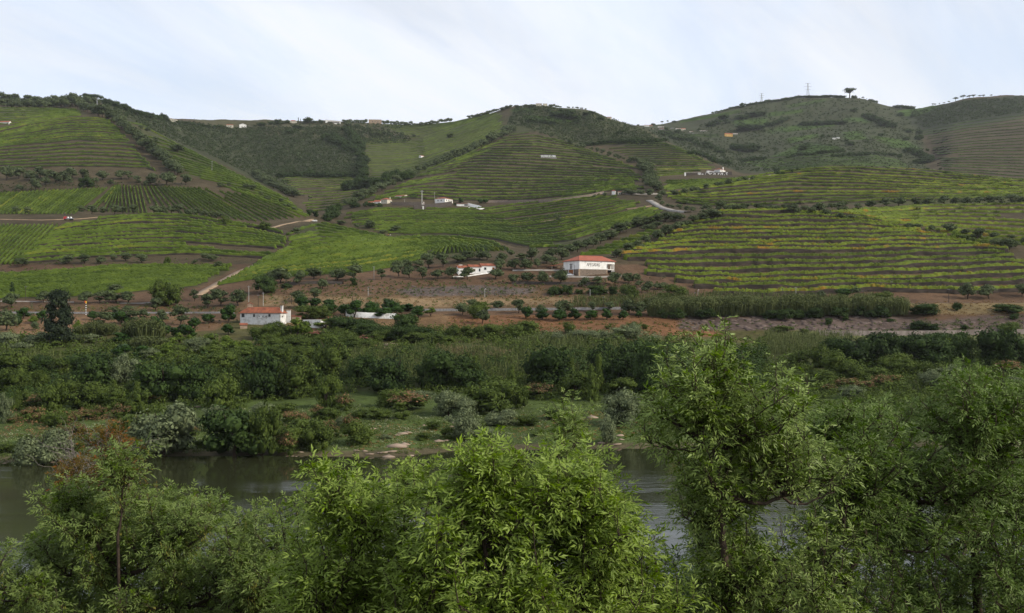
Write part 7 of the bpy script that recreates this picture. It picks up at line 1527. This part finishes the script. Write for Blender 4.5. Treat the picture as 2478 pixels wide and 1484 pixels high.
# right: tall airy tree with drooping leaves
T_ += ash('ash_tree', 'tall airy ash tree at right with the highest leafy top and dark trunk', foot((1770-CU)/F*9.8, 9.8), px3(1752, 1330, 9.6),
  [([(1705,815),(1750,775),(1775,800),(1775,850),(1700,860),(1655,885),(1640,850)], 10, 9.0, 10.2), ([(1640,900),(1770,890),(1810,960),(1940,960),(1960,1050),(1780,1040),(1620,1000),(1585,1030),(1590,960)], 22, 9.0, 10.6),
   ([(1865,900),(1900,885),(1940,920),(1945,950),(1875,950)], 7, 9.0, 10.2),
   ([(1570,1000),(1800,1000),(2060,1000),(2120,1130),(2080,1300),(1900,1300),(1820,1250),(1740,1160),(1650,1050),(1570,1030)], 28, 9.2, 11.5), ([(1625,1060),(1760,1060),(1830,1180),(1830,1560),(1700,1560),(1720,1420),(1690,1290),(1650,1180)], 60, 9.4, 12), ([(1820,1310),(2080,1260),(2100,1560),(1800,1560)], 34, 9.0, 12)],
  'l_ashl', .064, 3, 12, .055, leader=.2, big=200, leafk=.9, sprigs=0, extra=[(1752,775,9.3),(1700,805,9.5),(1612,840,9.6),(1800,850,9.4),(1880,870,9.5),(1955,910,9.6),(1580,960,9.4),(1560,1015,9.4)])
# right: broad mass at the edge
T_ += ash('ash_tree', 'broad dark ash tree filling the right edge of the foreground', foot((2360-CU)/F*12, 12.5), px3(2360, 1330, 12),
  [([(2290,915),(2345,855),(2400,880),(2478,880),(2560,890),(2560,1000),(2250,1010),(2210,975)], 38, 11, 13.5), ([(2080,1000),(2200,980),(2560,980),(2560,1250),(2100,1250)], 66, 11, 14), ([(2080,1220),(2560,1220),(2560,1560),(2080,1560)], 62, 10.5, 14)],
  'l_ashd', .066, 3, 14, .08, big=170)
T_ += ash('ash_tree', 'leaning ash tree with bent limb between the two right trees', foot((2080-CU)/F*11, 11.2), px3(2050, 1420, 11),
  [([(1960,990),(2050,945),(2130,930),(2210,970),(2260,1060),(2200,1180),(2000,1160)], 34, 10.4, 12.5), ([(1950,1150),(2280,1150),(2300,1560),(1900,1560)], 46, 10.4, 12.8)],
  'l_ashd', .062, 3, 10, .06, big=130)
# centre: bright young trees
T_ += ash('ash_tree', 'bright green young ash left of centre with a pointed top', foot((880-CU)/F*9.6, 9.8), px3(880, 1400, 9.5),
  [([(760,1170),(790,1110),(840,1095),(880,1105),(930,1170),(950,1250),(720,1250)], 17, 9.0, 10.4), ([(690,1250),(950,1230),(1000,1560),(640,1560)], 62, 9, 11)],
  'l_ash', .070, 3, 8, .04, leader=.38, sprigs=2, extra=[(868,1122,9.4),(800,1128,9.5),(925,1190,9.3),(720,1205,9.6),(690,1230,9.7)], big=150)
T_ += ash('ash_tree', 'bright green ash in the centre with the tallest middle shoots', foot((1180-CU)/F*8.8, 9.2), px3(1180, 1400, 8.7),
  [([(1110,1120),(1150,1060),(1200,1035),(1250,1090),(1290,1160),(1090,1180)], 14, 8.4, 9.4), ([(960,1160),(1060,1110),(1300,1150),(1300,1330),(960,1330)], 34, 8.4, 10), ([(940,1300),(1330,1300),(1330,1560),(940,1560)], 34, 8, 9.8)],
  'l_ash', .070, 3, 9, .045, leader=.38, sprigs=2, extra=[(1195,1055,8.8),(1160,1085,8.9),(1245,1100,8.8),(1010,1130,9.2),(1060,1135,9.1),(960,1150,9.3),(1110,1140,9.0)], big=190)
T_ += ash('ash_tree', 'bright green ash right of centre leaning towards the gap of water', foot((1430-CU)/F*9.2, 9.4), px3(1420, 1420, 9.0),
  [([(1290,1120),(1340,1058),(1400,1070),(1450,1075),(1500,1120),(1520,1190),(1280,1200)], 22, 8.6, 9.9), ([(1270,1180),(1530,1200),(1570,1280),(1620,1370),(1660,1470),(1700,1560),(1270,1560)], 58, 8.4, 10.2)],
  'l_ash', .070, 3, 10, .045, leader=.38, sprigs=2, extra=[(1345,1080,9.0),(1385,1095,9.0),(1440,1098,9.1),(1500,1135,9.2),(1540,1215,9.2),(1590,1290,9.2),(1640,1370,9.2)], big=190)
# left
T_ += ash('ash_tree', 'wide yellow-green ash with hanging seed bunches at left', foot((330-CU)/F*14, 14), px3(330, 1440, 13.5),
  [([(100,1190),(190,1165),(260,1200),(330,1145),(410,1150),(450,1190),(520,1175),(560,1200),(600,1260),(100,1290)], 40, 12.6, 15), ([(60,1290),(120,1240),(640,1250),(690,1330),(690,1480),(60,1480)], 110, 12.4, 15.5), ([(40,1440),(690,1440),(690,1600),(40,1600)], 34, 12, 15)],
  'l_ash2', .066, 3, 14, .09, leader=.10, sprigs=12, seeds=.5, big=150)
T_ += ash('ash_tree', 'smaller ash top with seed bunches between left and centre', foot((610-CU)/F*13, 13.2), px3(620, 1450, 13),
  [([(560,1220),(640,1190),(680,1230),(720,1190),(760,1260),(740,1400),(560,1400)], 26, 12.5, 14.5), ([(560,1360),(820,1360),(820,1560),(560,1560)], 44, 12, 14)],
  'l_ash2', .062, 3, 7, .06, seeds=.4, big=60)
T_ += ash('ash_tree', 'low leafy top in the lower left corner', foot((-10-CU)/F*13, 13.2), px3(-10, 1520, 13),
  [([(-80,1310),(5,1300),(60,1350),(150,1400),(160,1560),(-80,1560)], 52, 12, 14)], 'l_ash2', .062, 3, 4, .06, seeds=.3, big=50)
T_ += ash('ash_sprout', 'slender leafy shoot rising above the turning tree at left', foot((300-CU)/F*12.5, 12.8), px3(285, 1300, 12.6),
  [([(270,1080),(290,1050),(325,1090),(338,1150),(280,1170)], 6, 12.3, 12.9)], 'l_ash2', .066, 3, 1, .03, seeds=.6, big=40)
T_ += ash('sapling', 'thin pale sapling rising against the far bank right of centre', foot((1390-CU)/F*16, 16), px3(1395, 1250, 16),
  [([(1335,1000),(1365,930),(1385,925),(1410,990),(1430,1080),(1320,1080)], 15, 15.6, 16.6), ([(1320,1070),(1430,1070),(1450,1200),(1310,1200)], 12, 15.6, 16.8)], 'l_ashl', .060, 4, 4, .035, leader=.35, big=60, spread=.45, leafk=.7)
T_ += ash('willow_sapling', 'fine-leaved willow shoots in front of the water at centre', foot((1010-CU)/F*20, 20), px3(1000, 1300, 20),
  [([(960,1130),(1000,1100),(1060,1110),(1080,1200),(960,1230)], 12, 19, 21)], 'l_ash', .055, 5, 3, .035, big=30, spread=.5)
T_ += ash('willow_sapling', 'low willow bush hanging over the water gap', foot((1640-CU)/F*15, 15), px3(1640, 1520, 15),
  [([(1640,1380),(1700,1360),(1790,1380),(1820,1420),(1800,1560),(1660,1560)], 20, 14, 16.5)], 'l_ashd', .062, 5, 4, .05, big=40)
T_ += ash('turning_tree', 'half bare shrubby tree with rust coloured leaves and pale twigs at left', foot((260-CU)/F*16.5, 16.5), px3(255, 1300, 16.5),
  [([(150,1120),(200,1085),(290,1095),(320,1130),(320,1230),(150,1230)], 30, 15.2, 16.5)], 'l_rust', .062, 3, 8, .05, wood='twig', leafk=.85, big=60, spread=.4,
  extra=[(262,1040,16.3),(282,1045,16.3),(240,1060,16.6),(305,1070,16.5)])
# darker trees lower on the bank, seen through the gaps of the nearer crowns
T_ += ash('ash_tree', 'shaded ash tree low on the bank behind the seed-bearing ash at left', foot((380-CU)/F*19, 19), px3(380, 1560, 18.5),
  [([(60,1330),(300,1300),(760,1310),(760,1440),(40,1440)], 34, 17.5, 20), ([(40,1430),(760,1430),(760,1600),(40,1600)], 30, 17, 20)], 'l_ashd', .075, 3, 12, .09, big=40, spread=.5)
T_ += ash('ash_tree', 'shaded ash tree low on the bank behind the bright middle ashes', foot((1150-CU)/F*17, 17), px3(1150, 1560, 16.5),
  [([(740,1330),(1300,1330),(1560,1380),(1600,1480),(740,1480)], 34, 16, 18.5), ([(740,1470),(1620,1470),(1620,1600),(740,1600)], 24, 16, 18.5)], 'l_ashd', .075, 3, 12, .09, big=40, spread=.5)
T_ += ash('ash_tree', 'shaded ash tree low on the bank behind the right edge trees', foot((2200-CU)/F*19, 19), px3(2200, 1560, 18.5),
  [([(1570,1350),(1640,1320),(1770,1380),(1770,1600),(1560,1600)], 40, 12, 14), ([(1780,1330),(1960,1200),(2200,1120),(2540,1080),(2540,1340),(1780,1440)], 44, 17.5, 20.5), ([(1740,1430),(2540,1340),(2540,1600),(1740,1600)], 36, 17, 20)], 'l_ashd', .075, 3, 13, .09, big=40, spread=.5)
# bare twigs
rngb = np.random.RandomState(77); tb = empty('bare_shrub', foot((180-CU)/F*18, 18)); tag(tb, 'leafless grey twiggy shrub behind the turning tree at left', 'shrub')
ps = []
B0 = np.array(foot((200-CU)/F*18, 18))
for i in range(34):
    a = px3(rngb.uniform(130, 330), rngb.uniform(1190, 1260), rngb.uniform(17.4, 18.6)); t = px3(rngb.uniform(120, 350), rngb.uniform(1040, 1170), rngb.uniform(17.4, 18.6)); p = curve(a, t, .05, 8, .05, rngb); ps.append(p)
    for k in range(5): j = rngb.randint(2, 7); q = p[j]+np.array([rngb.normal()*.35, rngb.normal()*.2, .25+.3*rngb.rand()]); ps.append(curve(p[j], q, .08, 8, .05, rngb))
for i in range(5): ps.append(curve(B0, px3(150+40*i, 1220, 18), .05, 8, .02, rngb))
V, F_ = thin_tubes(np.stack(ps)-np.array(tb.location), .006, .002); link('branches', mesh('branches', V, F_, M['twig']), tb)
print('FGLEAVES', T_)
# shrubs clothing the near bank under the trees
rngn = np.random.RandomState(9); V = []; F_ = []; n = 0
for i in range(900):
    y = rngn.uniform(11, 62); x = rngn.uniform(-.62, .62)*y; z = nearz(x, y); k = 46; d = rngn.normal(size=(k, 3)); d = unit(d); d[:, 2] = abs(d[:, 2]); W = rngn.uniform(.8, 2.0); H = rngn.uniform(.6, 1.8)
    P = np.array([x, y, z])+d*np.array([W, W, H])*(.6+.5*rngn.rand(k))[:, None]; v_, f_ = quads(P, d+rngn.normal(size=(k, 3))*.4, .16, .09, rngn); V.append(v_); F_.append(f_+n); n += len(v_)
tag(link('bank_undergrowth', mesh('bank_undergrowth', np.concatenate(V), np.concatenate(F_), M['l_dark'])), 'dark brush on the near bank under the trees', None, None, 'stuff')

# ------------------------------------------------------------------ air
hm = bpy.data.materials.new('haze'); hm.use_nodes = True; t = hm.node_tree; t.nodes.remove(t.nodes['Principled BSDF']); pv_ = t.nodes.new('ShaderNodeVolumePrincipled')
pv_.inputs['Color'].default_value = (0.93, 0.96, 1.0, 1); pv_.inputs['Density'].default_value = HAZE; pv_.inputs['Anisotropy'].default_value = 0.2; t.links.new(pv_.outputs[0], t.nodes['Material Output'].inputs['Volume'])
b = MB(); b.box(-3050, 3050, -120, 3900, -8, 660); o = b.build('haze', hm); o['kind'] = 'stuff'
